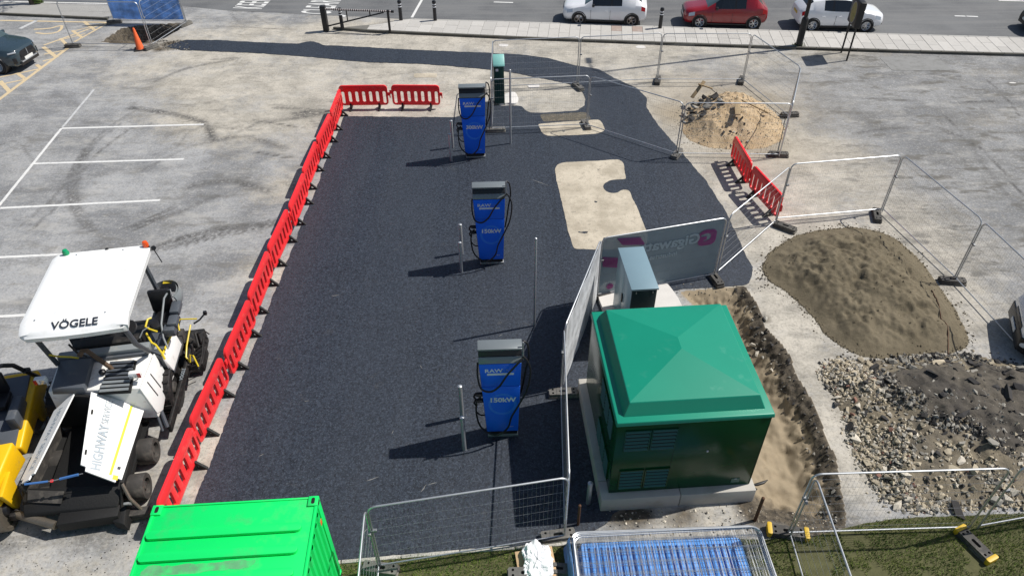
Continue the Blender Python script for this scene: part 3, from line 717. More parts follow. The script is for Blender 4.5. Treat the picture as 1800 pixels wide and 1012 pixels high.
# road markings
stripe((724, 31.5), (741.5, 0.5), .13, .011, WL); stripe((868, 4.3), (902, 5.3), .12, .011, WL); stripe((1678, 28.6), (1697, 29.2), .12, .011, WL); stripe((1699, 29.2), (1719, 30), .12, .011, WL)
stripe((1755, 1.2), (1830, 3.5), .13, .011, WL); stripe((1645, -1.5), (1690, -.3), .12, .011, WL); stripe((600, 27.8), (607, 29.5), .2, .011, WL)
stripe((0, 3), (190, 7), .12, .011, WL)
for word, px, off in (('KEEP', (437, 16.5), 0), ('CLEAR', (556, 25.5), 0)):
    tm = text_mesh(word, .62, WL, .002, .006, 1.0, 'LEFT', space=1.12)
    c = G(*px)
    o = link_mesh('road_lettering', tm, None, (c.x, c.y, .011), (0, 0, radians(83.5)), (1.05, 3.6, 1)); tag(o, kind='structure')

# near pavement with flagstones
pv_near = [G2(x, y, .11) for x, y in ((598, 49), (640, 53.5), (760, 59), (900, 65.5), (1120, 74), (1350, 82), (1600, 90), (1800, 95.5), (1960, 99.5))]
pv_far = [G2(x, y, .11) for x, y in ((612, 46.5), (660, 42), (715, 32.5), (900, 37.6), (1120, 44.8), (1350, 52.5), (1600, 60), (1800, 65.5), (1960, 69.5))]
def poly_at(pts, s, o, d):      # y' of polyline at station s along direction d
    q = [((Vector(p)-o).dot(d), (Vector(p)-o).dot(Vector((-d.y, d.x)))) for p in pts]
    for (s0, t0), (s1, t1) in zip(q[:-1], q[1:]):
        if s0 <= s <= s1: return t0 + (t1-t0)*(s-s0)/(s1-s0)
    return q[0][1] if s < q[0][0] else q[-1][1]
pd = (Vector(pv_near[-1])-Vector(pv_near[2])).normalized(); po = Vector(pv_near[2]); pn_ = Vector((-pd.y, pd.x))
joint_mat = mat('pavement_bed', (0.16, 0.155, 0.14), .95, 0, .2, 6)
pav = sheet('pavement', pv_near + pv_far[::-1], 0.085, joint_mat, -0.02)
slab_mat = mat('paving_flag', (0.47, 0.455, 0.425), .85, 0, .08, 3, dirt=(0.34, 0.32, 0.28), dirt_amt=.25, dirt_scale=2, rnd=.09, bmp=.2, bscale=30)
red_slab = mat('red_tactile_flag', (0.34, 0.265, 0.23), .85, 0, .15, 5, dirt=(0.42, 0.38, 0.34), dirt_amt=.4, dirt_scale=3)
kerb_mat = mat('kerb_stone', (0.10, 0.095, 0.08), .9, 0, .35, 3, dirt=(0.05, 0.055, 0.035), dirt_amt=.4, dirt_scale=3)
kerbL_mat = mat('pale_kerb_stone', (0.42, 0.41, 0.385), .9, 0, .15, 3, dirt=(0.25, 0.24, 0.21), dirt_amt=.3, dirt_scale=2, rnd=.08)
s = -3.9
while s < 32.0:
    w = .62 if s < 3 else .50
    for r in range(2):
        sa, sb = s+.006, s+w-.006
        na, nb = poly_at(pv_near, sa, po, pd), poly_at(pv_near, sb, po, pd); fa, fb = poly_at(pv_far, sa, po, pd), poly_at(pv_far, sb, po, pd)
        fa -= .15; fb -= .15; na += .13; nb += .13
        if min(fa-na, fb-nb) < .25: continue
        sp = .62 if int(round(s/w)) % 2 else .36
        t0, t1 = (0, sp) if r == 0 else (sp, 1)
        c = [(sa, na+(fa-na)*t0+.006), (sb, nb+(fb-nb)*t0+.006), (sb, nb+(fb-nb)*t1-.006), (sa, na+(fa-na)*t1-.006)]
        wp = [(po + pd*a + pn_*b) for a, b in c]
        cx = sum(p.x for p in wp)/4; cy = sum(p.y for p in wp)/4
        m_ = red_slab if (r == 1 and sp > .5 and 7.9 < s < 10.3) else slab_mat
        MB().prism([(p.x-cx, p.y-cy) for p in wp], 0, .03).build('slab', m_, pav, bevel=.005, seg=1, loc=(cx, cy, .082+RNG.random()*.006))
    s += w
def kerb_run(edge, s0, s1, off, z0, z1, wid, m):
    s = s0
    while s < s1:
        e = min(s+.915, s1)
        ta, tb = poly_at(edge, s, po, pd)+off, poly_at(edge, e, po, pd)+off
        A, B = po+pd*s+pn_*ta, po+pd*e+pn_*tb
        d = B-A
        MB().box((0, 0, 0), (d.length-.008, wid, z1-z0)).build('kerb_stone', m, pav, bevel=.012, seg=1, loc=((A.x+B.x)/2, (A.y+B.y)/2, (z0+z1)/2), rot=(0, 0, atan2(d.y, d.x)))
        s = e
kerb_run(pv_near, -5.0, 33, .06, -.05, .118, .12, kerb_mat)
kerb_run(pv_far, -2.2, 33, -.07, -.05, .112, .13, kerbL_mat)
# pavement on the far left
lp = [G2(x, y, .1) for x, y in ((-120, 17), (0, 22.5), (100, 27), (190, 31), (205, 27), (215, 12), (180, 9), (0, 5), (-120, 2))]
lpm = mat('asphalt_pavement', (0.33, 0.325, 0.31), .9, 0, .12, 2, dirt=(0.26, 0.25, 0.23), dirt_amt=.3, dirt_scale=1.5, bmp=.3, bscale=50)
lpo = sheet('pavement', dense(lp, .3, .01, True), .1, lpm, -.02)
A, B = Vector(lp[0]), Vector(lp[3]); d = B-A; k = int(d.length/.915)
for i in range(k):
    c = A + d*((i+.5)/k) + Vector((d.y, -d.x)).normalized()*.06
    MB().box((0, 0, 0), (d.length/k-.01, .12, .17)).build('kerb_stone', kerb_mat, lpo, bevel=.012, seg=1, loc=(c.x, c.y, .03), rot=(0, 0, atan2(d.y, d.x)))
# old concrete strip between the trench and the sand heap stays part of the ground; manhole covers
for i, (px, py, w_, h_, m_) in enumerate(((885, 80, .5, .3, M['concrete_white']), (1126, 83, .45, .35, M['concrete_white']), (938, 152, .5, .32, M['concrete_white']), (1608, 112, 2.6, 1.5, mat('worn_patch', (0.235, 0.235, 0.228), .9, 0, .2, 2, dirt=(0.14, 0.14, 0.13), dirt_amt=.5, dirt_scale=3)), (1780, 146, .4, .12, M['concrete_white']), (748, 133, 1.0, .45, CONC))):
    c = G(px, py)
    sheet(['inspection_cover', 'inspection_cover', 'inspection_cover', 'ground_patch', 'ground_patch', 'ground_patch'][i], dense([(c.x-w_/2, c.y-h_/2), (c.x+w_/2, c.y-h_/2), (c.x+w_/2, c.y+h_/2), (c.x-w_/2, c.y+h_/2)], .1, .03, True, i+20), .019 if i == 2 else .008, m_, 0.0)

# ================================================================== SITE FENCES
FW, FH = 3.45, 2.08
def arc_pts(cx, cz, r, a0, a1, n=6):
    return [(cx + r*cos(radians(a0+(a1-a0)*k/n)), 0, cz + r*sin(radians(a0+(a1-a0)*k/n))) for k in range(n+1)]
def frame_mesh():
    b = MB(); r = .16
    pts = [(0, 0, .03)] + arc_pts(r, FH-r, r, 180, 90) + arc_pts(FW-r, FH-r, r, 90, 0) + [(FW, 0, .03)]
    b.tube(pts, .019, 8); b.tube([(0, 0, .14), (FW, 0, .14)], .017, 8)
    return b.mesh('fence_frame', M['galv'])
def wire_mesh_(nv=46, nh=7, rv=.0013, rh=.0026, mm='galv_dull'):
    b = MB()
    for k in range(nv):
        x = .04 + (FW-.08)*k/(nv-1); wob = .004*sin(k*1.7)
        b.tube([(x, .006, .14), (x+wob, .006, 1.1), (x, .006, FH)], rv, 3, caps=False)
    for k in range(nh):
        z = .30 + (FH-.48)*k/(nh-1)
        b.tube([(0, 0, z), (FW*.3, .004*sin(k), z+.006), (FW*.7, -.003, z-.004), (FW, 0, z)], rh, 4, caps=False)
    return b.mesh('fence_wires', M[mm], smooth=0)
FR_ME, WI_ME = frame_mesh(), wire_mesh_()
WS_ME = wire_mesh_(64, 8, .002, .004, 'galv')
clip_me = MB().box((0, 0, 0), (.10, .05, .05)).box((0, .03, 0), (.02, .03, .02)).mesh('fence_clip', M['galv_dull'], bevel=.006)
def foot_mesh(m, tips=False):
    b = MB(); L_, W_ = .68, .22
    holes = [rounded(-.10, -.035, .10, .035, .03, 3)] + [[(x+.028*cos(a*pi/4), y+.028*sin(a*pi/4)) for a in range(8)] for x in (-.25, .25) for y in (-.055, .055)]
    b.prism(rounded(-L_/2, -W_/2, L_/2, W_/2, .03, 3), .045, .13, holes=holes)
    b.prism(rounded(-L_/2-.02, -W_/2-.02, L_/2+.02, W_/2+.02, .03, 3), 0, .0449)
    return b.mesh('fence_foot', m)
FOOT_D, FOOT_L = foot_mesh(M['block']), foot_mesh(M['block_lt'])
tip_me = MB().prism(rounded(-.045, -.135, .045, .135, .03, 3), .012, .15).mesh('foot_tip', M['yellow_tip'], bevel=.01)
fence_group = 'galvanised mesh fence panels around the works'
foot_group = 'rubber feet under the fence panels'
def panel(a, b, label, za=.12, lean=0.0, world_pts=False, clip=True):
    A = Vector((a[0], a[1], 0)) if world_pts else G(a[0], a[1], za); B = Vector((b[0], b[1], 0)) if world_pts else G(b[0], b[1], za)
    d = B-A; L_ = hypot(d.x, d.y)
    r = empty('site_fence', (A.x, A.y, 0), atan2(d.y, d.x), label, 'fence', fence_group)
    r.rotation_euler = (lean, 0, atan2(d.y, d.x)); r.scale = (L_/FW, 1, 1)
    link_mesh('frame', FR_ME, r); link_mesh('wire_mesh', WI_ME, r)
    if clip: link_mesh('clip', clip_me, r, (.03, -.01, 1.35))
    return r
def foot(px, py, rz, label, pale=False, tips=False, z=0.0, world=None):
    c = world if world else G(px, py, .06)
    r = link_mesh('rubber_block', FOOT_L if pale else FOOT_D, None, (c[0], c[1], z + .018), (0, 0, radians(rz)))
    tag(r, label, 'fence foot', foot_group)
    if tips:
        for s_ in (-1, 1): link_mesh('yellow_tip', tip_me, r, (s_*.36, 0, 0))
    return r

panel((868, 153), (1014, 146), 'mesh fence panel directly behind the small green pillar')
panel((868, 152), (865, 224), 'mesh fence panel seen edge-on to the left of the small green pillar')
panel((865, 226), (1031, 219), 'mesh fence panel in front of the small green pillar, beside the 300kW charger')
panel((1033, 220), (1188, 270), 'slanting mesh fence panel crossing the black tarmac right of the small green pillar')
panel((1192, 270), (1370, 272), 'mesh fence panel along the near side of the gravel heap with planks')
panel((1017, 146), (1154, 139), 'mesh fence panel over the tarmac bend, left of the gravel heap')
panel((1156, 140), (1305, 140), 'mesh fence panel behind the gravel heap, facing the red car')
panel((1307, 141), (1385, 203), 'slanting mesh fence panel behind the right side of the gravel heap')
panel((1386, 203), (1371, 270), 'mesh fence panel seen edge-on at the right end of the gravel heap')
PB = panel((1050, 519), (1256, 482), 'fence panel carrying a grey see-through banner with reversed pale lettering')
panel((1262, 477), (1363, 388), 'slanting mesh fence panel between the grey banner and the two loose red barriers')
panel((1366, 384), (1549, 368), 'mesh fence panel behind the brown sand heap')
panel((1552, 368), (1678, 487), 'slanting mesh fence panel along the right flank of the brown sand heap')
a5 = G(1680, 490, .12); d5 = (G(1800, 620, .12)-a5).normalized()*3.5
panel((a5.x, a5.y), (a5.x+d5.x, a5.y+d5.y), 'mesh fence panel at the right edge passing before the white vehicle', world_pts=True)
PW = panel((988, 676), (1047, 521), 'fence panel seen edge-on, covered by a plain white banner, left of the green kiosk')
panel((986, 680), (993, 940), 'mesh fence panel seen edge-on along the left side of the green kiosk')
panel((669, 993), (992, 941), 'near mesh fence panel along the kerb at the bottom, between container and panel stack')
aL = G(662, 994, .12); panel((-2.62, 7.28), (-2.40, 3.85), 'mesh fence panel at the bottom seen edge-on, just right of the green container', world_pts=True)
panel((1385, 936), (1703, 926), 'near mesh fence panel in front of the rubble heap, on the grass edge')
q2 = G(1721, 924, .12); panel((q2.x, q2.y), (q2.x+3.4, q2.y+.6), 'mesh fence panel in the bottom right corner beyond the yellow-tipped foot', world_pts=True)
q3 = G(1389, 941, .12); panel((q3.x, q3.y), (q3.x-.1, q3.y-3.4), 'mesh fence panel running over the grass out of the bottom edge', world_pts=True, lean=0)
panel((128, 77), (265, 79), 'mesh fence panel in front of the hole at upper left, between dark car and cone')
panel((268, 78), (328, 39), 'mesh fence panel on the right side of the hole at upper left, behind the cone')
PT = panel((200, 36), (326, 38), 'fence panel behind the hole at upper left, covered by a blue sheet')
# sheets on panels
def wavy(x0, x1, z0, z1, y, amp, seed, th=.004):
    b = MB(); nu, nv = 40, 14
    f = lambda yy: (lambda u_, v_: (x0+(x1-x0)*u_, yy + amp*(noise.noise(Vector((u_*6, v_*2.2, seed))) + .5*noise.noise(Vector((u_*16, v_*5, seed+3)))), z0+(z1-z0)*v_ - .03*sin(pi*u_)*(1-v_)*(1 if z0 > 0 else 0)))
    b.grid(nu, nv, f(y)); b.grid(nu, nv, f(y+th)); return b
wavy(.03, FW-.03, .16, FH-.02, .026, .012, 1).build('banner', M['banner_grey'], PB)
def on_panel(par, me, x, z, y, name='lettering'):
    # reads correctly from the far side of the panel, so it looks reversed from the camera side
    return link_mesh(name, me, par, (x, y, z), (radians(90), 0, pi))
for y_ in (.006, .048):
    on_panel(PB, text_mesh('Gigawatt', .46, M['banner_text'], .0008, .012), 1.95, 1.52, y_)
    on_panel(PB, text_mesh('industries', .20, M['banner_text'], .0008, .004), 1.78, 1.13, y_)
    on_panel(PB, text_mesh('G', .62, M['banner_pink'], .0008, .03), 2.99, 1.50, y_, 'emblem')
    on_panel(PB, MB().prism(rounded(-.26, -.26, .26, .26, .16, 6), 0, .0012, holes=[rounded(-.19, -.19, .19, .19, .12, 6)]).mesh('emblem', M['banner_pink']), 2.99, 1.5, y_+.0006, 'emblem')
    on_panel(PB, MB().prism([(-.40, -.16), (.25, -.05), (.42, .20), (-.22, .12)], 0, .0012).mesh('print', M['banner_pink']), .82, 1.78, y_, 'print_patch')
    on_panel(PB, MB().prism([(-.36, -.24), (.30, -.06), (.32, .28), (-.34, .10)], 0, .0012).mesh('print', M['banner_pink']), .38, 1.16, y_, 'print_patch')
    on_panel(PB, MB().prism([(.10*cos(a*pi/8), .10*sin(a*pi/8)) for a in range(16)], 0, .0012).mesh('print', M['banner_pink']), .34, .36, y_, 'print_patch')
wavy(.02, FW-.02, .10, FH-.02, -.03, .02, 5).build('banner', M['banner_white'], PW)
wavy(.03, FW-.03, .22, FH, -.03, .02, 8).build('sheet', M['blue_sheet'], PT)
# feet
foot(1190, 271, 60, 'fence foot on the tarmac edge at the lower left of the gravel heap', True)
foot(1368, 272, -6, 'long fence foot at the lower right of the gravel heap')
foot(1388, 202, 5, 'fence foot at the right of the gravel heap, sticking out past its fence')
foot(1156, 142, 75, 'fence foot behind the gravel heap on its left')
foot(1303, 142, 70, 'fence foot behind the gravel heap on its right')
foot(1016, 153, 115, 'fence foot on the concrete island right of the small green pillar', True)
foot(1030, 220, 100, 'fence foot standing on the small concrete patch in the tarmac', True)
foot(872, 229, 3, 'fence foot beside the 300kW charger', True)
foot(1257, 490, 105, 'fence foot on the tarmac at the right end of the grey banner')
foot(1380, 400, -38, 'fence foot at the near end of the two loose red barriers')
foot(1541, 379, 75, 'fence foot at the top right of the brown sand heap')
foot(1674, 494, -8, 'dark fence foot at the right flank of the brown sand heap')
foot(990, 691, 2, 'fence foot on the tarmac left of the green kiosk, in its shade', True)
foot(669, 1000, -8, 'fence foot on the grass next to the green container', True)
foot(981, 942, 8, 'fence foot on the kerb beside the blue panel stack', True)
foot(1384, 936, -10, 'yellow-tipped fence foot right of the blue panel stack', False, True)
foot(1713, 958, -66, 'yellow-tipped fence foot on the grass at the bottom right', False, True)
foot(128, 81, 8, 'fence foot near the dark parked car')
foot(266, 83, 55, 'fence foot beside the traffic cone', True)
foot(201, 39, 20, 'fence foot at the left end of the blue sheet')
foot(326, 43, 60, 'fence foot at the right end of the blue sheet', True)
foot(1052, 520, 20, 'fence foot between the white banner and the grey banner')

# ================================================================== RED BARRIERS
def barrier_mesh():
    b = MB(); m = Matrix.Rotation(pi/2, 4, 'X')
    outer = rounded(.03, .17, 1.95, 1.0, .14, 5)
    holes = []
    n = 7
    for k in range(n):
        x = .17 + k*(1.64/(n-1)) - .0
        lo = .30 if 0 < k < n-1 else .23
        holes.append(rounded(x-.062, lo, x+.062, .75, .06, 4))
    b.prism(outer, -.032, .032, m, holes)
    me_ = b.mesh('barrier_panel', M['red'], bevel=.008, seg=2)
    return me_
BAR = barrier_mesh()
lug = MB().box((1.99, 0, .62), (.10, .035, .14)).box((2.03, 0, .56), (.04, .05, .20)).mesh('barrier_lug', M['red'], bevel=.01)
hook = MB().box((-.01, 0, .70), (.10, .035, .16)).mesh('barrier_hook', M['red'], bevel=.01)
def leg_me():
    b = MB(); b.prism([(-.26, 0), (.26, 0), (.26, .03), (.05, .26), (-.05, .26), (-.26, .03)], -.03, .03, Matrix.Rotation(pi/2, 4, 'Z') @ Matrix.Rotation(pi/2, 4, 'X'), holes=[[(-.17, .045), (-.05, .045), (-.05, .15)], [(.05, .045), (.17, .045), (.05, .15)]])
    return b.mesh('barrier_foot', M['rubber'], bevel=.008)
LEG = leg_me()
def barrier(A, B, label, group, lean=0.0):
    d = Vector(B)-Vector(A); L_ = hypot(d.x, d.y)
    r = empty('red_barrier', (A[0], A[1], 0), atan2(d.y, d.x), label, 'barrier', group); r.rotation_euler = (lean, 0, atan2(d.y, d.x)); r.scale = (L_/2.0, 1, 1)
    link_mesh('panel', BAR, r); link_mesh('lug', lug, r); link_mesh('hook', hook, r)
    for x in (.42, 1.56): link_mesh('foot', LEG, r, (x, 0, 0))
    return r
top0, bot0 = Vector((-6.66, 26.75)), Vector((-6.98, 8.05))
names = ['at the far corner beside the pair facing the camera', 'second from the far corner', 'third from the far corner', 'fourth from the far corner', 'in the middle of the row', 'fourth from the green container', 'third from the green container', 'second from the green container, beside the paver wheels', 'nearest the camera, touching the green container']
for k in range(9):
    j = Vector((.05*sin(k*2.3), 0))
    a = top0.lerp(bot0, k/9) + j; b_ = top0.lerp(bot0, (k+.985)/9) + Vector((.05*sin(k*2.3+1), 0))
    barrier((b_.x, b_.y, 0), (a.x, a.y, 0), 'red barrier in the long row, ' + names[k], 'red plastic barriers in a long row left of the tarmac', .012*sin(k*4.1))
barrier((-6.78, 26.9, 0), (-4.80, 26.92, 0), 'red barrier facing the camera, left of the pair beyond the tarmac', 'red barriers at the far end of the tarmac')
barrier((-4.72, 26.92, 0), (-2.74, 26.86, 0), 'red barrier facing the camera, right of the pair, near the 300kW charger', 'red barriers at the far end of the tarmac')
barrier((7.80, 22.70, 0), (7.90, 20.74, 0), 'loose red barrier below the gravel heap, the farther of two', 'two loose red barriers right of the tarmac')
barrier((7.93, 20.70, 0), (8.36, 18.78, 0), 'loose red barrier right of the tarmac, the nearer of two, by the fence foot', 'two loose red barriers right of the tarmac')

# ================================================================== CHARGERS
def charger(px, py, rz, kw, label, H=2.52):
    g = G(px, py)
    r = empty('ev_charger', (g.x, g.y, 0), radians(rz), label, 'charger', 'blue chargers on the new tarmac'); r.scale = (1, 1, H/2.52)
    # local: x right, -y towards the camera
    wt, wb, d = .84, .58, .42
    b = MB(); b.bb(-.34, .35, -.03, .26, .016, .075); b.build('plinth_plate', M['galv_dull'], r, bevel=.008)
    b = MB(); b.bb(-.33, .33, -.01, .24, .075, .15); b.build('foot_box', M['black_plastic'], r, bevel=.01)
    xl0, xl1, xr0, xr1 = -.36, -.47, .35, .42          # the left side leans out towards the top
    z0, z1 = .15, 2.13
    b = MB(); b.hexa([(xl0, -.01, z0), (xr0, -.01, z0), (xr0, .26, z0), (xl0, .26, z0)], [(xl1, -.08, z1), (xr1, -.08, z1), (xr1, .22, z1), (xl1, .22, z1)])
    body = b.build('body', M['black_plastic'], r, bevel=.015)
    fy = lambda z: -.01 - .07*(z-z0)/(z1-z0)
    def X(s_, z): t = (z-z0)/(z1-z0); return (xl0+(xl1-xl0)*t)*(1-s_) + (xr0+(xr1-xr0)*t)*s_
    tilt = math.atan(.07/(z1-z0))
    for za, zb in ((.18, 1.50), (1.512, 2.11)):
        y0, y1 = fy(za), fy(zb)
        MB().hexa([(X(.01, za), y0-.014, za), (X(.99, za), y0-.014, za), (X(.99, za), y0+.004, za), (X(.01, za), y0+.004, za)], [(X(.01, zb), y1-.014, zb), (X(.99, zb), y1-.014, zb), (X(.99, zb), y1+.004, zb), (X(.01, zb), y1+.004, zb)]).build('front_panel', M['blue_body'], r, bevel=.004)
    def dec(name, me_, x, z, dy): return link_mesh(name, me_, r, (x, fy(z)-.0150-dy, z), (radians(90)+tilt, 0, 0))
    cxm = (X(.5, 1.0))
    ring = MB().prism([(.31*cos(a*pi/16), .31*sin(a*pi/16)) for a in range(32)], 0, .001, holes=[[(.25*cos(a*pi/16), .25*sin(a*pi/16)) for a in range(32)]])
    dec('ring_print', ring.mesh('ring', M['blue_ring']), cxm+.02, 1.0, 0)
    dec('lettering', text_mesh(kw, .170, M['white_print'], .0006, .006, 1.12), cxm+.02, 1.12, .0015)
    dec('lettering', text_mesh('RAW', .125, M['white_print'], .0006, .003, 1.30), X(.5, 1.92)-.14, 1.935, .001)
    dec('lettering', text_mesh('GRID', .105, M['dim_print'], .0006, -.0005, 1.25), X(.5, 1.92)+.165, 1.935, .001)
    dec('print_bar', MB().prism(rounded(-.28, -.027, .28, .027, .01, 3), 0, .001).mesh('bar', M['white_print']), X(.5, 1.84), 1.845, .001)
    dec('maker_mark', text_mesh('RAW', .04, M['white_print'], .0006, 0), X(.78, .32), .32, .001)
    # screen band and hood
    MB().hexa([(-.47, -.09, 2.13), (.42, -.09, 2.13), (.42, .22, 2.13), (-.47, .22, 2.13)], [(-.47, .04, 2.36), (.42, .04, 2.36), (.42, .20, 2.40), (-.47, .20, 2.40)]).build('screen_housing', M['black_plastic'], r, bevel=.01)
    MB().hexa([(-.465, -.115, 2.14), (.415, -.115, 2.14), (.415, -.095, 2.14), (-.465, -.095, 2.14)], [(-.465, -.05, 2.25), (.415, -.05, 2.25), (.415, -.03, 2.25), (-.465, -.03, 2.25)]).build('screen_bezel', M['charger_grey'], r, bevel=.005)
    MB().hexa([(-.48, -.05, 2.40), (.43, -.05, 2.40), (.43, .22, 2.38), (-.48, .22, 2.38)], [(-.48, -.06, 2.45), (.43, -.06, 2.45), (.43, .22, 2.46), (-.48, .22, 2.46)]).build('hood', M['charger_grey'], r, bevel=.012)
    MB().tube([(.45, -.08, 2.20), (.45, -.08, 2.62)], .018, 6).build('cable_arm', M['galv_dull'], r)
    def cable(pts, rad=.021):
        P = [Vector(p) for p in pts]; out = []
        for i in range(len(P)-1):
            p0, p1, p2, p3 = P[max(i-1, 0)], P[i], P[i+1], P[min(i+2, len(P)-1)]
            for k in range(7):
                t = k/7; out.append(.5*((2*p1) + (-p0+p2)*t + (2*p0-5*p1+4*p2-p3)*t*t + (-p0+3*p1-3*p2+p3)*t**3))
        out.append(P[-1]); MB().tube(out, rad, 7).build('cable', M['black_cable'], r)
    cable([(.45, -.10, 2.26), (.33, -.17, 2.17), (.12, -.19, 1.92), (-.05, -.18, 1.62), (-.24, -.17, 1.47), (-.43, -.16, 1.54), (-.50, -.10, 1.80), (-.49, -.02, 2.10)])
    cable([(.45, -.08, 2.28), (.54, -.10, 2.16), (.60, -.12, 1.92), (.54, -.14, 1.50), (.38, -.16, 1.12), (.20, -.17, .75), (.12, -.17, .45), (-.05, -.16, .25), (-.25, -.14, .22), (-.49, -.10, .42), (-.57, -.06, .75), (-.55, .02, 1.02), (-.46, .05, 1.12)])
    cable([(.45, .0, 2.58), (.54, .0, 2.50), (.57, .0, 2.2), (.51, .05, 1.8), (.46, .1, 1.4), (.41, .15, 1.1)])
    cable([(-.55, .02, .95), (-.57, -.02, .80), (-.49, .04, .62), (-.39, .1, .55)], .016)
    for z in (1.20, 1.03):
        MB().tube([(-.41, .05, z), (-.51, .02, z+.02), (-.58, .0, z+.05)], [.045, .05, .035], 8).tube([(-.58, .0, z+.05), (-.61, .0, z-.02), (-.57, .0, z-.09)], .022, 7).build('plug_holster', M['black_plastic'], r)
    MB().tube([(-.56, .0, .86), (-.56, .0, .89)], .024, 8).build('cable_clip', M['white_print'], r)
    return r
charger(884, 766, 2, '150kW', 'blue 150kW charger nearest the camera, left of the green kiosk', 2.93)
charger(864.5, 464, 2, '150kW', 'blue 150kW charger in the middle of the three', 2.76)
charger(836, 278, 2, '300kW', 'blue 300kW charger, farthest of the three, by the small green pillar', 2.80)
# steel bollards and posts
def post(px, py, h, rad, label, name='steel_bollard', cat='bollard', m='galv', group='steel bollards beside the chargers', lean=(0, 0)):
    g = G(px, py)
    b = MB(); b.lathe([(rad*1.0, 0), (rad, h-.012), (rad*.9, h-.002), (rad*.5, h+.008), (0, h+.010)], 16)
    r = empty(name, (g.x, g.y, .0), 0, label, cat, group); r.rotation_euler = (lean[0], lean[1], 0)
    b.build('shaft', M[m], r); MB().lathe([(rad*1.03, h-.03), (rad*1.05, h-.02), (rad*1.03, h-.006), (0, h+.014)], 16).build('cap', M['galv' if m != 'rust' else 'rust'], r)
    return r
BG = 'steel bollards beside the chargers'
post(816.5, 790, 1.12, .050, 'steel bollard left of the nearest 150kW charger, the nearer of its pair')
post(812.5, 735, 1.12, .050, 'steel bollard left of the nearest 150kW charger, the farther of its pair')
post(811.5, 478, 1.08, .050, 'steel bollard left of the middle 150kW charger, the nearer of its pair')
post(812, 446, 1.08, .050, 'steel bollard left of the middle 150kW charger, the farther of its pair')
post(793.5, 284, 1.10, .050, 'steel bollard left of the 300kW charger, the nearer of its pair')
post(796, 260, 1.10, .050, 'steel bollard left of the 300kW charger, the farther of its pair')
post(1034, 884, .72, .052, 'short steel bollard in the shade beside the green kiosk', group=None)
post(939, 573, 2.9, .032, 'tall thin steel pole standing alone on the tarmac between two 150kW chargers', 'steel_pole', 'pole', group='thin steel poles on the tarmac')
post(897.5, 253, 2.86, .036, 'tall thin steel pole right of the 300kW charger', 'steel_pole', 'pole', group='thin steel poles on the tarmac')
post(1016, 922, .70, .028, 'rusty pipe stake left of the green kiosk, by the fence corner', 'pipe_stake', 'stake', 'rust', 'rusty pipe stakes')
post(1327, 914, .80, .034, 'dark rusty pipe stake right of the kiosk plinth', 'pipe_stake', 'stake', 'rust', 'rusty pipe stakes')

# ================================================================== KIOSK
zp = .40
FLk, FRk = G(1069.6, 866.3, zp), G(1317.4, 850, zp)
kd = (FRk-FLk); KW = kd.length; kang = atan2(kd.y, kd.x)
KD, KH = 3.06, 2.15
plinth = empty('concrete_plinth', (FLk.x, FLk.y, 0), kang, 'pale concrete plinth under the green kiosk', 'plinth')
b = MB(); b.bb(-.17, KW*.5-.004, -.16, .30, -.5, zp); b.build('concrete_block', M['concrete'], plinth, bevel=.02)
b = MB(); b.bb(KW*.5+.004, KW+.10, -.16, .30, -.5, zp-.002); b.build('concrete_block', M['concrete'], plinth, bevel=.02)
b = MB(); b.bb(-.17, .25, .306, KD+.14, -.5, zp-.001); b.build('concrete_block', M['concrete'], plinth, bevel=.02)
b = MB(); b.bb(.256, KW+.10, .306, KD+.14, -.5, zp-.003); b.build('concrete_block', M['concrete'], plinth, bevel=.02)
kiosk = empty('substation_kiosk', (FLk.x, FLk.y, zp), kang, 'large green plastic substation kiosk with hipped roof on concrete', 'kiosk')
t = .05
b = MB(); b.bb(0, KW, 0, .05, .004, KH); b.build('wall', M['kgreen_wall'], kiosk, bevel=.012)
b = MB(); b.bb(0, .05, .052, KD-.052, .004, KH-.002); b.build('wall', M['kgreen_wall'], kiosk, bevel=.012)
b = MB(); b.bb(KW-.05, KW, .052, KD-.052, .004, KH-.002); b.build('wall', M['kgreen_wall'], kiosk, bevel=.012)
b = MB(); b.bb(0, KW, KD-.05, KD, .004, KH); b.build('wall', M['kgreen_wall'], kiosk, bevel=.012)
b = MB()
x0, x1, y0, y1 = -.035, KW+.035, -.035, KD+.035
za, zb, zc, zd = KH, KH+.10, KH+.37, KH+.56
def ringq(x0, x1, y0, y1, z): return [(x0, y0, z), (x1, y0, z), (x1, y1, z), (x0, y1, z)]
b.hexa(ringq(x0, x1, y0, y1, za), ringq(x0+.015, x1-.015, y0+.015, y1-.015, zb))
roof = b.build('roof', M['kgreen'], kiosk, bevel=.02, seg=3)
b = MB(); s0, s1 = .15, .27
lo_ = ringq(x0+s0, x1-s0, y0+s0, y1-s0, zb-.012); hi_ = ringq(x0+s1, x1-s1, y0+s1, y1-s1, zc)
rx0, ry0, ry1 = (x0+x1)/2, (y0+y1)/2-.16, (y0+y1)/2+.16
b.add(lo_ + hi_ + [(rx0, ry0, zd), (rx0, ry1, zd)], [(0, 1, 5, 4), (1, 2, 6, 5), (2, 3, 7, 6), (3, 0, 4, 7), (4, 5, 8), (5, 6, 9, 8), (6, 7, 9), (7, 4, 8, 9)])
b.build('roof_dome', M['kgreen'], roof, bevel=.018, seg=3, smooth=8)
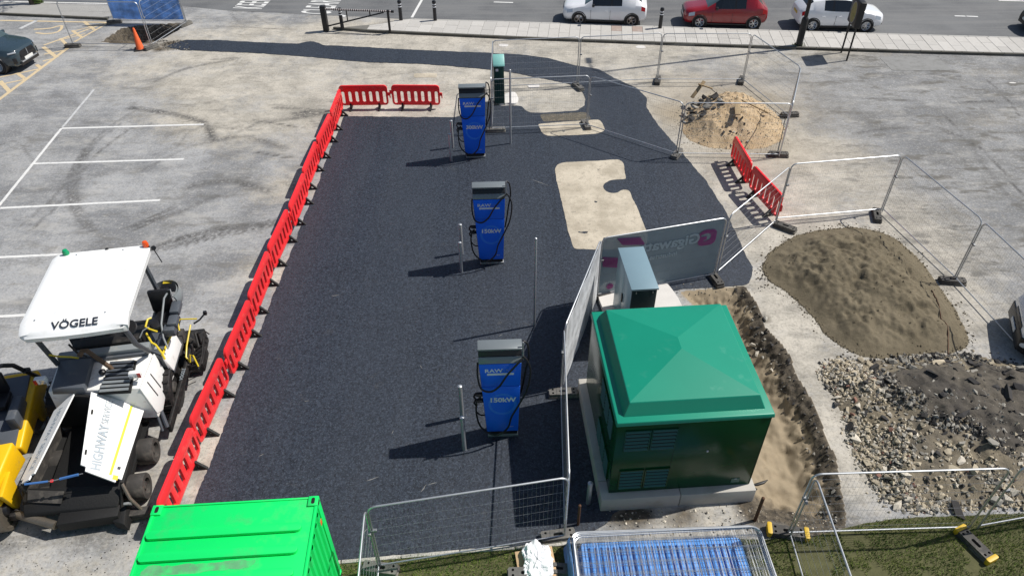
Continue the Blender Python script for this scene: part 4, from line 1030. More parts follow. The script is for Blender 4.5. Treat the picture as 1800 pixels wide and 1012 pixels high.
def louvre(x0, z0, w, h, n=6, side=False, yy=0):
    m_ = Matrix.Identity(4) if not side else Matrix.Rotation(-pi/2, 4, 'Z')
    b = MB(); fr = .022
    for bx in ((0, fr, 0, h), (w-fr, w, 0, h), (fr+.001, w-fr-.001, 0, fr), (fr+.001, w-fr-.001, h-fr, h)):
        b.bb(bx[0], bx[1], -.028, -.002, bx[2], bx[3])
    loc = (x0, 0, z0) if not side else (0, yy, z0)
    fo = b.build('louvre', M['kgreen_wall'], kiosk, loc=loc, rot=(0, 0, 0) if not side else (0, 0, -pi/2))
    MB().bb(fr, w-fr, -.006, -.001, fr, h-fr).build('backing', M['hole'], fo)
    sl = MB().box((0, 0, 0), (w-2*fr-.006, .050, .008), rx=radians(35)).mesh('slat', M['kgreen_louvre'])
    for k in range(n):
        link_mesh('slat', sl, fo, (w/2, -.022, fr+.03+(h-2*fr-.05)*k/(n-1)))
for x_ in (.16, .68): louvre(x_, 1.38, .50, .62)
for x_ in (.16, .68): louvre(x_, .14, .50, .62)
for y_ in (.62, 1.02, 1.42): louvre(0, 1.38, .38, .60, side=True, yy=y_); louvre(0, .14, .38, .60, side=True, yy=y_)
MB().bb(KW-.42, KW-.25, -.004, -.001, .10, .24).build('label_plate', M['kgreen_louvre'], kiosk)
MB().bb(KW-.36, KW-.31, -.006, -.004, .215, .228).build('label_print', M['white_print'], kiosk)
for x_ in (1.18, KW-.02): MB().bb(x_-.006, x_, -.003, -.0005, .02, KH-.02).build('door_seam', M['hole'], kiosk)
MB().lathe([(0, .02), (.022, .018), (.026, 0)], 10, Matrix.Rotation(pi/2, 4, 'X')).build('lock', M['galv'], kiosk, loc=(1.86, -.002, 1.22))
tag(MB().tube([(0, 0, 0), (.16, .01, .03), (.30, .06, .02), (.40, .10, .06)], [.012, .035, .035, .008], 8).build('cable_end', M['black_cable'], None, loc=(FRk.x+.1, FRk.y+.15, .12)), 'short black cable end lying at the right corner of the kiosk plinth', 'cable')

# grey cabinet behind the kiosk on its pale slab
zt = 2.05
ca = [G(x, y, zt) for x, y in ((1111.6, 508.5), (1157.3, 506.5), (1129.6, 432), (1087, 436.3))]
ang = atan2((ca[1]-ca[0]).y, (ca[1]-ca[0]).x); cw = (ca[1]-ca[0]).length; cdp = (ca[3]-ca[0]).length
cab = empty('feeder_cabinet', (ca[0].x, ca[0].y, 0), ang + radians(1.5), 'tall narrow grey metal cabinet between the kiosk and the grey banner', 'cabinet')
b = MB(); b.bb(.01, cw-.01, .012, cdp-.01, .12, zt-.05); b.build('body', M['cab_dark'], cab, bevel=.008)
b = MB(); b.bb(.0, .009, .03, cdp*.5-.004, .16, zt-.06); b.build('door', M['cab_grey'], cab, bevel=.003)
b = MB(); b.bb(.0, .009, cdp*.5+.004, cdp-.03, .16, zt-.06); b.build('door', M['cab_grey'], cab, bevel=.003)
b = MB(); b.hexa(ringq(-.02, cw+.02, -.02, cdp+.02, zt-.05), ringq(-.02, cw+.02, -.02, cdp+.02, zt)); b.build('lid', M['cab_grey'], cab, bevel=.006)
for x_ in (.10, cw-.12): MB().bb(x_, x_+.02, -.006, .012, zt-.16, zt-.10).build('latch', M['galv'], cab)
MB().bb(-.03, -.001, cdp*.45, cdp*.5, 1.0, 1.25).build('handle', M['black_plastic'], cab, bevel=.008)
sb = pxpoly([(1060, 545), (1046, 522), (1060, 500), (1168, 497), (1192, 530), (1205, 560), (1215, 620), (1060, 620)])
sl_ = MB().prism(dense(sb, .2, .008, True, 31), -.3, .13).build('concrete_slab', M['concrete_white'], None, bevel=.01, seg=1); tag(sl_, 'pale concrete base slab under the grey cabinet', 'base slab')

# small green pillar at the far end
pl = empty('feeder_pillar', (G(877, 185).x, G(877, 185).y, 0), radians(3), 'slim dark green service pillar with pale top inside the fenced corner', 'pillar')
MB().hexa(ringq(-.19, .24, -.02, .42, .0), ringq(-.17, .22, .0, .40, 1.62)).build('body', M['pillar_green'], pl, bevel=.015)
MB().add([(-.20, -.03, 1.62), (.25, -.03, 1.62), (.25, .44, 1.62), (-.20, .44, 1.62), (-.20, .02, 1.70), (.25, .02, 1.70), (.25, .40, 1.96), (-.20, .40, 1.96)], [(3, 2, 1, 0), (4, 5, 6, 7), (0, 1, 5, 4), (1, 2, 6, 5), (2, 3, 7, 6), (3, 0, 4, 7)]).build('cap', M['pillar_top'], pl, bevel=.02)
MB().bb(-.10, .0, -.012, .002, 1.42, 1.52).build('label_plate', M['white_print'], pl)
MB().prism([(-.22, 0), (.18, 0), (.2, .06), (-.2, .06)], -.02, .02).build('door_seam', M['hole'], pl, loc=(0, -.01, .05))
cb = MB().prism(dense(pxpoly([(868, 184), (874, 178), (893, 164), (908, 164), (912, 180), (905, 186), (893, 183), (880, 187)]), .1, .05, True, 33), -.05, .07).build('concrete_haunch', M['concrete_white'], None, bevel=.02); tag(cb, 'rough white concrete poured around the foot of the green pillar', 'concrete haunch')

# ================================================================== CONTAINER
cz = 2.55
A, B, Cn = G(270, 888, cz), G(560, 871, cz), G(535, 1012, cz)
cd_ = B-A; CW = cd_.length; ca_ = atan2(cd_.y, cd_.x)
ldir = (B-Cn).normalized()
cont = empty('shipping_container', (A.x, A.y, 0), ca_ - radians(0), 'bright green shipping container with ribbed dusty roof at the bottom left', 'container')
CL = 6.0
def P_(x, y, z): return (x + y*0.0, -y, z)
b = MB(); b.bb(.02, CW-.02, -CL+.02, -.02, .15, cz-.06); b.build('shell', M['container'], cont)
# roof sheet with long raised ribs
rb = MB(); rb.bb(.03, CW-.03, -CL+.03, -.03, cz-.055, cz-.03); rb.build('roof_sheet', M['container'], cont, bevel=.006)
dirt_m = mat('dusty_roof_panel', (0.10, 0.34, 0.15), .8, 0, .35, 5, dirt=(0.01, 0.72, 0.15), dirt_amt=.75, dirt_scale=4.0)
yk = -.58
for k in range(17):
    pr = rounded(.06, yk-.075, CW-.20, yk+.075, .07, 4)
    MB().prism(pr, cz-.03, cz+.035).build('roof_rib', M['container'], cont, bevel=.024, seg=3)
    if k in (1, 2): MB().prism(dense([(.12, yk-.29), (CW*.62, yk-.29), (CW*.72, yk-.11), (.25, yk-.11)], .06, .05, True, k+3), cz-.03, cz-.0275).build('dirt_patch', dirt_m, cont)
    yk -= .40
for nm, x0_, x1_, y0_, y1_ in (('rail', 0, CW, -.035, 0), ('rail', 0, CW, -CL, -CL+.035)):
    MB().bb(x0_+.16, x1_-.16, y0_, y1_, cz-.12, cz-.01).build(nm, M['container'], cont, bevel=.008); MB().bb(x0_+.16, x1_-.16, y0_, y1_, .02, .16).build(nm, M['container'], cont, bevel=.008)
for xx in (0, CW-.05):
    MB().bb(xx, xx+.05, -CL+.16, -.16, cz-.10, cz-.012).build('rail', M['container'], cont, bevel=.008); MB().bb(xx, xx+.05, -CL+.16, -.16, .02, .16).build('rail', M['container'], cont, bevel=.008)
    for yy in (-.08, -CL+.08): MB().bb(xx-.002 if xx == 0 else xx-.05, xx+.10 if xx == 0 else xx+.052, yy-.08, yy+.08, .17, cz-.13).build('corner_post', M['container'], cont, bevel=.008)
for sx in (0, 1):
    for yy in (0, -CL):
        for z_ in (.06, cz-.055):
            x_ = .08 if sx == 0 else CW-.08; y_ = yy-.09 if yy == 0 else yy+.09
            o_ = MB().box((x_, y_, z_), (.17, .19, .122)).build('corner_casting', M['container'], cont, bevel=.008)
            MB().prism(rounded(x_-.03, y_-.06, x_+.03, y_+.06, .028, 4), z_+.059, z_+.0625).build('socket', M['hole'], o_)
            MB().box((x_+(.086 if sx else -.086), y_, z_), (.004, .09, .06)).build('socket', M['hole'], o_)
# side corrugation
def corr(x_out, sgn):
    b = MB(); n = int((CL-.34)/.20); prof = []
    for k in range(n):
        y = -.17 - k*.20; prof += [(y, 0), (y-.07, 0), (y-.10, .036), (y-.17, .036)]
    prof.append((-CL+.17, 0)); N_ = len(prof)
    vs = [(x_out + sgn*d_, y, z) for z in (.16, cz-.10) for y, d_ in prof]
    b.add(vs, [(i, i+1, N_+i+1, N_+i) if sgn > 0 else (i+1, i, N_+i, N_+i+1) for i in range(N_-1)])
    return b
corr(CW-.018, 1).build('side_sheet', M['container'], cont, smooth=0); corr(.018, -1).build('side_sheet', M['container'], cont, smooth=0)
MB().bb(CW+.019, CW+.022, -.32, -.24, cz-.42, cz-.30).build('sticker', M['cone'], cont)

# ================================================================== STACK OF PANELS AND BLUE BARRIERS
sA, sB = G(1005, 930, .50), G(1330, 916, .50)
sang = atan2((sB-sA).y, (sB-sA).x); SL = (sB-sA).length
blue_me = None
def blue_barrier():
    b = MB(); holes = []
    for k in range(24):
        x = .13 + k*.122; holes.append(rounded(x, .12, x+.042, .88, .018, 2))
    b.prism(rounded(0, 0, 3.15, 1.0, .10, 4), -.02, .02, holes=holes); return b.mesh('blue_barrier', M['blue_plastic'], bevel=.006, seg=1)
blue_me = blue_barrier()
lv = ['at the bottom', 'second from the bottom', 'third from the bottom', 'fourth from the bottom', 'fifth from the bottom', 'at the top']
for k in range(4):
    for r_ in range(2):
        c = sA + Vector((cos(sang), sin(sang), 0))*(.10+.02*k) + Vector((sin(sang), -cos(sang), 0))*(.16 + r_*1.02)
        o = link_mesh('blue_barrier', blue_me, None, (c.x, c.y, .075+.066*k), (0, 0, sang + .01*((k*7) % 3-1)))
        o.rotation_euler = (pi, 0, sang + .012*((k*7) % 3-1))
        o['label'] = 'blue slotted barrier under the mesh panels, %s layer of the %s pile' % (['lowest', 'second', 'third', 'uppermost'][k], ['far', 'near'][r_])
        o['category'] = 'barrier'; o['group'] = 'blue barriers stacked on the grass'
for k in range(5):
    z = .325 + .042*k
    off = [(.0, 0.0), (.03, .06), (-.02, .02), (.04, .15), (0, .10), (.02, .04), (-.01, .0)][k]
    r = empty('site_fence', (0, 0, 0), 0, 'mesh fence panel lying flat on the blue stack, ' + ['lowest', 'second from below', 'middle one', 'second from the top', 'topmost'][k], 'fence panel', 'fence panels stacked flat at the bottom edge')
    c = sA + Vector((cos(sang), sin(sang), 0))*off[0] + Vector((sin(sang), -cos(sang), 0))*off[1]
    r.location = (c.x, c.y, z + .02); r.rotation_euler = (-pi/2 - .004*(k % 2), 0, sang + radians([0, .3, -.4, .6, -.2, .2, 0][k])); r.scale = (SL/FW, 1, 1)
    # local z runs away from the camera end: shift so the round top faces the far side
    r.location = r.location - Vector((-sin(sang), cos(sang), 0))*FH
    r.rotation_euler = (-pi/2, 0, r.rotation_euler.z)
    link_mesh('frame', FR_ME, r); link_mesh('wire_mesh', WS_ME, r)
ft = MB(); ft.grid(14, 10, lambda u_, v_: (-.16 + .10*v_ + .03*noise.noise(Vector((u_*5, v_*4, 2))), -.15 - 1.4*u_, .02 + .5*v_ + .03*noise.noise(Vector((u_*4, v_*3, 7))))); ft.grid(14, 10, lambda u_, v_: (-.155 + .10*v_ + .03*noise.noise(Vector((u_*5, v_*4, 2))), -.15 - 1.4*u_, .02 + .5*v_ + .03*noise.noise(Vector((u_*4, v_*3, 7)))))
o = ft.build('blue_tarpaulin', M['blue_sheet'], None, loc=(sA.x, sA.y, 0), rot=(0, 0, sang)); tag(o, 'crumpled blue sheet hanging at the left side of the panel stack', 'sheet')

# cardboard, bag and spare blocks on the grass
cbm = G(942, 990, .02)
o = MB().box((0, 0, 0), (.74, .62, .03)).build('cardboard_sheet', M['cardboard'], None, bevel=.004, loc=(cbm.x, cbm.y-.05, .10), rot=(.02, -.03, radians(8))); tag(o, 'flat piece of brown cardboard on the grass under a white bag', 'cardboard')
bg_ = MB()
def bagf(u_, v_):
    a = 2*pi*u_; t_ = pi*v_
    n_ = 1 + .35*noise.noise(Vector((cos(a)*1.6, sin(a)*1.6, t_*2+4))) - .30*abs(noise.noise(Vector((cos(a)*2.6, sin(a)*2.6, t_*3+1)))) - .16*abs(noise.noise(Vector((cos(a)*6, sin(a)*6, t_*7+1))))
    return (.27*n_*sin(t_)*cos(a)*(1.1-.3*cos(t_)), .46*n_*sin(t_)*sin(a), .10 - .10*n_*cos(t_) + .05*noise.noise(Vector((cos(a)*sin(t_)*5, sin(a)*sin(t_)*5, 2.2)))*sin(t_))
bg_.grid(90, 60, bagf, True)
o = bg_.build('rubble_bag', M['bag'], None, smooth=25, loc=(cbm.x+.03, cbm.y-.06, .12), weld=True); tag(o, 'crumpled white plastic bag lying on the cardboard at the bottom', 'bag')
foot(0, 0, 0, 'spare grey fence foot left of the white bag', True, world=(cbm.x-.20, cbm.y-.30, 0), z=.10)
foot(0, 0, 0, 'spare grey fence foot right of the white bag', True, world=(cbm.x+.42, cbm.y-.16, 0), z=.0).rotation_euler[2] = radians(-6)

# ================================================================== HEAPS
def heap_mat(name, c0, c1, c2, scale=5.0, grain=60.0, bs=.6):
    m, nt, b = new_mat(name); p = world_pos(nt)
    a = noise_tex(nt, p, scale*.3, 6, .65); f = noise_tex(nt, p, scale*3, 6, .7); g = noise_tex(nt, p, grain, 4, .7)
    c = mixc(nt, ramp(nt, a, .32, .68), c0, c1)
    c = mixc(nt, math_n(nt, 'MULTIPLY', ramp(nt, f, .52, .72), .7), c, c2)
    c = mixc(nt, math_n(nt, 'MULTIPLY', ramp(nt, g, .58, .72), .5), c, tuple(min(1, x*1.6) for x in c1))
    nt.links.new(c, b.inputs['Base Color']); b.inputs['Roughness'].default_value = .95; b.inputs['Specular IOR Level'].default_value = .2
    bump(nt, b, math_n(nt, 'ADD', f, math_n(nt, 'MULTIPLY', g, .5)), bs, .025); return m
def heap(name, px, H, slope, rough, res, m, label, cat, seed, peak=None, parent=None):
    P = dense(pxpoly(px), .2, .06, True, seed)
    xs = [p[0] for p in P]; ys = [p[1] for p in P]
    X, Y = np.meshgrid(np.arange(min(xs)-.1, max(xs)+.1, res), np.arange(min(ys)-.1, max(ys)+.1, res), indexing='ij')
    sd = sdist(X, Y, P)
    d = np.maximum(sd, 0)
    d = d*d/(d+.30)
    h = H*(1-np.exp(-d*slope*1.15/H))
    h = h*(.72+.56*fbm(X, Y, .55, seed))
    h += np.minimum(d*1.6, 1)*((fbm(X, Y, 2.4, seed+5)-.5)*rough + (fbm(X, Y, 8, seed+8)-.5)*rough*.42)
    Z = np.where(sd > 0, np.maximum(h, .004) + .012, -.06)
    ni, nj = X.shape; keep = sd > -res*1.8
    idx = -np.ones(X.shape, int); idx[keep] = np.arange(keep.sum())
    vs = np.stack([X[keep], Y[keep], Z[keep]], -1)
    q = np.stack([idx[:-1, :-1], idx[1:, :-1], idx[1:, 1:], idx[:-1, 1:]], -1).reshape(-1, 4); q = q[(q >= 0).all(1)]
    me = bpy.data.meshes.new(name); me.from_pydata(vs.tolist(), [], q.tolist()); me.polygons.foreach_set('use_smooth', [True]*len(me.polygons)); me.materials.append(m)
    cx, cy = sum(xs)/len(xs), sum(ys)/len(ys)
    def zf(x, y):
        i = int(round((x-X[0, 0])/res)); j = int(round((y-Y[0, 0])/res))
        if 0 <= i < ni and 0 <= j < nj: return max(Z[i, j], 0)
        return 0.0
    return me, P, zf
sandm = heap_mat('brown_sharp_sand', (0.125, 0.105, 0.070), (0.185, 0.156, 0.106), (0.080, 0.067, 0.047), 4, 70, .7)
me_, P_s, z_s = heap('sand_heap', [(1340, 466), (1352, 440), (1395, 415), (1440, 404), (1500, 398), (1562, 410), (1612, 450), (1650, 500), (1690, 560), (1706, 605), (1690, 622), (1620, 622), (1540, 634), (1492, 622), (1450, 590), (1418, 545), (1370, 505), (1345, 492)], .66, .52, .36, .04, sandm, '', '', 3)
o = link_mesh('sand_heap', me_); tag(o, 'wide heap of brown building sand inside the right-hand fence', 'sand heap')
hp = [G(x_, y_, .3) for x_, y_ in ((1640, 505), (1648, 522), (1654, 545), (1660, 555), (1668, 570), (1672, 590), (1675, 612))]
hp = [a.lerp(b_, t_) for a, b_ in zip(hp[:-1], hp[1:]) for t_ in (0, .25, .5, .75)] + [hp[-1]]
clod = MB(); rs = random.Random(4)
oct_ = [(1, 0, 0), (-1, 0, 0), (0, 1, 0), (0, -1, 0), (0, 0, 1), (0, 0, -1)]; ocf = [(0, 2, 4), (2, 1, 4), (1, 3, 4), (3, 0, 4), (2, 0, 5), (1, 2, 5), (3, 1, 5), (0, 3, 5)]
bx_ = [p[0] for p in P_s]; by_ = [p[1] for p in P_s]; PX = np.array([rs.uniform(min(bx_)-.4, max(bx_)+.4) for _ in range(9000)]); PY = np.array([rs.uniform(min(by_)-.4, max(by_)+.4) for _ in range(9000)]); SDs = sdist(PX, PY, P_s)
for x, y, d_ in zip(PX, PY, SDs):
    if d_ < -.30*rs.random()**2 or (d_ > .12 and rs.random() > .05): continue
    s_ = .008+.028*rs.random()**3
    clod.add([(x+a*s_*rs.uniform(.6, 1.3), y+b_*s_*rs.uniform(.6, 1.3), max(0, z_s(x, y)) + s_*.3 + c*s_*.8) for a, b_, c in oct_], ocf)
o = clod.build('sand_clods', sandm, None, smooth=0); tag(o, 'loose clods of brown sand scattered over and around the sand heap', 'sand', kind='stuff')
crack = MB().tube([(q.x, q.y, z_s(q.x, q.y)+.012) for q in hp], .013, 5).build('hose', M['rust'], None); tag(crack, 'thin brown hose lying down the right side of the sand heap', 'hose')

def stone_mesh(seed, sx, sy, sz, m, flat=.0):
    rs = random.Random(seed); bm = bmesh.new()
    if seed % 2:
        bmesh.ops.create_cube(bm, size=1.5); bmesh.ops.triangulate(bm, faces=bm.faces)
        for v in bm.verts: v.co += Vector((rs.uniform(-.34, .34), rs.uniform(-.34, .34), rs.uniform(-.3, .3)))
    else: bmesh.ops.create_icosphere(bm, subdivisions=1, radius=1.0)
    pl_ = [(Vector((rs.uniform(-1, 1), rs.uniform(-1, 1), rs.uniform(-1, 1))).normalized(), rs.uniform(.42, .80)) for _ in range(11)]
    for v in bm.verts:
        for n_, d_ in pl_:
            k = v.co.dot(n_)
            if k > d_: v.co -= n_*(k-d_)
        v.co = Vector((v.co.x*sx, v.co.y*sy, v.co.z*sz))*(1 + rs.uniform(-.08, .08))
    me = bpy.data.meshes.new('stone'); bm.to_mesh(me); bm.free(); me.materials.append(m); return me
ST = {
 'tan': mat('tan_stone', (0.40, 0.345, 0.25), .9, 0, .18, 5, rnd=.25, bmp=.4, bscale=20),
 'grey': mat('grey_stone', (0.27, 0.255, 0.22), .9, 0, .2, 5, rnd=.3, bmp=.4, bscale=20),
 'pale': mat('pale_stone', (0.56, 0.51, 0.42), .9, 0, .15, 5, rnd=.15, bmp=.4, bscale=20),
 'black': M['asphalt_lump'], 'brick': mat('brick_lump', (0.21, 0.11, 0.08), .9, 0, .2, 6, rnd=.2, bmp=.3, bscale=20)}
stones = {k: [stone_mesh(i*13+hash_, a, b_, c, ST[k]) for i, (a, b_, c) in enumerate(((1, .8, .45), (1, .6, .4), (1, .9, .55), (1, .55, .3), (1, .75, .3), (1, .65, .35)))] for k, hash_ in (('tan', 1), ('grey', 2), ('pale', 3), ('black', 4), ('brick', 5))}
# rubble heap
rub_px = [(1440, 655), (1462, 640), (1490, 632), (1540, 632), (1620, 626), (1700, 622), (1760, 632), (1830, 655), (1900, 700), (1920, 800), (1890, 890), (1720, 896), (1600, 898), (1560, 890), (1530, 850), (1500, 790), (1490, 740), (1462, 700)]
rubm = heap_mat('rubble_earth', (0.12, 0.108, 0.088), (0.25, 0.21, 0.145), (0.05, 0.046, 0.042), 3, 40, 1.0)
me_, P_r, z_r = heap('rubble_heap', rub_px, .55, .55, .34, .07, rubm, '', '', 17)
rub = empty('rubble_heap', (G(1650, 760).x, G(1650, 760).y, 0), 0, 'heap of broken stone, asphalt and earth behind the near right fence', 'rubble heap')
earth = link_mesh('earth', me_, rub); earth.matrix_parent_inverse = Matrix.Translation(-rub.location)
def scatter(n, P, zf, par, kinds, smin, smax, seed, powr=2.2, zone=None, lab=None):
    rs = random.Random(seed); xs = [p[0] for p in P]; ys = [p[1] for p in P]; k = 0; tries = 0
    Pn = P; pts = []
    while k < n and tries < n*40:
        tries += 1
        x = rs.uniform(min(xs), max(xs)); y = rs.uniform(min(ys), max(ys))
        if not inside(np.array([x]), np.array([y]), Pn)[0]: continue
        if zone and not zone(x, y, rs): continue
        s_ = smin + (smax-smin)*rs.random()**powr
        if any((x-a)**2 + (y-b)**2 < ((s_+c)*.52)**2 for a, b, c in pts): continue
        pts.append((x, y, s_))
        kind = kinds(x, y, rs)
        o = bpy.data.objects.new('stone', rs.choice(stones[kind])); COL.objects.link(o); o.parent = par
        o.location = (x-par.location.x, y-par.location.y, zf(x, y) + s_*.18); o.scale = (s_, s_*rs.uniform(.75, 1.1), s_*rs.uniform(.8, 1.2)); o.rotation_euler = (rs.uniform(-.4, .4), rs.uniform(-.4, .4), rs.uniform(0, 6.3))
        k += 1
    return pts
mudc = G(1700, 690)
def rub_zone(x, y, rs):
    w = noise.noise(Vector((x*.45, y*.45, 5)))
    dm = hypot(x-mudc.x, (y-mudc.y)*1.3)
    ed = max(0, 1.9-min(hypot(x-q[0], y-q[1]) for q in P_r[::3]))
    return rs.random() < (.45 if dm < 1.7 else 1.0)*(.35+.5*ed)*(1.0 if w > -.15 else .5)
def rub_kind(x, y, rs):
    dm = hypot(x-mudc.x, y-mudc.y)
    r = rs.random()
    if dm < 2.2: return 'black' if r < .45 else ('grey' if r < .9 else 'tan')
    return 'tan' if r < .46 else ('grey' if r < .66 else ('pale' if r < .90 else ('black' if r < .975 else 'brick')))
pts_ = scatter(298, P_r, z_r, rub, rub_kind, .07, .20, 5, 1.5, rub_zone)
# small rubble, uncountable
def small_rubble(P, zf, n, seed, s0, s1, mset, par, edge=.25, zone=None, kind=None):
    rs = random.Random(seed); xs = [p[0] for p in P]; ys = [p[1] for p in P]
    X = np.array([rs.uniform(min(xs)-edge, max(xs)+edge) for _ in range(n)]); Y = np.array([rs.uniform(min(ys)-edge, max(ys)+edge) for _ in range(n)])
    sd = sdist(X, Y, P); ok = sd > -edge*np.array([rs.random()**2 for _ in range(n)])
    groups = {k: MB() for k in mset}
    base = [(1, 0, 0), (-1, 0, 0), (0, 1, 0), (0, -1, 0), (0, 0, 1), (0, 0, -1)]
    fc = [(0, 2, 4), (2, 1, 4), (1, 3, 4), (3, 0, 4), (2, 0, 5), (1, 2, 5), (3, 1, 5), (0, 3, 5)]
    for x, y, g in zip(X, Y, ok):
        if not g or (zone and not zone(x, y, rs)): continue
        s_ = s0+(s1-s0)*rs.random()**2; a = rs.uniform(0, 6.3); z = zf(x, y) + s_*.3
        ca, sa = cos(a), sin(a); vs = []
        for bx, by, bz in base:
            q = Vector((bx*rs.uniform(.6, 1.2), by*rs.uniform(.5, 1.1), bz*rs.uniform(.4, .9)))*s_ + Vector((rs.uniform(-.3, .3), rs.uniform(-.3, .3), rs.uniform(-.2, .2)))*s_
            vs.append((x+q.x*ca-q.y*sa, y+q.x*sa+q.y*ca, z+q.z))
        kk = kind(x, y, rs) if kind else rs.choice(mset)
        groups.setdefault(kk, MB()).add(vs, fc)
    for k, b in groups.items():
        if b.v:
            o = b.build('rubble_bits', ST[k], par, smooth=0); tag(o, kind='stuff')
            o.matrix_parent_inverse = Matrix.Translation(-par.location)
def rub_zone2(x, y, rs):
    w = noise.noise(Vector((x*.8, y*.8, 15))) + .5*noise.noise(Vector((x*2.2, y*2.2, 3)))
    dm = hypot(x-mudc.x, (y-mudc.y)*1.2)
    return rs.random() < max(.10, min(1, (w+.30)*2.0))*(.55 if dm < 1.8 else 1)
small_rubble(P_r, z_r, 5500, 39, .035, .085, ['tan'], rub, .1, rub_zone2, rub_kind)
small_rubble(P_r, z_r, 22000, 9, .010, .055, ['tan'], rub, .25, rub_zone2, rub_kind)
# dark wet earth on the upper right of the rubble
dkm = heap_mat('dark_earth', (0.06, 0.055, 0.05), (0.13, 0.115, 0.092), (0.03, 0.028, 0.026), 3, 40, 1.0)
DP = dense(pxpoly([(1585, 655), (1640, 632), (1720, 628), (1800, 655), (1850, 700), (1840, 770), (1770, 800), (1700, 760), (1650, 735), (1600, 700)], .3), .1, .45, True, 71, 1.2)
xs_ = [q[0] for q in DP]; ys_ = [q[1] for q in DP]
DX, DY = np.meshgrid(np.arange(min(xs_), max(xs_), .06), np.arange(min(ys_), max(ys_), .06), indexing='ij'); DS = sdist(DX, DY, DP)
DZ = np.vectorize(z_r)(DX, DY) + np.clip(DS*.25, -.08, .05) + (fbm(DX, DY, 5, 72)-.5)*.08
kp = DS > -.25; ix = -np.ones(DX.shape, int); ix[kp] = np.arange(kp.sum()); qd = np.stack([ix[:-1, :-1], ix[1:, :-1], ix[1:, 1:], ix[:-1, 1:]], -1).reshape(-1, 4); qd = qd[(qd >= 0).all(1)]
me_ = bpy.data.meshes.new('dark_earth'); me_.from_pydata(np.stack([DX[kp], DY[kp], DZ[kp]], -1).tolist(), [], qd.tolist()); me_.polygons.foreach_set('use_smooth', [True]*len(me_.polygons)); me_.materials.append(dkm)
de_ = link_mesh('dark_earth', me_, rub); de_.matrix_parent_inverse = Matrix.Translation(-rub.location)
# big asphalt lumps on the rubble
for px, py, s_ in ((1540, 637, .22), (1690, 735, .34), (1500, 735, .2), (1640, 655, .25), (1720, 640, .22), (1770, 700, .3), (1600, 760, .18), (1690, 880, .28), (1790, 690, .26)):
    c = G(px, py, .35); o = link_mesh('asphalt_lump', stones['black'][RNG.randrange(5)], rub, (c.x-rub.location.x, c.y-rub.location.y, z_r(c.x, c.y)+.06), (RNG.uniform(-.3, .3), RNG.uniform(-.3, .3), RNG.uniform(0, 6)), (s_, s_*.8, s_*.7))
# gravel heap with planks
gravm = heap_mat('yellow_gravel', (0.40, 0.29, 0.17), (0.56, 0.43, 0.28), (0.26, 0.20, 0.13), 6, 34, 1.0)
grav_px = [(1196, 228), (1204, 205), (1215, 185), (1240, 168), (1290, 164), (1335, 177), (1365, 200), (1380, 222), (1376, 248), (1340, 262), (1290, 264), (1240, 260), (1210, 248)]
me_, P_g, z_g = heap('gravel_heap', grav_px, 1.0, .80, .30, .05, gravm, '', '', 29)
gh = empty('gravel_heap', (G(1290, 215).x, G(1290, 215).y, 0), 0, 'heap of yellow gravel topped with broken asphalt inside the far fence', 'gravel heap')
e_ = link_mesh('gravel', me_, gh); e_.matrix_parent_inverse = Matrix.Translation(-gh.location)
small_rubble(P_g, z_g, 2600, 19, .012, .04, ['pale', 'tan', 'tan'], gh, .4)
def dz(px0, py0, r): c = G(px0, py0, .6); return lambda x, y, rs: hypot(x-c.x, (y-c.y)*.8) < r
scatter(46, P_g, z_g, gh, lambda x, y, rs: 'black' if rs.random() < .72 else 'grey', .09, .30, 15, 1.4, dz(1228, 172, .95))
scatter(16, P_g, z_g, gh, lambda x, y, rs: 'black' if rs.random() < .6 else 'grey', .07, .15, 16, 1.6, dz(1295, 222, .5))
for (p0, z0, p1, z1, w, label) in (((1216, 172), .45, (1238, 143), .95, .14, 'leaning plank sticking up at the left of the gravel heap'), ((1296, 178), .98, (1297, 202), .86, .20, 'short pale plank lying on the gravel heap, its end towards the camera'), ((1304, 176), .95, (1350, 198), .50, .10, 'long dark plank lying down the right side of the gravel heap'), ((1228, 148), .85, (1252, 156), .95, .06, 'thin batten behind the asphalt lumps on the gravel heap')):
    A, B = G(p0[0], p0[1], z0), G(p1[0], p1[1], z1); d = B-A
    o = MB().box((0, 0, 0), (d.length, w, .045)).build('plank', M['timber'], None, bevel=.005)
    o.location = (A+B)/2; o.rotation_euler = d.to_track_quat('X', 'Z').to_euler(); tag(o, label, 'plank', 'planks on the gravel heap')
# stones along the trench, pit edge, loose grit
tr = empty('trench_spoil', (G(1350, 560).x, G(1350, 560).y, 0), 0, 'stones and broken asphalt lying along the dug trench beside the kiosk', 'spoil')
zg = lambda x, y: float(ground_z(np.array([x]), np.array([y]))[0])
edge_pts = TRENCH_RW
rs = random.Random(77)
for k in range(150):
    i = rs.randrange(len(edge_pts)-1); t_ = rs.random(); a, b_ = edge_pts[i], edge_pts[i+1]
    off = rs.uniform(.02, .45); nx, ny = -(b_[1]-a[1]), (b_[0]-a[0]); L_ = hypot(nx, ny) or 1
    s1 = -1 if nx > 0 else 1
    x = a[0]+(b_[0]-a[0])*t_ + s1*nx/L_*off; y = a[1]+(b_[1]-a[1])*t_ + s1*ny/L_*off
    s_ = rs.uniform(.025, .085)
    o = link_mesh('stone', rs.choice(stones['black' if rs.random() < .65 else 'grey']), tr, (x-tr.location.x, y-tr.location.y, zg(x, y)+s_*.2), (rs.random(), rs.random(), rs.random()*6), (s_, s_, s_))
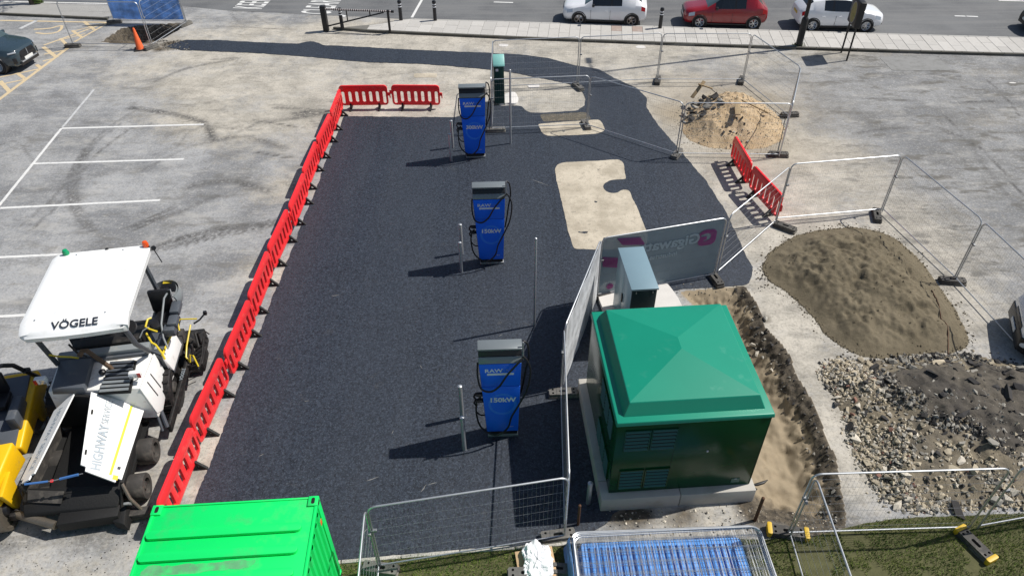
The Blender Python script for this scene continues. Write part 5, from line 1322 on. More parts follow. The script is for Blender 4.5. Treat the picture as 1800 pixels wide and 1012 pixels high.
for px, py, s_, kd_ in ((1322, 605, .11, 'pale'), (1330, 620, .10, 'pale'), (1316, 617, .10, 'black'), (1307, 610, .07, 'grey'), (1340, 628, .07, 'grey'), (1290, 523, .06, 'black'), (1340, 575, .12, 'grey'), (1356, 653, .06, 'pale')):
    c = G(px, py, -.3); link_mesh('stone', stones[kd_][0], tr, (c.x-tr.location.x, c.y-tr.location.y, zg(c.x, c.y)+.04), (.2, .1, px), (s_*1.3, s_, s_))
# loose crumbs everywhere near the works
def crumbs(name, poly, n, seed, s0, s1, mset, label, cat):
    r = empty(name, (G(*poly[0]).x, G(*poly[0]).y, 0), 0, label, cat); small_rubble(pxpoly(poly), zg, n, seed, s0, s1, mset, r, .15)
    for c in r.children: c.name = 'crumbs'
    r['kind'] = 'stuff'
crumbs('loose_crumbs', [(1325, 470), (1350, 470), (1365, 500), (1335, 510)], 160, 51, .01, .04, ['black'], 'black asphalt crumbs at the left foot of the sand heap', 'crumbs')
crumbs('loose_crumbs', [(1060, 905), (1330, 895), (1420, 890), (1480, 935), (1380, 945), (1070, 935)], 700, 52, .008, .035, ['black', 'grey', 'tan', 'pale'], 'earth and stone crumbs in front of the kiosk plinth', 'crumbs')
crumbs('loose_crumbs', [(1190, 504), (1320, 500), (1322, 516), (1200, 520)], 260, 53, .008, .03, ['black', 'grey', 'tan'], 'crumbs along the cut edge of tarmac behind the kiosk', 'crumbs')
crumbs('loose_crumbs', [(280, 72), (330, 72), (330, 88), (285, 88)], 300, 54, .015, .06, ['black', 'grey'], 'broken asphalt crumbs at the end of the tarmac strip near the cone', 'crumbs')
crumbs('loose_crumbs', [(0, 930), (200, 925), (260, 900), (250, 1012), (0, 1012)], 500, 55, .006, .02, ['black', 'grey'], 'asphalt crumbs on the ground in front of the paver', 'crumbs')
crumbs('loose_crumbs', [(1180, 175), (1215, 180), (1200, 260), (1185, 240)], 420, 56, .008, .03, ['tan', 'pale'], 'spilled yellow gravel left of the gravel heap', 'crumbs')
crumbs('loose_crumbs', [(590, 53), (690, 57), (690, 62), (590, 60)], 200, 57, .008, .02, ['tan', 'black'], 'grit along the kerb under the swing gate', 'crumbs')

# ================================================================== CARS
def wheel_parts(par, x, y, r, w, rimm, side, spokes=5):
    root = link_mesh('wheel', None, par) if False else None
    m = Matrix.Rotation(-pi/2*side, 4, 'X')      # local Z -> outward
    ty = MB().lathe([(r*.62, -w/2), (r*.93, -w/2), (r, -w*.32), (r, w*.32), (r*.93, w/2), (r*.68, w/2), (r*.64, w*.42)], 28, m).build('wheel', M['tyre'], par, loc=(x, y, r))
    rb = MB(); rb.lathe([(r*.70, w*.40), (r*.66, w*.50), (r*.60, w*.44), (r*.58, w*.20), (0, w*.18)], 28, m)
    disc = MB().lathe([(r*.57, w*.22), (0, w*.215)], 20, m)
    disc.build('rim_well', M['hole'], ty)
    for k in range(spokes):
        a = 2*pi*k/spokes + .2
        for da in (-.17, .17):
            p0 = m @ Vector((r*.10*cos(a), r*.10*sin(a), w*.40)); p1 = m @ Vector((r*.64*cos(a+da), r*.64*sin(a+da), w*.45))
            rb.tube([p0, p1], r*.055, 5)
    rb.lathe([(r*.15, w*.36), (r*.13, w*.47), (0, w*.48)], 12, m)
    rb.build('rim', rimm, ty)
def lerp_st(st, n):
    out = []
    for i in range(len(st)-1): out.append(st[i])
    out.append(st[-1]); return out
def car(name, loc, rz, paintm, rimm, prof, L, W, wb, front_axle, rw, label, cat, plate=True, spokes=5, front_m=None, group='parked cars'):
    """prof: stations (x, z_low, half width, z_belt, z_top, half width at top, kind); x from the nose backwards, local -x = forward"""
    r = empty(name, loc, rz, label, cat, group)
    st = prof; secs = []
    for (x, zl, hw, zb, zt, ht, kd_) in st:
        zs = zl + .10
        sec = [(0, zl), (hw*.80, zl), (hw*.95, zs), (hw, zl+(zb-zl)*.45), (hw*.985, zl+(zb-zl)*.72), (hw*.93, zb), (ht, zt-.035 if zt-zb > .12 else zb+(zt-zb)*.55), (ht*.86, zt-.008), (ht*.5, zt), (0, zt+.004)]
        secs.append([(x, y, z) for y, z in sec])
    ns = len(secs[0])
    V_ = []; 
    for s_ in secs:
        V_ += s_ + [(p[0], -p[1], p[2]) for p in s_[1:-1]][::-1]
    nn = 2*ns-2
    parts = {'body': [], 'side_window': [], 'windscreen': [], 'rear_window': [], 'headlight': [], 'tail_light': [], 'grille': [], 'pillar': []}
    sw = []
    for i in range(len(secs)-1):
        ka, kb = st[i][6], st[i+1][6]
        for j in range(nn):
            j2 = (j+1) % nn
            f = (i*nn+j, (i+1)*nn+j, (i+1)*nn+j2, i*nn+j2)
            jj = j if j < ns-1 else nn-1-j       # mirrored section index
            tgt = 'body'
            if jj == 5 and ka[0] == 'g' and kb[0] == 'g':
                tgt = ('side_window', i, j < ns-1) if 'p' not in ka else 'pillar'
            elif jj >= 6 and ka[0] == 'w': tgt = 'windscreen'
            elif jj >= 6 and kb[0] == 'r': tgt = 'rear_window'
            elif jj == 5 and (ka[0] == 'w') and kb[0] == 'g': tgt = ('side_window', i, j < ns-1)
            elif jj in (4,) and 'H' in ka: tgt = ('headlight', 0, j < ns-1)
            elif jj == 4 and 'T' in ka: tgt = ('tail_light', 0, j < ns-1)
            parts.setdefault(tgt, []).append(f)
    # end caps
    parts['grille' if front_m else 'body'].append(tuple(range(nn)))
    parts['body'].append(tuple((len(secs)-1)*nn + k for k in range(nn-1, -1, -1)))
    mm = {'body': paintm, 'side_window': M['glass'], 'windscreen': M['screen_glass'], 'rear_window': M['glass'], 'headlight': M['clear_lens'], 'tail_light': M['red_lens'], 'grille': front_m or M['black_plastic'], 'pillar': M['black_plastic']}
    for key, fs in parts.items():
        if not fs: continue
        nm = key if isinstance(key, str) else key[0]
        used = sorted({i for f in fs for i in f}); mp = {a: b for b, a in enumerate(used)}
        me = bpy.data.meshes.new(nm); me.from_pydata([V_[i] for i in used], [], [tuple(mp[i] for i in f) for f in fs])
        me.polygons.foreach_set('use_smooth', [True]*len(me.polygons)); me.set_sharp_from_angle(angle=radians(38))
        me.materials.append(mm[nm]); o = link_mesh(nm, me, r)
        if nm == 'body':
            sm = o.modifiers.new('round', 'BEVEL'); sm.width = .02; sm.segments = 2; sm.limit_method = 'ANGLE'; sm.angle_limit = radians(30)
    hw = W/2
    for ax in (front_axle, front_axle+wb):
        for sd in (1, -1):
            y = sd*(hw-.105)
            m = Matrix.Translation((ax, sd*(hw-.30), rw)) @ Matrix.Rotation(-pi/2*sd, 4, 'X')
            MB().lathe([(0, 0), (rw*1.17, 0), (rw*1.17, .283), (rw*1.13, .308), (rw*1.03, .306), (rw*1.03, .2), (0, .2)], 28, m).build('wheel_arch', M['black_plastic'], r)
            wheel_parts(r, ax, sd*(hw-.085), rw, .20, rimm, sd, spokes)
    b = MB()
    zt = max(p[4] for p in prof)
    # mirrors, handles, seams, sills
    cow = [p for p in prof if p[6][0] == 'w'][0]
    for sd in (1, -1):
        MB().box((cow[0]+.42, sd*(hw+.07), cow[3]+.10), (.12, .20, .13)).build('door_mirror', M['black_plastic'] if paintm != M['car_slate'] else paintm, r, bevel=.03)
        zbm = cow[3]
        for hx in (front_axle+1.32, front_axle+2.1):
            MB().box((hx, sd*(hw+.004), zbm-.16), (.16, .022, .026)).build('door_handle', paintm, r, bevel=.008)
        for hx in (front_axle+.56, front_axle+1.50):
            MB().box((hx, sd*(hw-.012), zbm-.36), (.008, .03, .44)).build('door_seam', M['hole'], r)
        MB().box((front_axle+wb/2, sd*(hw-.03), .235), (wb-2*rw-.1, .05, .07)).build('sill', M['black_plastic'], r, bevel=.01)
    if plate:
        MB().box((prof[0][0]-.012, 0, .50), (.02, .52, .11)).build('number_plate', M['plate_w'], r); MB().box((prof[-1][0]+.012, 0, .72), (.02, .52, .11)).build('number_plate', M['plate_y'], r)
    MB().box((prof[0][0]-.004, 0, .34), (.03, W*.62, .14)).build('lower_grille', M['black_plastic'], r, bevel=.01)
    MB().box((prof[0][0]-.004, 0, .66), (.03, W*.46, .13)).build('upper_grille', M['black_plastic'], r, bevel=.02)
    MB().tube([(prof[0][0]+.9, 0, zt+.02), (prof[0][0]+.9, 0, zt+.02)], .001, 3) 
    return r
def hatch(L=4.06, W=1.78, H=1.44, hood=.98, drop=0.0, three=False):
    hw = W/2
    P = [(0.00, .30, hw*.66, .60, .70, hw*.52, 'n'), (.07, .22, hw*.80, .64, .78, hw*.66, 'n'), (.20, .20, hw*.92, .70, .84, hw*.74, 'nH'), (.48, .20, hw*.975, .78, .885, hw*.78, 'n'), (.75, .20, hw, .855, .93, hw*.80, 'n'),
         (1.05, .20, hw, .90, hood, hw*.82, 'w'), (1.42, .20, hw, .925, 1.22, hw*.76, 'w'), (1.72, .20, hw, .94, H-.045, hw*.70, 'g'), (2.02, .20, hw, .945, H-.008, hw*.70, 'g')]
    if three: P += [(2.48, .20, hw, .955, H, hw*.695, 'gp'), (2.56, .20, hw, .96, H, hw*.69, 'g'), (2.95, .20, hw, .99, H-.03, hw*.675, 'g'), (3.30, .22, hw*.995, 1.06, H-.09, hw*.65, 'b')]
    else: P += [(2.32, .20, hw, .955, H, hw*.695, 'gp'), (2.40, .20, hw, .957, H, hw*.69, 'g'), (2.85, .20, hw, .975, H-.02, hw*.68, 'g'), (3.18, .22, hw*.995, 1.02, H-.055, hw*.66, 'b')]
    P += [(L-.56, .22, hw*.98, 1.00, H-.12, hw*.64, 'b'), (L-.28, .24, hw*.955, .98, 1.14, hw*.68, 'rT'), (L-.08, .28, hw*.90, .90, 1.00, hw*.72, 'n'), (L, .34, hw*.80, .78, .92, hw*.66, 'n')]
    return P
def place(px_front_axle, px_rear_axle, side_off, wb, fa):
    """axle contact points on the near side -> origin (nose) and heading"""
    A, B = G(*px_front_axle), G(*px_rear_axle); d = (B-A).normalized()
    n = Vector((-d.y, d.x, 0))
    if n.y < 0: n = -n
    o = A + n*side_off - d*fa
    return (o.x, o.y, .006), atan2(d.y, d.x)
l, a = place((1017, 43.5), (1109, 47), .78, 2.56, .80)
car('hatchback_car', l, a, M['car_white'], M['rim_dark'], hatch(4.06, 1.78, 1.44), 4.06, 1.78, 2.56, .80, .315, 'white five-door hatchback parked on the road, left of the red car', 'car')
l, a = place((1227.5, 49.3), (1320, 51.8), .75, 2.56, .76)
car('hatchback_car', l, a, M['car_red'], M['rim'], hatch(3.94, 1.74, 1.50, 1.02), 3.94, 1.74, 2.56, .76, .31, 'red hatchback parked between the two white cars', 'car', spokes=6)
l, a = place((1517, 56), (1423, 55), .75, 2.51, .84)
car('hatchback_car', l, a, M['car_white'], M['rim'], hatch(4.02, 1.74, 1.46, 1.0, three=True), 4.02, 1.74, 2.51, .84, .31, 'white three-door coupe parked behind the black lamp post and sign', 'car', spokes=7)
# car only just entering at the right edge
l, a = place((1838, 64.5), (1928, 66.5), .75, 2.6, .80)
car('hatchback_car', l, a, M['black_paint'], M['rim'], hatch(4.1, 1.78, 1.45), 4.1, 1.78, 2.56, .80, .315, 'dark car just entering the picture at the upper right edge', 'car')
# dark SUV upper left
def suv():
    L, W, H = 4.55, 1.88, 1.66; hw = W/2
    return [(0.00, .40, hw*.56, .68, .86, hw*.46, 'n'), (.06, .30, hw*.74, .76, .95, hw*.62, 'n'), (.18, .26, hw*.88, .83, 1.00, hw*.74, 'n'), (.46, .26, hw*.975, .90, 1.05, hw*.84, 'n'), (.95, .26, hw, .98, 1.10, hw*.86, 'n'), (1.28, .26, hw, 1.02, 1.14, hw*.87, 'w'),
            (1.70, .26, hw, 1.05, 1.42, hw*.80, 'w'), (2.0, .26, hw, 1.06, 1.61, hw*.74, 'g'), (2.35, .26, hw, 1.07, H, hw*.73, 'g'), (2.62, .26, hw, 1.08, H, hw*.73, 'gp'), (2.70, .26, hw, 1.08, H, hw*.73, 'g'), (3.4, .26, hw, 1.10, H-.03, hw*.72, 'g'), (3.75, .28, hw, 1.14, H-.07, hw*.70, 'b'), (4.1, .30, hw*.98, 1.12, H-.14, hw*.68, 'b'), (4.38, .32, hw*.95, 1.08, 1.28, hw*.72, 'rT'), (4.50, .36, hw*.90, .98, 1.12, hw*.74, 'n'), (4.55, .42, hw*.8, .88, 1.0, hw*.7, 'n')]
SUVP = G(10, 128)
sr = radians(180-8)
nose = G(74, 108)
suv_o = car('suv_car', (SUVP.x + .92, SUVP.y + .62, .006), radians(172), M['car_slate'], M['rim'], suv(), 4.55, 1.88, 2.68, .90, .37, 'dark blue-grey SUV nosing into the picture at the left edge', 'car', spokes=10, front_m=M['black_plastic'])
for k in range(7): MB().box((-.006+.10*abs(k-3)/3, -.48+.16*k, .72), (.035, .03, .26)).build('grille_bar', M['galv'], suv_o)
MB().box((-.01, 0, .42), (.06, 1.0, .05)).build('skid_trim', M['galv'], suv_o, bevel=.015)
for sd in (1, -1):
    MB().box((.13, sd*.72, .88), (.05, .34, .06), rz=-sd*.75).build('headlight', M['clear_lens'], suv_o, bevel=.015)
    MB().box((.12, sd*.72, .54), (.08, .16, .24), rz=-sd*.7).build('air_intake', M['black_plastic'], suv_o, bevel=.02)
    MB().tube([(1.5, sd*.70, 1.66), (3.6, sd*.70, 1.70)], .02, 6).build('roof_rail', M['galv'], suv_o)
# white vehicle at the right edge, nose towards the sand heap
wv = G(1768, 590)
wv_o = car('van', (wv.x+.05, wv.y-.02, .006), radians(-22), M['car_white'], M['rim'], [(0.00, .24, .78, .62, .80, .70, 'n'), (.10, .20, .86, .66, .96, .76, 'nH'), (.35, .20, .90, .80, 1.05, .80, 'n'), (.8, .2, .91, .98, 1.16, .82, 'n'), (1.1, .2, .91, 1.05, 1.24, .83, 'w'), (1.75, .2, .91, 1.08, 1.78, .74, 'w'), (2.0, .2, .91, 1.09, 1.86, .74, 'g'), (2.6, .2, .91, 1.1, 1.88, .74, 'g'), (2.7, .2, .91, 1.1, 1.88, .74, 'b'), (4.3, .25, .90, 1.1, 1.86, .74, 'n'), (4.4, .3, .88, 1.08, 1.82, .72, 'n')], 4.4, 1.82, 2.7, .86, .32, 'white vehicle with black bumper just entering at the right edge', 'van')
MB().add([(-.03, -.74, .22), (-.03, .74, .22), (-.03, .76, .62), (-.03, -.76, .62), (.14, -.885, .20), (.14, .885, .20), (.14, .875, .62), (.14, -.875, .62), (.5, -.925, .20), (.5, .925, .20), (.5, .925, .55), (.5, -.925, .55)], [(0, 3, 2, 1), (0, 4, 7, 3), (1, 2, 6, 5), (3, 7, 6, 2), (4, 8, 11, 7), (5, 6, 10, 9), (0, 1, 5, 4), (4, 5, 9, 8), (7, 11, 10, 6)]).build('front_bumper', M['black_plastic'], wv_o, bevel=.03)
MB().box((-.05, 0, .42), (.02, .52, .11)).build('number_plate', M['plate_w'], wv_o)

# ================================================================== STREET FURNITURE
lp_ = G(1404, 80, .11)
lamp = empty('lamp_post', (lp_.x, lp_.y, .0), 0, 'tall black lamp post on the pavement in front of the white coupe', 'lamp post')
MB().lathe([(.15, .05), (.15, 1.3), (.13, 1.36), (.085, 1.42), (.055, 13.0), (0, 13.0)], 14).build('column', M['black_paint'], lamp)
MB().tube([(0, 0, 12.9), (.0, .3, 13.3), (.0, 1.1, 13.45)], .04, 8).build('arm', M['black_paint'], lamp)
MB().box((0, 1.35, 13.44), (.25, .6, .12)).build('lantern', M['black_paint'], lamp, bevel=.03)
MB().bb(.05, .3, -.14, -.10, 2.55, 2.95).build('small_plate', M['black_paint'], lamp)
MB().box((0, -.152, .75), (.14, .01, .5)).build('access_door', M['black_plastic'], lamp)
wd = MB()
for k in range(60):
    a = RNG.uniform(0, 6.3); q = RNG.uniform(.12, .32); x, y = q*cos(a), q*.6*sin(a); h = RNG.uniform(.03, .12)
    wd.add([(x-.02, y, .11), (x+.02, y, .11), (x+RNG.uniform(-.04, .04), y+RNG.uniform(-.04, .04), .11+h)], [(0, 1, 2)])
o = wd.build('weeds', M['moss'], None, smooth=0, loc=(lp_.x+.02, lp_.y, 0)); tag(o, 'weeds growing round the foot of the lamp post', 'weeds', kind='stuff')
s1, s2 = G(1488, 107), G(1478.5, 93)
sg = empty('post_sign', (s1.x, s1.y, 0), atan2((s2-s1).y, (s2-s1).x), 'black box sign with oval picture on two black posts by the pavement', 'sign')
sw_ = (s2-s1).length
for x in (0, sw_): MB().cyl((x, 0, 0), (x, 0, 2.45), .04, n=10).build('post', M['black_paint'], sg)
MB().bb(-.08, sw_+.08, -.14, .14, 1.45, 2.55).build('sign_box', M['black_paint'], sg, bevel=.05, seg=4)
for sd in (1, -1):
    MB().prism([(.30*cos(a*pi/14), .42*sin(a*pi/14)) for a in range(28)], 0, .004).build('oval_picture', mat('ochre_picture', (0.30, 0.24, 0.07), .5, 0, .6, 6, dirt=(0.05, 0.12, 0.03), dirt_amt=.6, dirt_scale=5), sg, loc=(sw_/2, sd*.141, 1.98), rot=(pi/2, 0, 0 if sd < 0 else pi))
    MB().prism([(.34*cos(a*pi/14), .46*sin(a*pi/14)) for a in range(28)], 0, .003, holes=[[(.305*cos(a*pi/14), .425*sin(a*pi/14)) for a in range(28)]]).build('oval_border', M['galv_dull'], sg, loc=(sw_/2, sd*.141, 1.98), rot=(pi/2, 0, 0 if sd < 0 else pi))
# road-edge bollards
for px, py, lb in ((602, 50, 'black pavement bollard with white bands behind the swing gate'), (705, 36, 'black pavement bollard with white bands right of the swing gate, left of a pair'), (765, 36.5, 'black pavement bollard with white bands, right of the pair near the gate'), (1160, 50, 'black pavement bollard with white bands between the white and red hatchbacks')):
    g = G(px, py, .1); r = empty('black_bollard', (g.x, g.y, .1), 0, lb, 'bollard', 'black bollards along the road edge')
    MB().lathe([(.10, 0), (.09, .05), (.085, .85), (.10, .87), (.10, .93), (.07, .98), (0, 1.0)], 12).build('shaft', M['black_plastic'], r)
    for z in (.68, .80): MB().lathe([(.087, z-.022), (.0895, z-.018), (.0895, z+.018), (.087, z+.022)], 12).build('white_band', M['white_print'], r)
# swing gate
g0, g1 = G(574, 55), G(686, 59)
gt = empty('swing_gate', (g0.x, g0.y, 0), atan2((g1-g0).y, (g1-g0).x), 'black swing gate with striped top rail at the car park entrance', 'gate')
GLn = (g1-g0).length
MB().bb(-.12, .12, -.12, .12, 0, 1.22).build('hinge_post', M['black_paint'], gt, bevel=.01)
MB().bb(GLn-.05, GLn+.05, -.05, .05, 0, 1.12).build('latch_post', M['black_paint'], gt, bevel=.008)
st_m, nt_, b_m = new_mat('striped_rail')
wv_ = nt_.nodes.new('ShaderNodeTexWave'); wv_.bands_direction = 'X'; wv_.inputs['Scale'].default_value = 3.0
nt_.links.new(coords(nt_), wv_.inputs['Vector']); nt_.links.new(ramp(nt_, wv_.outputs['Fac'], .48, .52, (0.03, 0.015, 0.015, 1), (0.6, 0.55, 0.52, 1)), b_m.inputs['Base Color'])
MB().bb(.13, GLn+.25, -.03, .03, 1.02, 1.09).build('top_rail', st_m, gt)
A, B = Vector((.13, 0, .25)), Vector((GLn-.2, 0, 1.0)); 
MB().tube([A, B], .035, 6).build('brace', M['black_paint'], gt)
for x_, zb_ in ((GLn*.36, .56), (GLn*.72, .86)): MB().tube([(x_, 0, zb_), (x_, 0, 1.03)], .03, 6).build('strut', M['black_paint'], gt)
MB().box((GLn+.22, 0, 1.05), (.14, .09, .10)).build('latch', M['black_paint'], gt, bevel=.01)
# cone
cg = G(247, 87); cn = empty('traffic_cone', (cg.x, cg.y, 0), .3, 'tall orange traffic cone beside the fenced hole', 'cone')
MB().prism(rounded(-.26, -.26, .26, .26, .07, 4), 0, .05).build('base', M['rubber'], cn, bevel=.01)
MB().lathe([(.19, .05), (.17, .08), (.045, .98), (.03, 1.0), (0, 1.0)], 20).build('cone_body', M['cone'], cn)
# plant by the far left pavement
tg = G(61, 6, .1); tr_ = empty('street_tree', (tg.x, tg.y, .1), 0, 'tree trunk with low green shoots on the upper left pavement', 'tree')
MB().tube([(0, 0, 0), (-.05, .02, .5), (-.12, .05, 1.4), (-.1, .1, 2.6)], [.26, .19, .16, .13], 10).build('trunk', mat('bark', (0.09, 0.07, 0.05), .95, 0, .4, 8, bmp=.8, bscale=15), tr_)
lf = MB()
for k in range(900):
    a = RNG.uniform(0, 6.3); q = .25*RNG.random()**.5 + .1; h = RNG.uniform(.03, .45); c = Vector((q*cos(a)+.12, q*sin(a)*.7, h)); u_ = Vector((RNG.uniform(-1, 1), RNG.uniform(-1, 1), RNG.uniform(-1, 1))).normalized()*.05; w_ = u_.orthogonal().normalized()*.025
    lf.add([c-u_, c+w_, c+u_, c-w_], [(0, 1, 2, 3)])
for k in range(1600):
    a = RNG.uniform(0, 6.3); t_ = RNG.random(); q = 1.5*RNG.random()**.5; c = Vector((q*cos(a)-.1, q*sin(a), 2.6+RNG.uniform(.2, 2.2))); u_ = Vector((RNG.uniform(-1, 1), RNG.uniform(-1, 1), RNG.uniform(-1, 1))).normalized()*.11; w_ = u_.orthogonal().normalized()*.05
    lf.add([c-u_, c+w_, c+u_, c-w_], [(0, 1, 2, 3)])
lf.build('crown', M['moss'], tr_, smooth=0)

# ================================================================== ASPHALT PAVER
pv = empty('asphalt_paver', (-9.15, 11.9, 0), radians(9.8), 'white road paver with canopy and raised hopper wings beside the red barriers', 'paver')
def basis(o, x, y):
    x = Vector(x).normalized(); z = x.cross(Vector(y)).normalized(); y = z.cross(x)
    return Matrix(((x.x, y.x, z.x, o[0]), (x.y, y.y, z.y, o[1]), (x.z, y.z, z.z, o[2]), (0, 0, 0, 1)))
def put(name, me_, par, mtx):
    o = link_mesh(name, me_, par); o.matrix_local = mtx; return o
# chassis
MB().bb(-.85, .62, -3.25, .9, .30, .66).bb(-.80, .58, -3.30, -1.0, .22, .30).build('chassis', M['tar_black'], pv, bevel=.02)
# body behind the hopper
b = MB(); b.hexa([(-1.02, -1.36, .72), (1.04, -1.58, .72), (1.16, -.30, .72), (-1.02, -.16, .72)], [(-1.04, -1.22, 1.60), (.88, -1.48, 1.60), (.92, -.42, 1.64), (-1.04, -.20, 1.64)])
body = b.build('engine_body', M['mdirty'], pv, bevel=.03)
b = MB(); b.hexa([(-.90, -1.34, 1.605), (-.20, -1.44, 1.605), (-.24, -.50, 1.645), (-.95, -.42, 1.645)], [(-.88, -1.30, 1.76), (-.21, -1.40, 1.76), (-.25, -.52, 1.78), (-.93, -.45, 1.78)])
b.build('grey_cover', M['mgrey'], pv, bevel=.02)
# grille made of slats
gr = MB().hexa([(.06, -1.52, 1.605), (.74, -1.60, 1.605), (.68, -.66, 1.64), (.14, -.62, 1.64)], [(.07, -1.50, 1.66), (.73, -1.58, 1.66), (.67, -.68, 1.69), (.15, -.64, 1.69)]).build('grille', M['hole'], pv)
for k in range(8):
    t_ = k/7; y = -1.50 + .80*t_
    MB().box((.40 + .0*t_, y-.01, 1.685+.03*t_), (.60-.08*t_, .060, .022), rz=-.09, rx=.25).build('slat', M['mgrey_lt'] if k < 3 else M['mgrey'], gr)
# right side cover with slots
mS = basis((1.03, -1.56, .74), (.10, 1.16, .02), (-.145, .08, .86))
sd_ = MB().prism([(.0, .10), (.20, -.04), (1.02, .14), (1.12, .86), (.06, .88)], .004, .03).build('side_cover', M['mwhite'], pv, bevel=.01); sd_.matrix_local = mS
for x_ in (.34, .58): MB().prism(rounded(x_, .28, x_+.035, .76, .015, 3), .0305, .033).build('slot', M['hole'], sd_)
MB().prism([(.86, .16), (.95, .18), (.95, .30), (.86, .28)], .0305, .032).build('sticker', M['dark_print'], sd_)
# rear right corner panel, grey with yellow edge
b = MB(); b.hexa([(.70, -.40, 1.0), (1.26, -.46, .95), (1.34, .42, 1.05), (.75, .45, 1.05)], [(.70, -.42, 1.55), (1.12, -.46, 1.52), (1.22, .40, 1.50), (.75, .42, 1.55)])
rp = b.build('rear_panel', M['mgrey'], pv, bevel=.02)
MB().tube([(1.15, -.46, 1.54), (1.25, .40, 1.52)], .028, 6).build('yellow_edge', M['yellow_rail'], rp)
put('lettering', text_mesh('HIGHWAY', .10, M['white_print'], .0006, .002), rp, basis((1.0, .0, 1.556), (.1, 1, 0), (-1, .1, 0)))
MB().hexa([(1.16, -.48, 1.10), (1.26, -.46, 1.02), (1.34, .30, 1.12), (1.26, .30, 1.15)], [(1.13, -.48, 1.50), (1.15, -.46, 1.49), (1.25, .38, 1.48), (1.22, .38, 1.49)]).build('white_flank', M['mwhite'], rp, bevel=.01)
# cross beam and dash
MB().bb(-1.0, .94, -.44, -.24, 1.64, 1.82).build('cross_beam', M['mgrey_lt'], pv, bevel=.03)
MB().bb(-.95, .90, -.52, -.45, 1.62, 1.72).build('cross_tube', M['mgrey'], pv, bevel=.02)
# exhaust
MB().tube([(.24, -.90, 1.62), (.20, -.86, 1.74), (-.02, -.80, 2.06), (-.14, -.76, 2.22), (-.22, -.78, 2.24), (-.29, -.84, 2.16)], [.055, .05, .05, .05, .055, .058], 12).build('exhaust', M['exhaust'], pv)
MB().lathe([(0, 0), (.07, 0), (.07, .06), (.04, .09), (0, .09)], 12).build('filler_cap', M['black_plastic'], pv, loc=(.03, -.92, 1.66))
# lamps
for x_, y_, s_ in ((-1.10, -1.12, -1), (.84, -1.30, 1)):
    lo_ = MB().box((x_, y_, 1.86), (.24, .12, .16)).build('work_lamp', M['mwhite'], pv, bevel=.03)
    MB().box((x_-.05*s_, y_-.062, 1.86), (.12, .01, .11)).build('lens', M['clear_lens'], lo_, bevel=.004)
    MB().box((x_+.09*s_, y_-.055, 1.86), (.07, .02, .13)).build('red_lens', M['red_lens'], lo_, bevel=.006)
    MB().tube([(x_, y_+.05, 1.80), (x_-.04*s_, y_+.10, 1.60)], .02, 6).build('bracket', M['mwhite'], lo_)
# canopy
b = MB()
def can(u_, v_):
    x = -1.03 + 2.10*u_; y = -1.22 + 2.70*v_
    e = min(u_, 1-u_)*2.1; f = min(v_, 1-v_)*2.7
    z = 3.20 + .07*v_*0 + .05*(1-math.exp(-e/.10)) + .03*(1-math.exp(-f/.10))
    if v_ < .14: z -= .16*(1-v_/.14)**1.3
    for rx_ in (.28, .46, .62): z -= .014*math.exp(-((u_-rx_)/.018)**2)*(1 if .18 < v_ < .95 else 0)
    # rounded plan corners
    if e < .16 and f < .16:
        dx, dy = .16-e, .16-f; q = hypot(dx, dy)
        if q > .16:
            k = .16/q; x += (dx-dx*k)*(1 if u_ < .5 else -1); y += (dy-dy*k)*(1 if v_ < .5 else -1)
    if v_ < .03: y += .06*abs(2*u_-1)**2
    return (x, y, z)
nu, nv_ = 60, 56
top = [[Vector(can(i/(nu-1), j/(nv_-1))) for j in range(nv_)] for i in range(nu)]
b.grid(nu, nv_, lambda u_, v_: top[int(round(u_*(nu-1)))][int(round(v_*(nv_-1)))])
rim = [top[i][0] for i in range(nu)] + [top[-1][j] for j in range(1, nv_)] + [top[i][-1] for i in range(nu-2, -1, -1)] + [top[0][j] for j in range(nv_-2, 0, -1)]
rl = len(rim); b.add([tuple(p) for p in rim] + [(p.x*.985, p.y*.985+.01, p.z-.12) for p in rim], [((i+1) % rl, i, rl+i, rl+(i+1) % rl) for i in range(rl)])
b.add([(p.x*.985, p.y*.985+.01, 3.10) for p in rim], [tuple(range(rl-1, -1, -1))])
canopy = b.build('canopy', M['canopy_white'], pv, smooth=40, weld=True)
put('lettering', text_mesh('VÖGELE', .235, M['dark_print'], .0015, .004, 1.05), canopy, basis((.06, -1.03, 3.232), (1, 0, 0), (0, 1, .42)))
for x_, y_, z_ in ((-.74, -.98, 0), (.62, -.98, 0), (-.5, 1.2, 0), (.5, 1.2, 0)): MB().lathe([(.02, 0), (.018, .012), (0, .014)], 8).build('bolt', M['galv'], canopy, loc=(x_, y_-.0 + .14, 3.275))
for x_, m_, z_ in ((-.74, 'green_lens', 0), (.98, 'orange_lens', 0)):
    bc = MB().lathe([(.07, 0), (.07, .03), (.05, .04), (0, .04)], 12).build('beacon', M['black_plastic'], pv, loc=(x_, 1.42, 3.22)); MB().lathe([(.065, .04), (.07, .10), (.05, .17), (0, .19)], 14).build('lens', M[m_], bc)
MB().lathe([(.035, 0), (.035, .06), (0, .08)], 10).build('horn', M['black_plastic'], pv, loc=(.12, 1.46, 3.22))
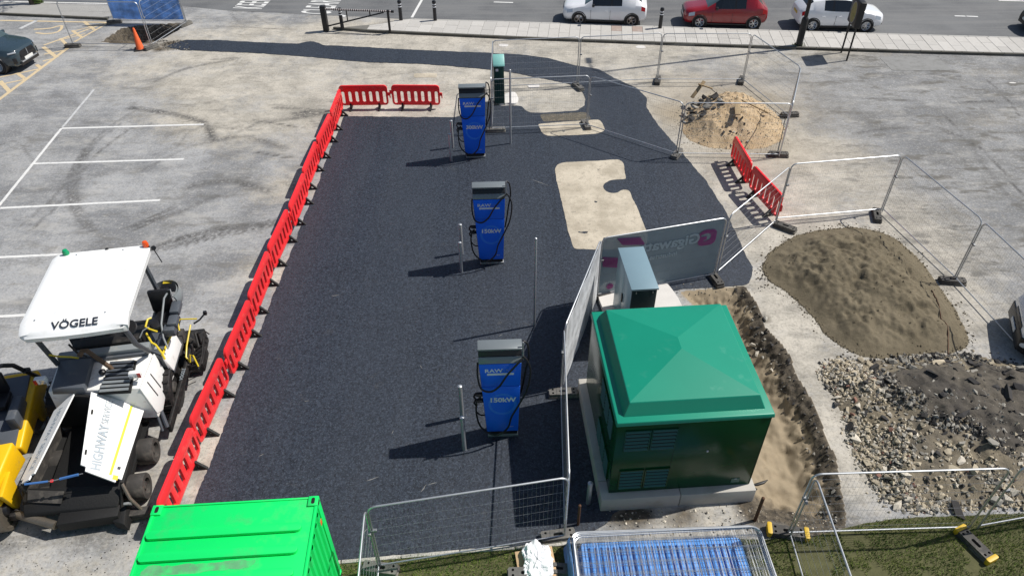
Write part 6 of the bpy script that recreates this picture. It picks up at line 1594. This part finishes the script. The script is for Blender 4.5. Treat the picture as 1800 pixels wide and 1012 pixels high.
# canopy posts
for nm, pts in (('post', [(-.80, -1.06, 3.12), (-.90, -.78, 2.4), (-1.0, -.50, 1.70)]), ('post', [(.94, -1.10, 3.12), (.96, -.94, 2.4), (.94, -.52, 1.76)]), ('post', [(-.82, 1.2, 3.12), (-.9, 1.25, 1.3)]), ('post', [(.86, 1.2, 3.12), (.95, 1.25, 1.3)])):
    MB().tube(pts, .055, 8).build('canopy_post', M['mgrey'], pv)
MB().tube([(1.02, 1.34, 3.18), (1.14, 1.36, 3.18), (1.26, 1.22, 2.9)], .012, 6).build('mirror_arm', M['black_plastic'], pv); MB().lathe([(0, -.02), (.055, -.015), (.055, .015), (0, .02)], 12, Matrix.Rotation(1.2, 4, 'X')).build('camera', M['black_plastic'], pv, loc=(1.13, 1.40, 3.20))
# platform, seats, console
MB().bb(-1.0, 1.15, -.22, 1.30, 1.05, 1.18).build('platform', M['tar'], pv, bevel=.02)
for xs_ in (-.98, 1.02):
    seat = MB().box((xs_, .62, 1.70), (.50, .52, .12)).build('seat', M['black_plastic'], pv, bevel=.04)
    MB().box((xs_, .94, 2.02), (.50, .12, .58), rx=-.15).build('backrest', M['black_plastic'], seat, bevel=.05)
    MB().bb(xs_-.12, xs_+.12, .5, .75, 1.18, 1.64).build('pedestal', M['mgrey'], seat)
# grey shell of the swung-out right seat and armrest pads
def shell(u_, v_):
    a = radians(-35 + 150*u_); R_ = .40 + .05*sin(v_*pi); return (1.06 + R_*cos(a), 1.02 + .50*sin(a)*.8, 1.85 + .34*v_ + .06*sin(pi*u_))
MB().grid(18, 8, shell).grid(18, 8, lambda u_, v_: tuple(Vector(shell(u_, v_)) - Vector((.05*cos(radians(-35+150*u_)), .04*sin(radians(-35+150*u_)), 0)))).build('seat_shell', M['mgrey_lt'], pv)
MB().box((1.14, 1.38, 2.19), (.20, .10, .02)).build('sticker', M['yellow_rail'], pv)
for y_, z_, l_ in ((.62, 1.98, .42), (.20, 1.94, .34)): MB().box((1.40, y_, z_), (.22, l_, .16)).build('armrest_box', M['mgrey'], pv, bevel=.04)
MB().box((1.33, .02, 1.84), (.26, .24, .22)).build('armrest_box', M['mgrey'], pv, bevel=.04)
MB().box((1.00, .20, 1.92), (.22, .42, .14), rz=.5).build('side_pad', M['black_plastic'], pv, bevel=.06)
MB().lathe([(0, -.02), (.17, -.02), (.19, 0), (.17, .02), (0, .02)], 18, Matrix.Rotation(.5, 4, 'X')).build('steering_wheel', M['black_plastic'], pv, loc=(.45, .12, 1.98))
MB().bb(-.75, .75, -.20, .06, 1.5, 1.86).build('console', M['tar'], pv, bevel=.04)
MB().tube([(.98, .18, 2.14), (.92, .12, 2.16), (.90, -.08, 2.12), (1.0, -.16, 2.10), (1.10, -.10, 1.95)], .022, 7).build('handrail', M['yellow_rail'], pv)
MB().tube([(.86, -.10, 1.95), (.96, -.26, 1.78), (1.04, -.30, 1.74), (1.16, -.44, 1.58), (1.20, -.52, 1.46)], .024, 7).build('handrail', M['yellow_rail'], pv)
MB().tube([(-.80, -.90, 2.35), (-.78, -.70, 2.1), (-.60, -.60, 1.95), (-.52, -.52, 1.82)], .020, 7).build('handrail', M['yellow_rail'], pv)
MB().tube([(-.45, -.70, 2.4), (-.42, -.62, 2.05), (-.34, -.52, 1.84)], .022, 7).build('handrail', M['black_plastic'], pv)
MB().tube([(1.22, .98, 2.20), (1.20, .70, 2.25), (1.17, .10, 2.00), (1.20, -.16, 1.80), (1.28, -.34, 1.60)], .022, 7).build('guard_rail', M['mgrey_lt'], pv)
MB().tube([(1.05, .95, 2.25), (1.30, .96, 2.28), (1.36, .80, 2.18)], .02, 7).build('guard_rail', M['mgrey'], pv)
MB().tube([(.78, -.30, 2.0), (.86, -.18, 2.1), (.98, -.10, 2.12)], .014, 6).build('hose', M['mgrey_lt'], pv)
for k in range(14):
    x = RNG.uniform(-.7, .9); y = RNG.uniform(-.1, 1.1); MB().tube([(x, y, 1.2), (x+RNG.uniform(-.2, .2), y+RNG.uniform(-.2, .2), 1.45), (x+RNG.uniform(-.3, .3), y+RNG.uniform(-.3, .3), 1.25)], .018, 6).build('hose', M['black_cable'], pv)
# wheels
def fat_wheel(x, y, r, w, sd, m, tread=0):
    mt = Matrix.Rotation(pi/2*sd, 4, 'Y')
    o = MB().lathe([(r*.55, -w/2), (r*.94, -w/2), (r, -w*.42), (r, w*.42), (r*.94, w/2), (r*.62, w/2), (r*.58, w*.30), (0, w*.28)], 26, mt).build('wheel', m, pv, loc=(x, y, r))
    MB().lathe([(r*.28, w*.285), (r*.24, w*.42), (0, w*.42)], 12, mt).build('hub', M['tar_dusty'], o)
    for k in range(tread):
        a = 2*pi*k/tread; MB().box((0, (r+.005)*cos(a), (r+.005)*sin(a)), (w*.9, .05, .05), rx=a).build('tread_bar', m, o)
for x_, s_ in ((.76, 1), (-.98, -1)):
    for y_ in (-2.12, -3.06): fat_wheel(x_, y_, .285, .36, s_, M['tar_dusty'])
    fat_wheel(x_+.26*s_, -.55, .56, .38, s_, M['tar'], 18)
# hopper wings
def wing(A, Bq, C, D, name):
    A, Bq, C, D = map(Vector, (A, Bq, C, D)); n = (Bq-A).cross(D-A).normalized()
    if n.z < 0: n = -n
    q = [A, Bq, C, D]; lo = [p - n*.03 for p in q]
    b = MB(); b.add(lo + q, [(0, 1, 2, 3), (7, 6, 5, 4), (0, 4, 5, 1), (1, 5, 6, 2), (2, 6, 7, 3), (3, 7, 4, 0)])
    bm = bmesh.new(); me = bpy.data.meshes.new(name); me.from_pydata([tuple(v) for v in b.v], [], b.f); bm.from_mesh(me); bmesh.ops.recalc_face_normals(bm, faces=bm.faces)
    # round the two near corners
    ve = [e for e in bm.edges if (e.verts[0].co-e.verts[1].co).length < .035 and min(e.verts[0].co.y, e.verts[1].co.y) < -2.5]
    bmesh.ops.bevel(bm, geom=ve, offset=.10, segments=4, affect='EDGES'); bm.to_mesh(me); bm.free(); me.materials.append(M['mwhite'])
    return link_mesh(name, me, pv), n
wr, nr = wing((-.08, -1.46, 1.66), (.80, -1.46, .98), (.64, -3.34, .82), (.05, -3.26, 1.36), 'hopper_wing')
wl, nl = wing((-.45, -1.33, 1.62), (-.96, -1.50, 1.28), (-1.23, -3.19, 1.06), (-.87, -3.26, 1.30), 'hopper_wing')
MB().add([(-.98, -1.50, 1.25), (-1.25, -3.17, 1.02), (-1.30, -3.10, .45), (-1.12, -1.44, .5), (-.94, -1.50, 1.25), (-1.20, -3.17, 1.02), (-1.24, -3.10, .45), (-1.06, -1.44, .5)], [(0, 1, 2, 3), (7, 6, 5, 4), (0, 4, 5, 1), (1, 5, 6, 2), (2, 6, 7, 3), (3, 7, 4, 0)]).build('hopper_side', M['tar_dusty'], pv)
upR = (Vector((-.08, -1.46, 1.66))-Vector((.80, -1.46, .98))).normalized()
def wpt(s_, t_):   # s along length from near, t from outer edge inwards on the right wing
    C, Bq, A, D = Vector((.64, -3.34, .82)), Vector((.80, -1.46, .98)), Vector((-.08, -1.46, 1.66)), Vector((.05, -3.26, 1.36))
    return (C.lerp(Bq, s_)).lerp(D.lerp(A, s_), t_) + nr*.003
def bas_w(s_, t_): 
    x = wpt(s_+.05, t_)-wpt(s_, t_); y = wpt(s_, t_+.05)-wpt(s_, t_); return basis(wpt(s_, t_), x, y)
put('lettering', text_mesh('HIGHWAY', .26, M['logo_grey'], .0006, .006, .86), wr, bas_w(.34, .64))
put('lettering', text_mesh('SERVICE', .20, M['logo_grey'], .0006, .001, .80), wr, bas_w(.80, .645))
a_, b_ = wpt(.06, .26), wpt(.97, .22); dd = (b_-a_); up_ = (wpt(.5, .31)-wpt(.5, .26)).normalized()*.05
MB().add([a_, b_, b_+up_, a_+up_], [(0, 1, 2, 3)]).build('lime_stripe', M['lime'], wr)
a_, b_ = wpt(.12, .47), wpt(.9, .49); up_ = up_*.12
MB().add([a_, b_, b_+up_, a_+up_], [(0, 1, 2, 3)]).build('rule_line', M['logo_grey'], wr)
for s_ in (.22, .74): put('slot', MB().prism(rounded(-.06, -.02, .06, .02, .018, 3), 0, .002).mesh('slot', M['hole']), wr, bas_w(s_, .93))
put('sticker', MB().prism([(-.05, -.05), (.05, -.05), (.05, .05), (-.05, .05)], 0, .0015).mesh('sticker', M['yellow_rail']), wr, bas_w(.05, .16))
put('sticker', MB().prism([(-.03, -.03), (.03, -.03), (.03, .03), (-.03, .03)], 0, .0015).mesh('sticker', M['dark_print']), wr, bas_w(.17, .14))
def wptl(s_, t_):  # left wing, s along length from far to near
    C, Bq, A, D = Vector((-.96, -1.50, 1.28)), Vector((-1.23, -3.19, 1.06)), Vector((-.87, -3.26, 1.30)), Vector((-.45, -1.33, 1.62))
    return (C.lerp(Bq, s_)).lerp(D.lerp(A, s_), t_) + nl*.003
def bas_l(s_, t_):
    x = wptl(s_+.05, t_)-wptl(s_, t_); y = wptl(s_, t_+.05)-wptl(s_, t_); return basis(wptl(s_, t_), x, y)
put('lettering', text_mesh('HIGHWAY SERVICE', .20, M['logo_grey'], .0006, .003, .84), wl, bas_l(.48, .5))
# hopper pan, back wall, front apron
MB().hexa([(-1.05, -3.2, .36), (.55, -3.2, .36), (.70, -1.48, .40), (-1.10, -1.40, .40)], [(-1.25, -3.16, .46), (.60, -3.24, .46), (.74, -1.46, .50), (-1.16, -1.36, .50)]).build('hopper_pan', M['tar_black'], pv)
MB().hexa([(-1.12, -1.44, .7), (.74, -1.56, .7), (.74, -1.50, .7), (-1.12, -1.38, .7)], [(-.46, -1.44, 1.58), (.0, -1.56, 1.58), (.0, -1.50, 1.58), (-.46, -1.38, 1.58)]).build('hopper_back', M['tar_black'], pv)
MB().hexa([(-1.30, -3.50, .40), (.50, -3.62, .34), (.62, -3.26, .52), (-1.34, -3.06, .56)], [(-1.28, -3.46, .50), (.50, -3.58, .44), (.62, -3.24, .66), (-1.34, -3.04, .76)]).build('apron', M['tar_black'], pv, bevel=.02)
MB().hexa([(-1.20, -3.30, .62), (-.55, -3.42, .58), (-.50, -3.22, .70), (-1.20, -3.10, .76)], [(-1.20, -3.31, .635), (-.55, -3.43, .595), (-.50, -3.23, .715), (-1.20, -3.11, .775)]).build('apron_flap', M['tar_dusty'], pv)
# strap
sA_, sB_ = Vector((-1.06, -3.26, 1.14)), Vector((.06, -3.28, 1.24)); md = sA_.lerp(sB_, .45) - Vector((0, 0, .05))
MB().tube([sA_, sA_.lerp(md, .15), sA_.lerp(md, .85)], .022, 6).build('strap', M['blue_strap'], pv); MB().tube([sA_.lerp(md, .86), md, md.lerp(sB_, .25)], .012, 6).build('buckle', M['galv_dull'], pv); MB().tube([md.lerp(sB_, .26), md.lerp(sB_, .86)], .028, 6).build('strap', M['blue_strap'], pv); MB().tube([md.lerp(sB_, .86), sB_], .010, 5).build('hook', M['galv_dull'], pv)
MB().lathe([(.018, -.01), (.035, -.008), (.035, .008), (.018, .01)], 10).build('ring', M['red'], pv, loc=md)
# push rollers and front frame
MB().bb(-.62, .55, -3.80, -3.42, .16, .42).build('bumper', M['tar_black'], pv, bevel=.03)
MB().tube([(-1.52, -3.32, .32), (-.66, -3.74, .32)], .085, 14).build('push_roller', M['steel_worn'], pv); MB().bb(-1.62, -1.50, -3.42, -3.24, .24, .40).build('roller_bracket', M['tar'], pv, bevel=.015)
MB().hexa([(.45, -3.86, .10), (.72, -3.98, .10), (.72, -3.50, .12), (.45, -3.5, .12)], [(.42, -3.84, .30), (.66, -3.94, .30), (.66, -3.5, .40), (.45, -3.5, .40)]).build('deflector', M['tar_black'], pv, bevel=.02)
MB().bb(.62, 1.06, -3.72, -3.52, .06, .24).build('deflector', M['tar_dusty'], pv, bevel=.02)
MB().tube([(.66, -3.32, .80), (.76, -3.50, .52), (.90, -3.58, .22)], .035, 8).build('ram', M['steel_worn'], pv); MB().box((.72, -3.58, .46), (.10, .05, .22), rx=.5).build('tag_plate', M['mgrey_lt'], pv, bevel=.008)
MB().tube([(.55, -3.7, .2), (.60, -3.4, .60), (.66, -3.30, .84)], .03, 8).build('ram', M['tar'], pv)
# tow arm, lift ram, screed
MB().hexa([(1.10, -1.60, .20), (1.18, -1.60, .20), (1.46, .55, .62), (1.38, .55, .62)], [(1.10, -1.55, .42), (1.18, -1.55, .42), (1.46, .60, .84), (1.38, .60, .84)]).build('tow_arm', M['tar'], pv, bevel=.015)
put('lettering', text_mesh('VÖGELE', .11, M['logo_grey'], .0006, .000, .8), pv, basis((1.325, -.28, .696), (.13, 1, .2), (-1, .1, 0)))
MB().tube([(.98, -1.22, .95), (1.12, -1.60, .40)], .045, 8).tube([(.90, -1.25, .95), (1.02, -1.66, .36)], .03, 8).build('lift_ram', M['mgrey'], pv)
MB().bb(-1.55, 1.55, .95, 1.45, .10, .55).build('screed', M['tar'], pv, bevel=.03)
MB().bb(1.05, 1.62, .30, .95, .12, .40).build('screed_end', M['tar'], pv, bevel=.03)
for k in range(7): MB().box((1.30+.06*(k % 3), -.1+.22*k*.8, .62+.03*(k % 2)), (.10, .16, .12), rz=.4*k, rx=.2*k).build('fitting', M['tar' if k % 2 else 'tar_dusty'], pv, bevel=.015)
for k in range(9):
    y = -.2+.17*k; MB().tube([(1.36, y, .46), (1.44, y+.10, .58), (1.54, y+.26, .46), (1.58, y+.34, .28)], .016, 6).build('hose', M['black_cable'], pv)
MB().tube([(1.50, .95, .50), (1.56, .85, .95), (1.60, .60, 1.15), (1.66, .35, .92)], .03, 7).build('mast', M['tar'], pv); MB().tube([(1.64, -.10, .62), (1.70, .25, .72), (1.75, .75, .98)], .028, 7).build('side_bar', M['tar'], pv)
MB().tube([(1.46, .05, .74), (1.36, .18, .80), (1.38, .42, .95), (1.46, .90, 1.18)], .020, 7).build('handrail', M['yellow_rail'], pv); MB().tube([(1.46, .05, .74), (1.50, .12, .92), (1.56, .10, .90), (1.64, -.05, .66)], .020, 7).build('handrail', M['yellow_rail'], pv)
MB().tube([(1.20, .80, 1.12), (1.16, 1.00, 1.22), (1.22, 1.06, 1.26), (1.60, 1.05, 1.22)], .018, 7).build('handrail', M['yellow_rail'], pv)
MB().tube([(1.52, .95, 1.16), (1.66, 1.02, 1.20), (1.78, 1.12, 1.28)], .022, 6).build('control_arm', M['black_plastic'], pv); MB().box((1.80, 1.14, 1.30), (.08, .08, .10)).build('control_box', M['black_plastic'], pv, bevel=.01)
MB().bb(1.02, 1.12, .5, 1.3, .55, .75).build('walkway', M['tar_dusty'], pv)

# ================================================================== YELLOW ROLLER at the left edge
RO = (-11.26, 10.02, 0)
ro = empty('tandem_roller', RO, radians(14), 'yellow tandem roller at the left edge, next to the paver hopper', 'roller')
def drum(y):
    mt = Matrix.Rotation(pi/2, 4, 'Y'); r = .45; w = 1.25
    d = MB().lathe([(0, -w/2+.05), (r*.8, -w/2+.05), (r*.86, -w/2), (r, -w/2), (r, w/2), (r*.86, w/2), (r*.8, w/2-.05), (0, w/2-.05)], 40, mt).build('drum', M['steel_worn'], ro, loc=(0, y, r))
    MB().lathe([(.16, w/2-.05), (.14, w/2+.02), (0, w/2+.02)], 14, mt).build('hub', M['black_plastic'], d)
    return d
drum(-1.80); drum(.75)
def yoke(y, s):
    for x_ in (-.70, .70): MB().hexa([(x_-.05, y-.14, .30), (x_+.05, y-.14, .30), (x_+.05, y+.14, .30), (x_-.05, y+.14, .30)], [(x_-.05, y-.30, .98), (x_+.05, y-.30, .98), (x_+.05, y+.34, .98), (x_-.05, y+.34, .98)]).build('fork', M['ryellow'], ro, bevel=.03)
yoke(-1.62, 1); yoke(.75, 1)
MB().hexa([(-.62, -1.92, .66), (.62, -1.92, .66), (.78, -.72, .60), (-.78, -.72, .60)], [(-.56, -1.80, 1.06), (.56, -1.80, 1.06), (.76, -.72, 1.22), (-.76, -.72, 1.22)]).build('front_body', M['ryellow'], ro, bevel=.05, seg=3)
MB().hexa([(-.40, -1.74, 1.085), (.40, -1.74, 1.085), (.52, -.85, 1.20), (-.52, -.85, 1.20)], [(-.39, -1.72, 1.11), (.39, -1.72, 1.11), (.50, -.87, 1.225), (-.50, -.87, 1.225)]).build('front_cover', M['mgrey'], ro, bevel=.01)
MB().hexa([(-.72, -.55, .55), (.72, -.55, .55), (.74, 1.45, .58), (-.74, 1.45, .58)], [(-.74, -.60, .86), (.74, -.60, .86), (.78, 1.40, 1.20), (-.78, 1.40, 1.20)]).build('rear_body', M['ryellow'], ro, bevel=.05, seg=3)
MB().hexa([(-.66, -.57, .855), (.62, -.57, .855), (.64, 1.25, 1.17), (-.66, 1.25, 1.17)], [(-.66, -.57, .90), (.62, -.57, .90), (.64, 1.25, 1.22), (-.66, 1.25, 1.22)]).build('deck', M['mgrey'], ro, bevel=.008)
MB().bb(-.5, .45, -.5, .1, .90, .915).build('foot_mat', M['tar_dusty'], ro)
MB().bb(-.15, .15, -.80, -.50, .35, .70).build('articulation', M['black_plastic'], ro)
st_ = MB().box((.10, .55, 1.20), (.55, .50, .14)).build('seat', M['black_plastic'], ro, bevel=.05); MB().box((.10, .84, 1.50), (.52, .12, .52), rx=-.12).build('backrest', M['black_plastic'], st_, bevel=.05)
MB().box((.58, .20, 1.10), (.20, .70, .40)).build('side_console', M['mgrey'], ro, bevel=.04)
MB().bb(-.25, .45, -.72, -.52, .9, 1.42).build('dash', M['mgrey'], ro, bevel=.04)
MB().lathe([(0, -.015), (.17, -.02), (.20, 0), (.17, .02), (0, .015)], 18, Matrix.Rotation(.6, 4, 'X')).build('steering_wheel', M['black_plastic'], ro, loc=(.1, -.38, 1.40))
MB().tube([(-.72, 1.0, 1.1), (-.72, .75, 2.0), (-.62, .62, 2.15), (.62, .62, 2.15), (.72, .75, 2.0), (.74, 1.30, 1.05)], .05, 8).build('roll_bar', M['black_paint'], ro)
MB().tube([(.74, .95, 1.62), (.80, 1.02, 1.55)], .07, 8).build('lamp', M['black_plastic'], ro)
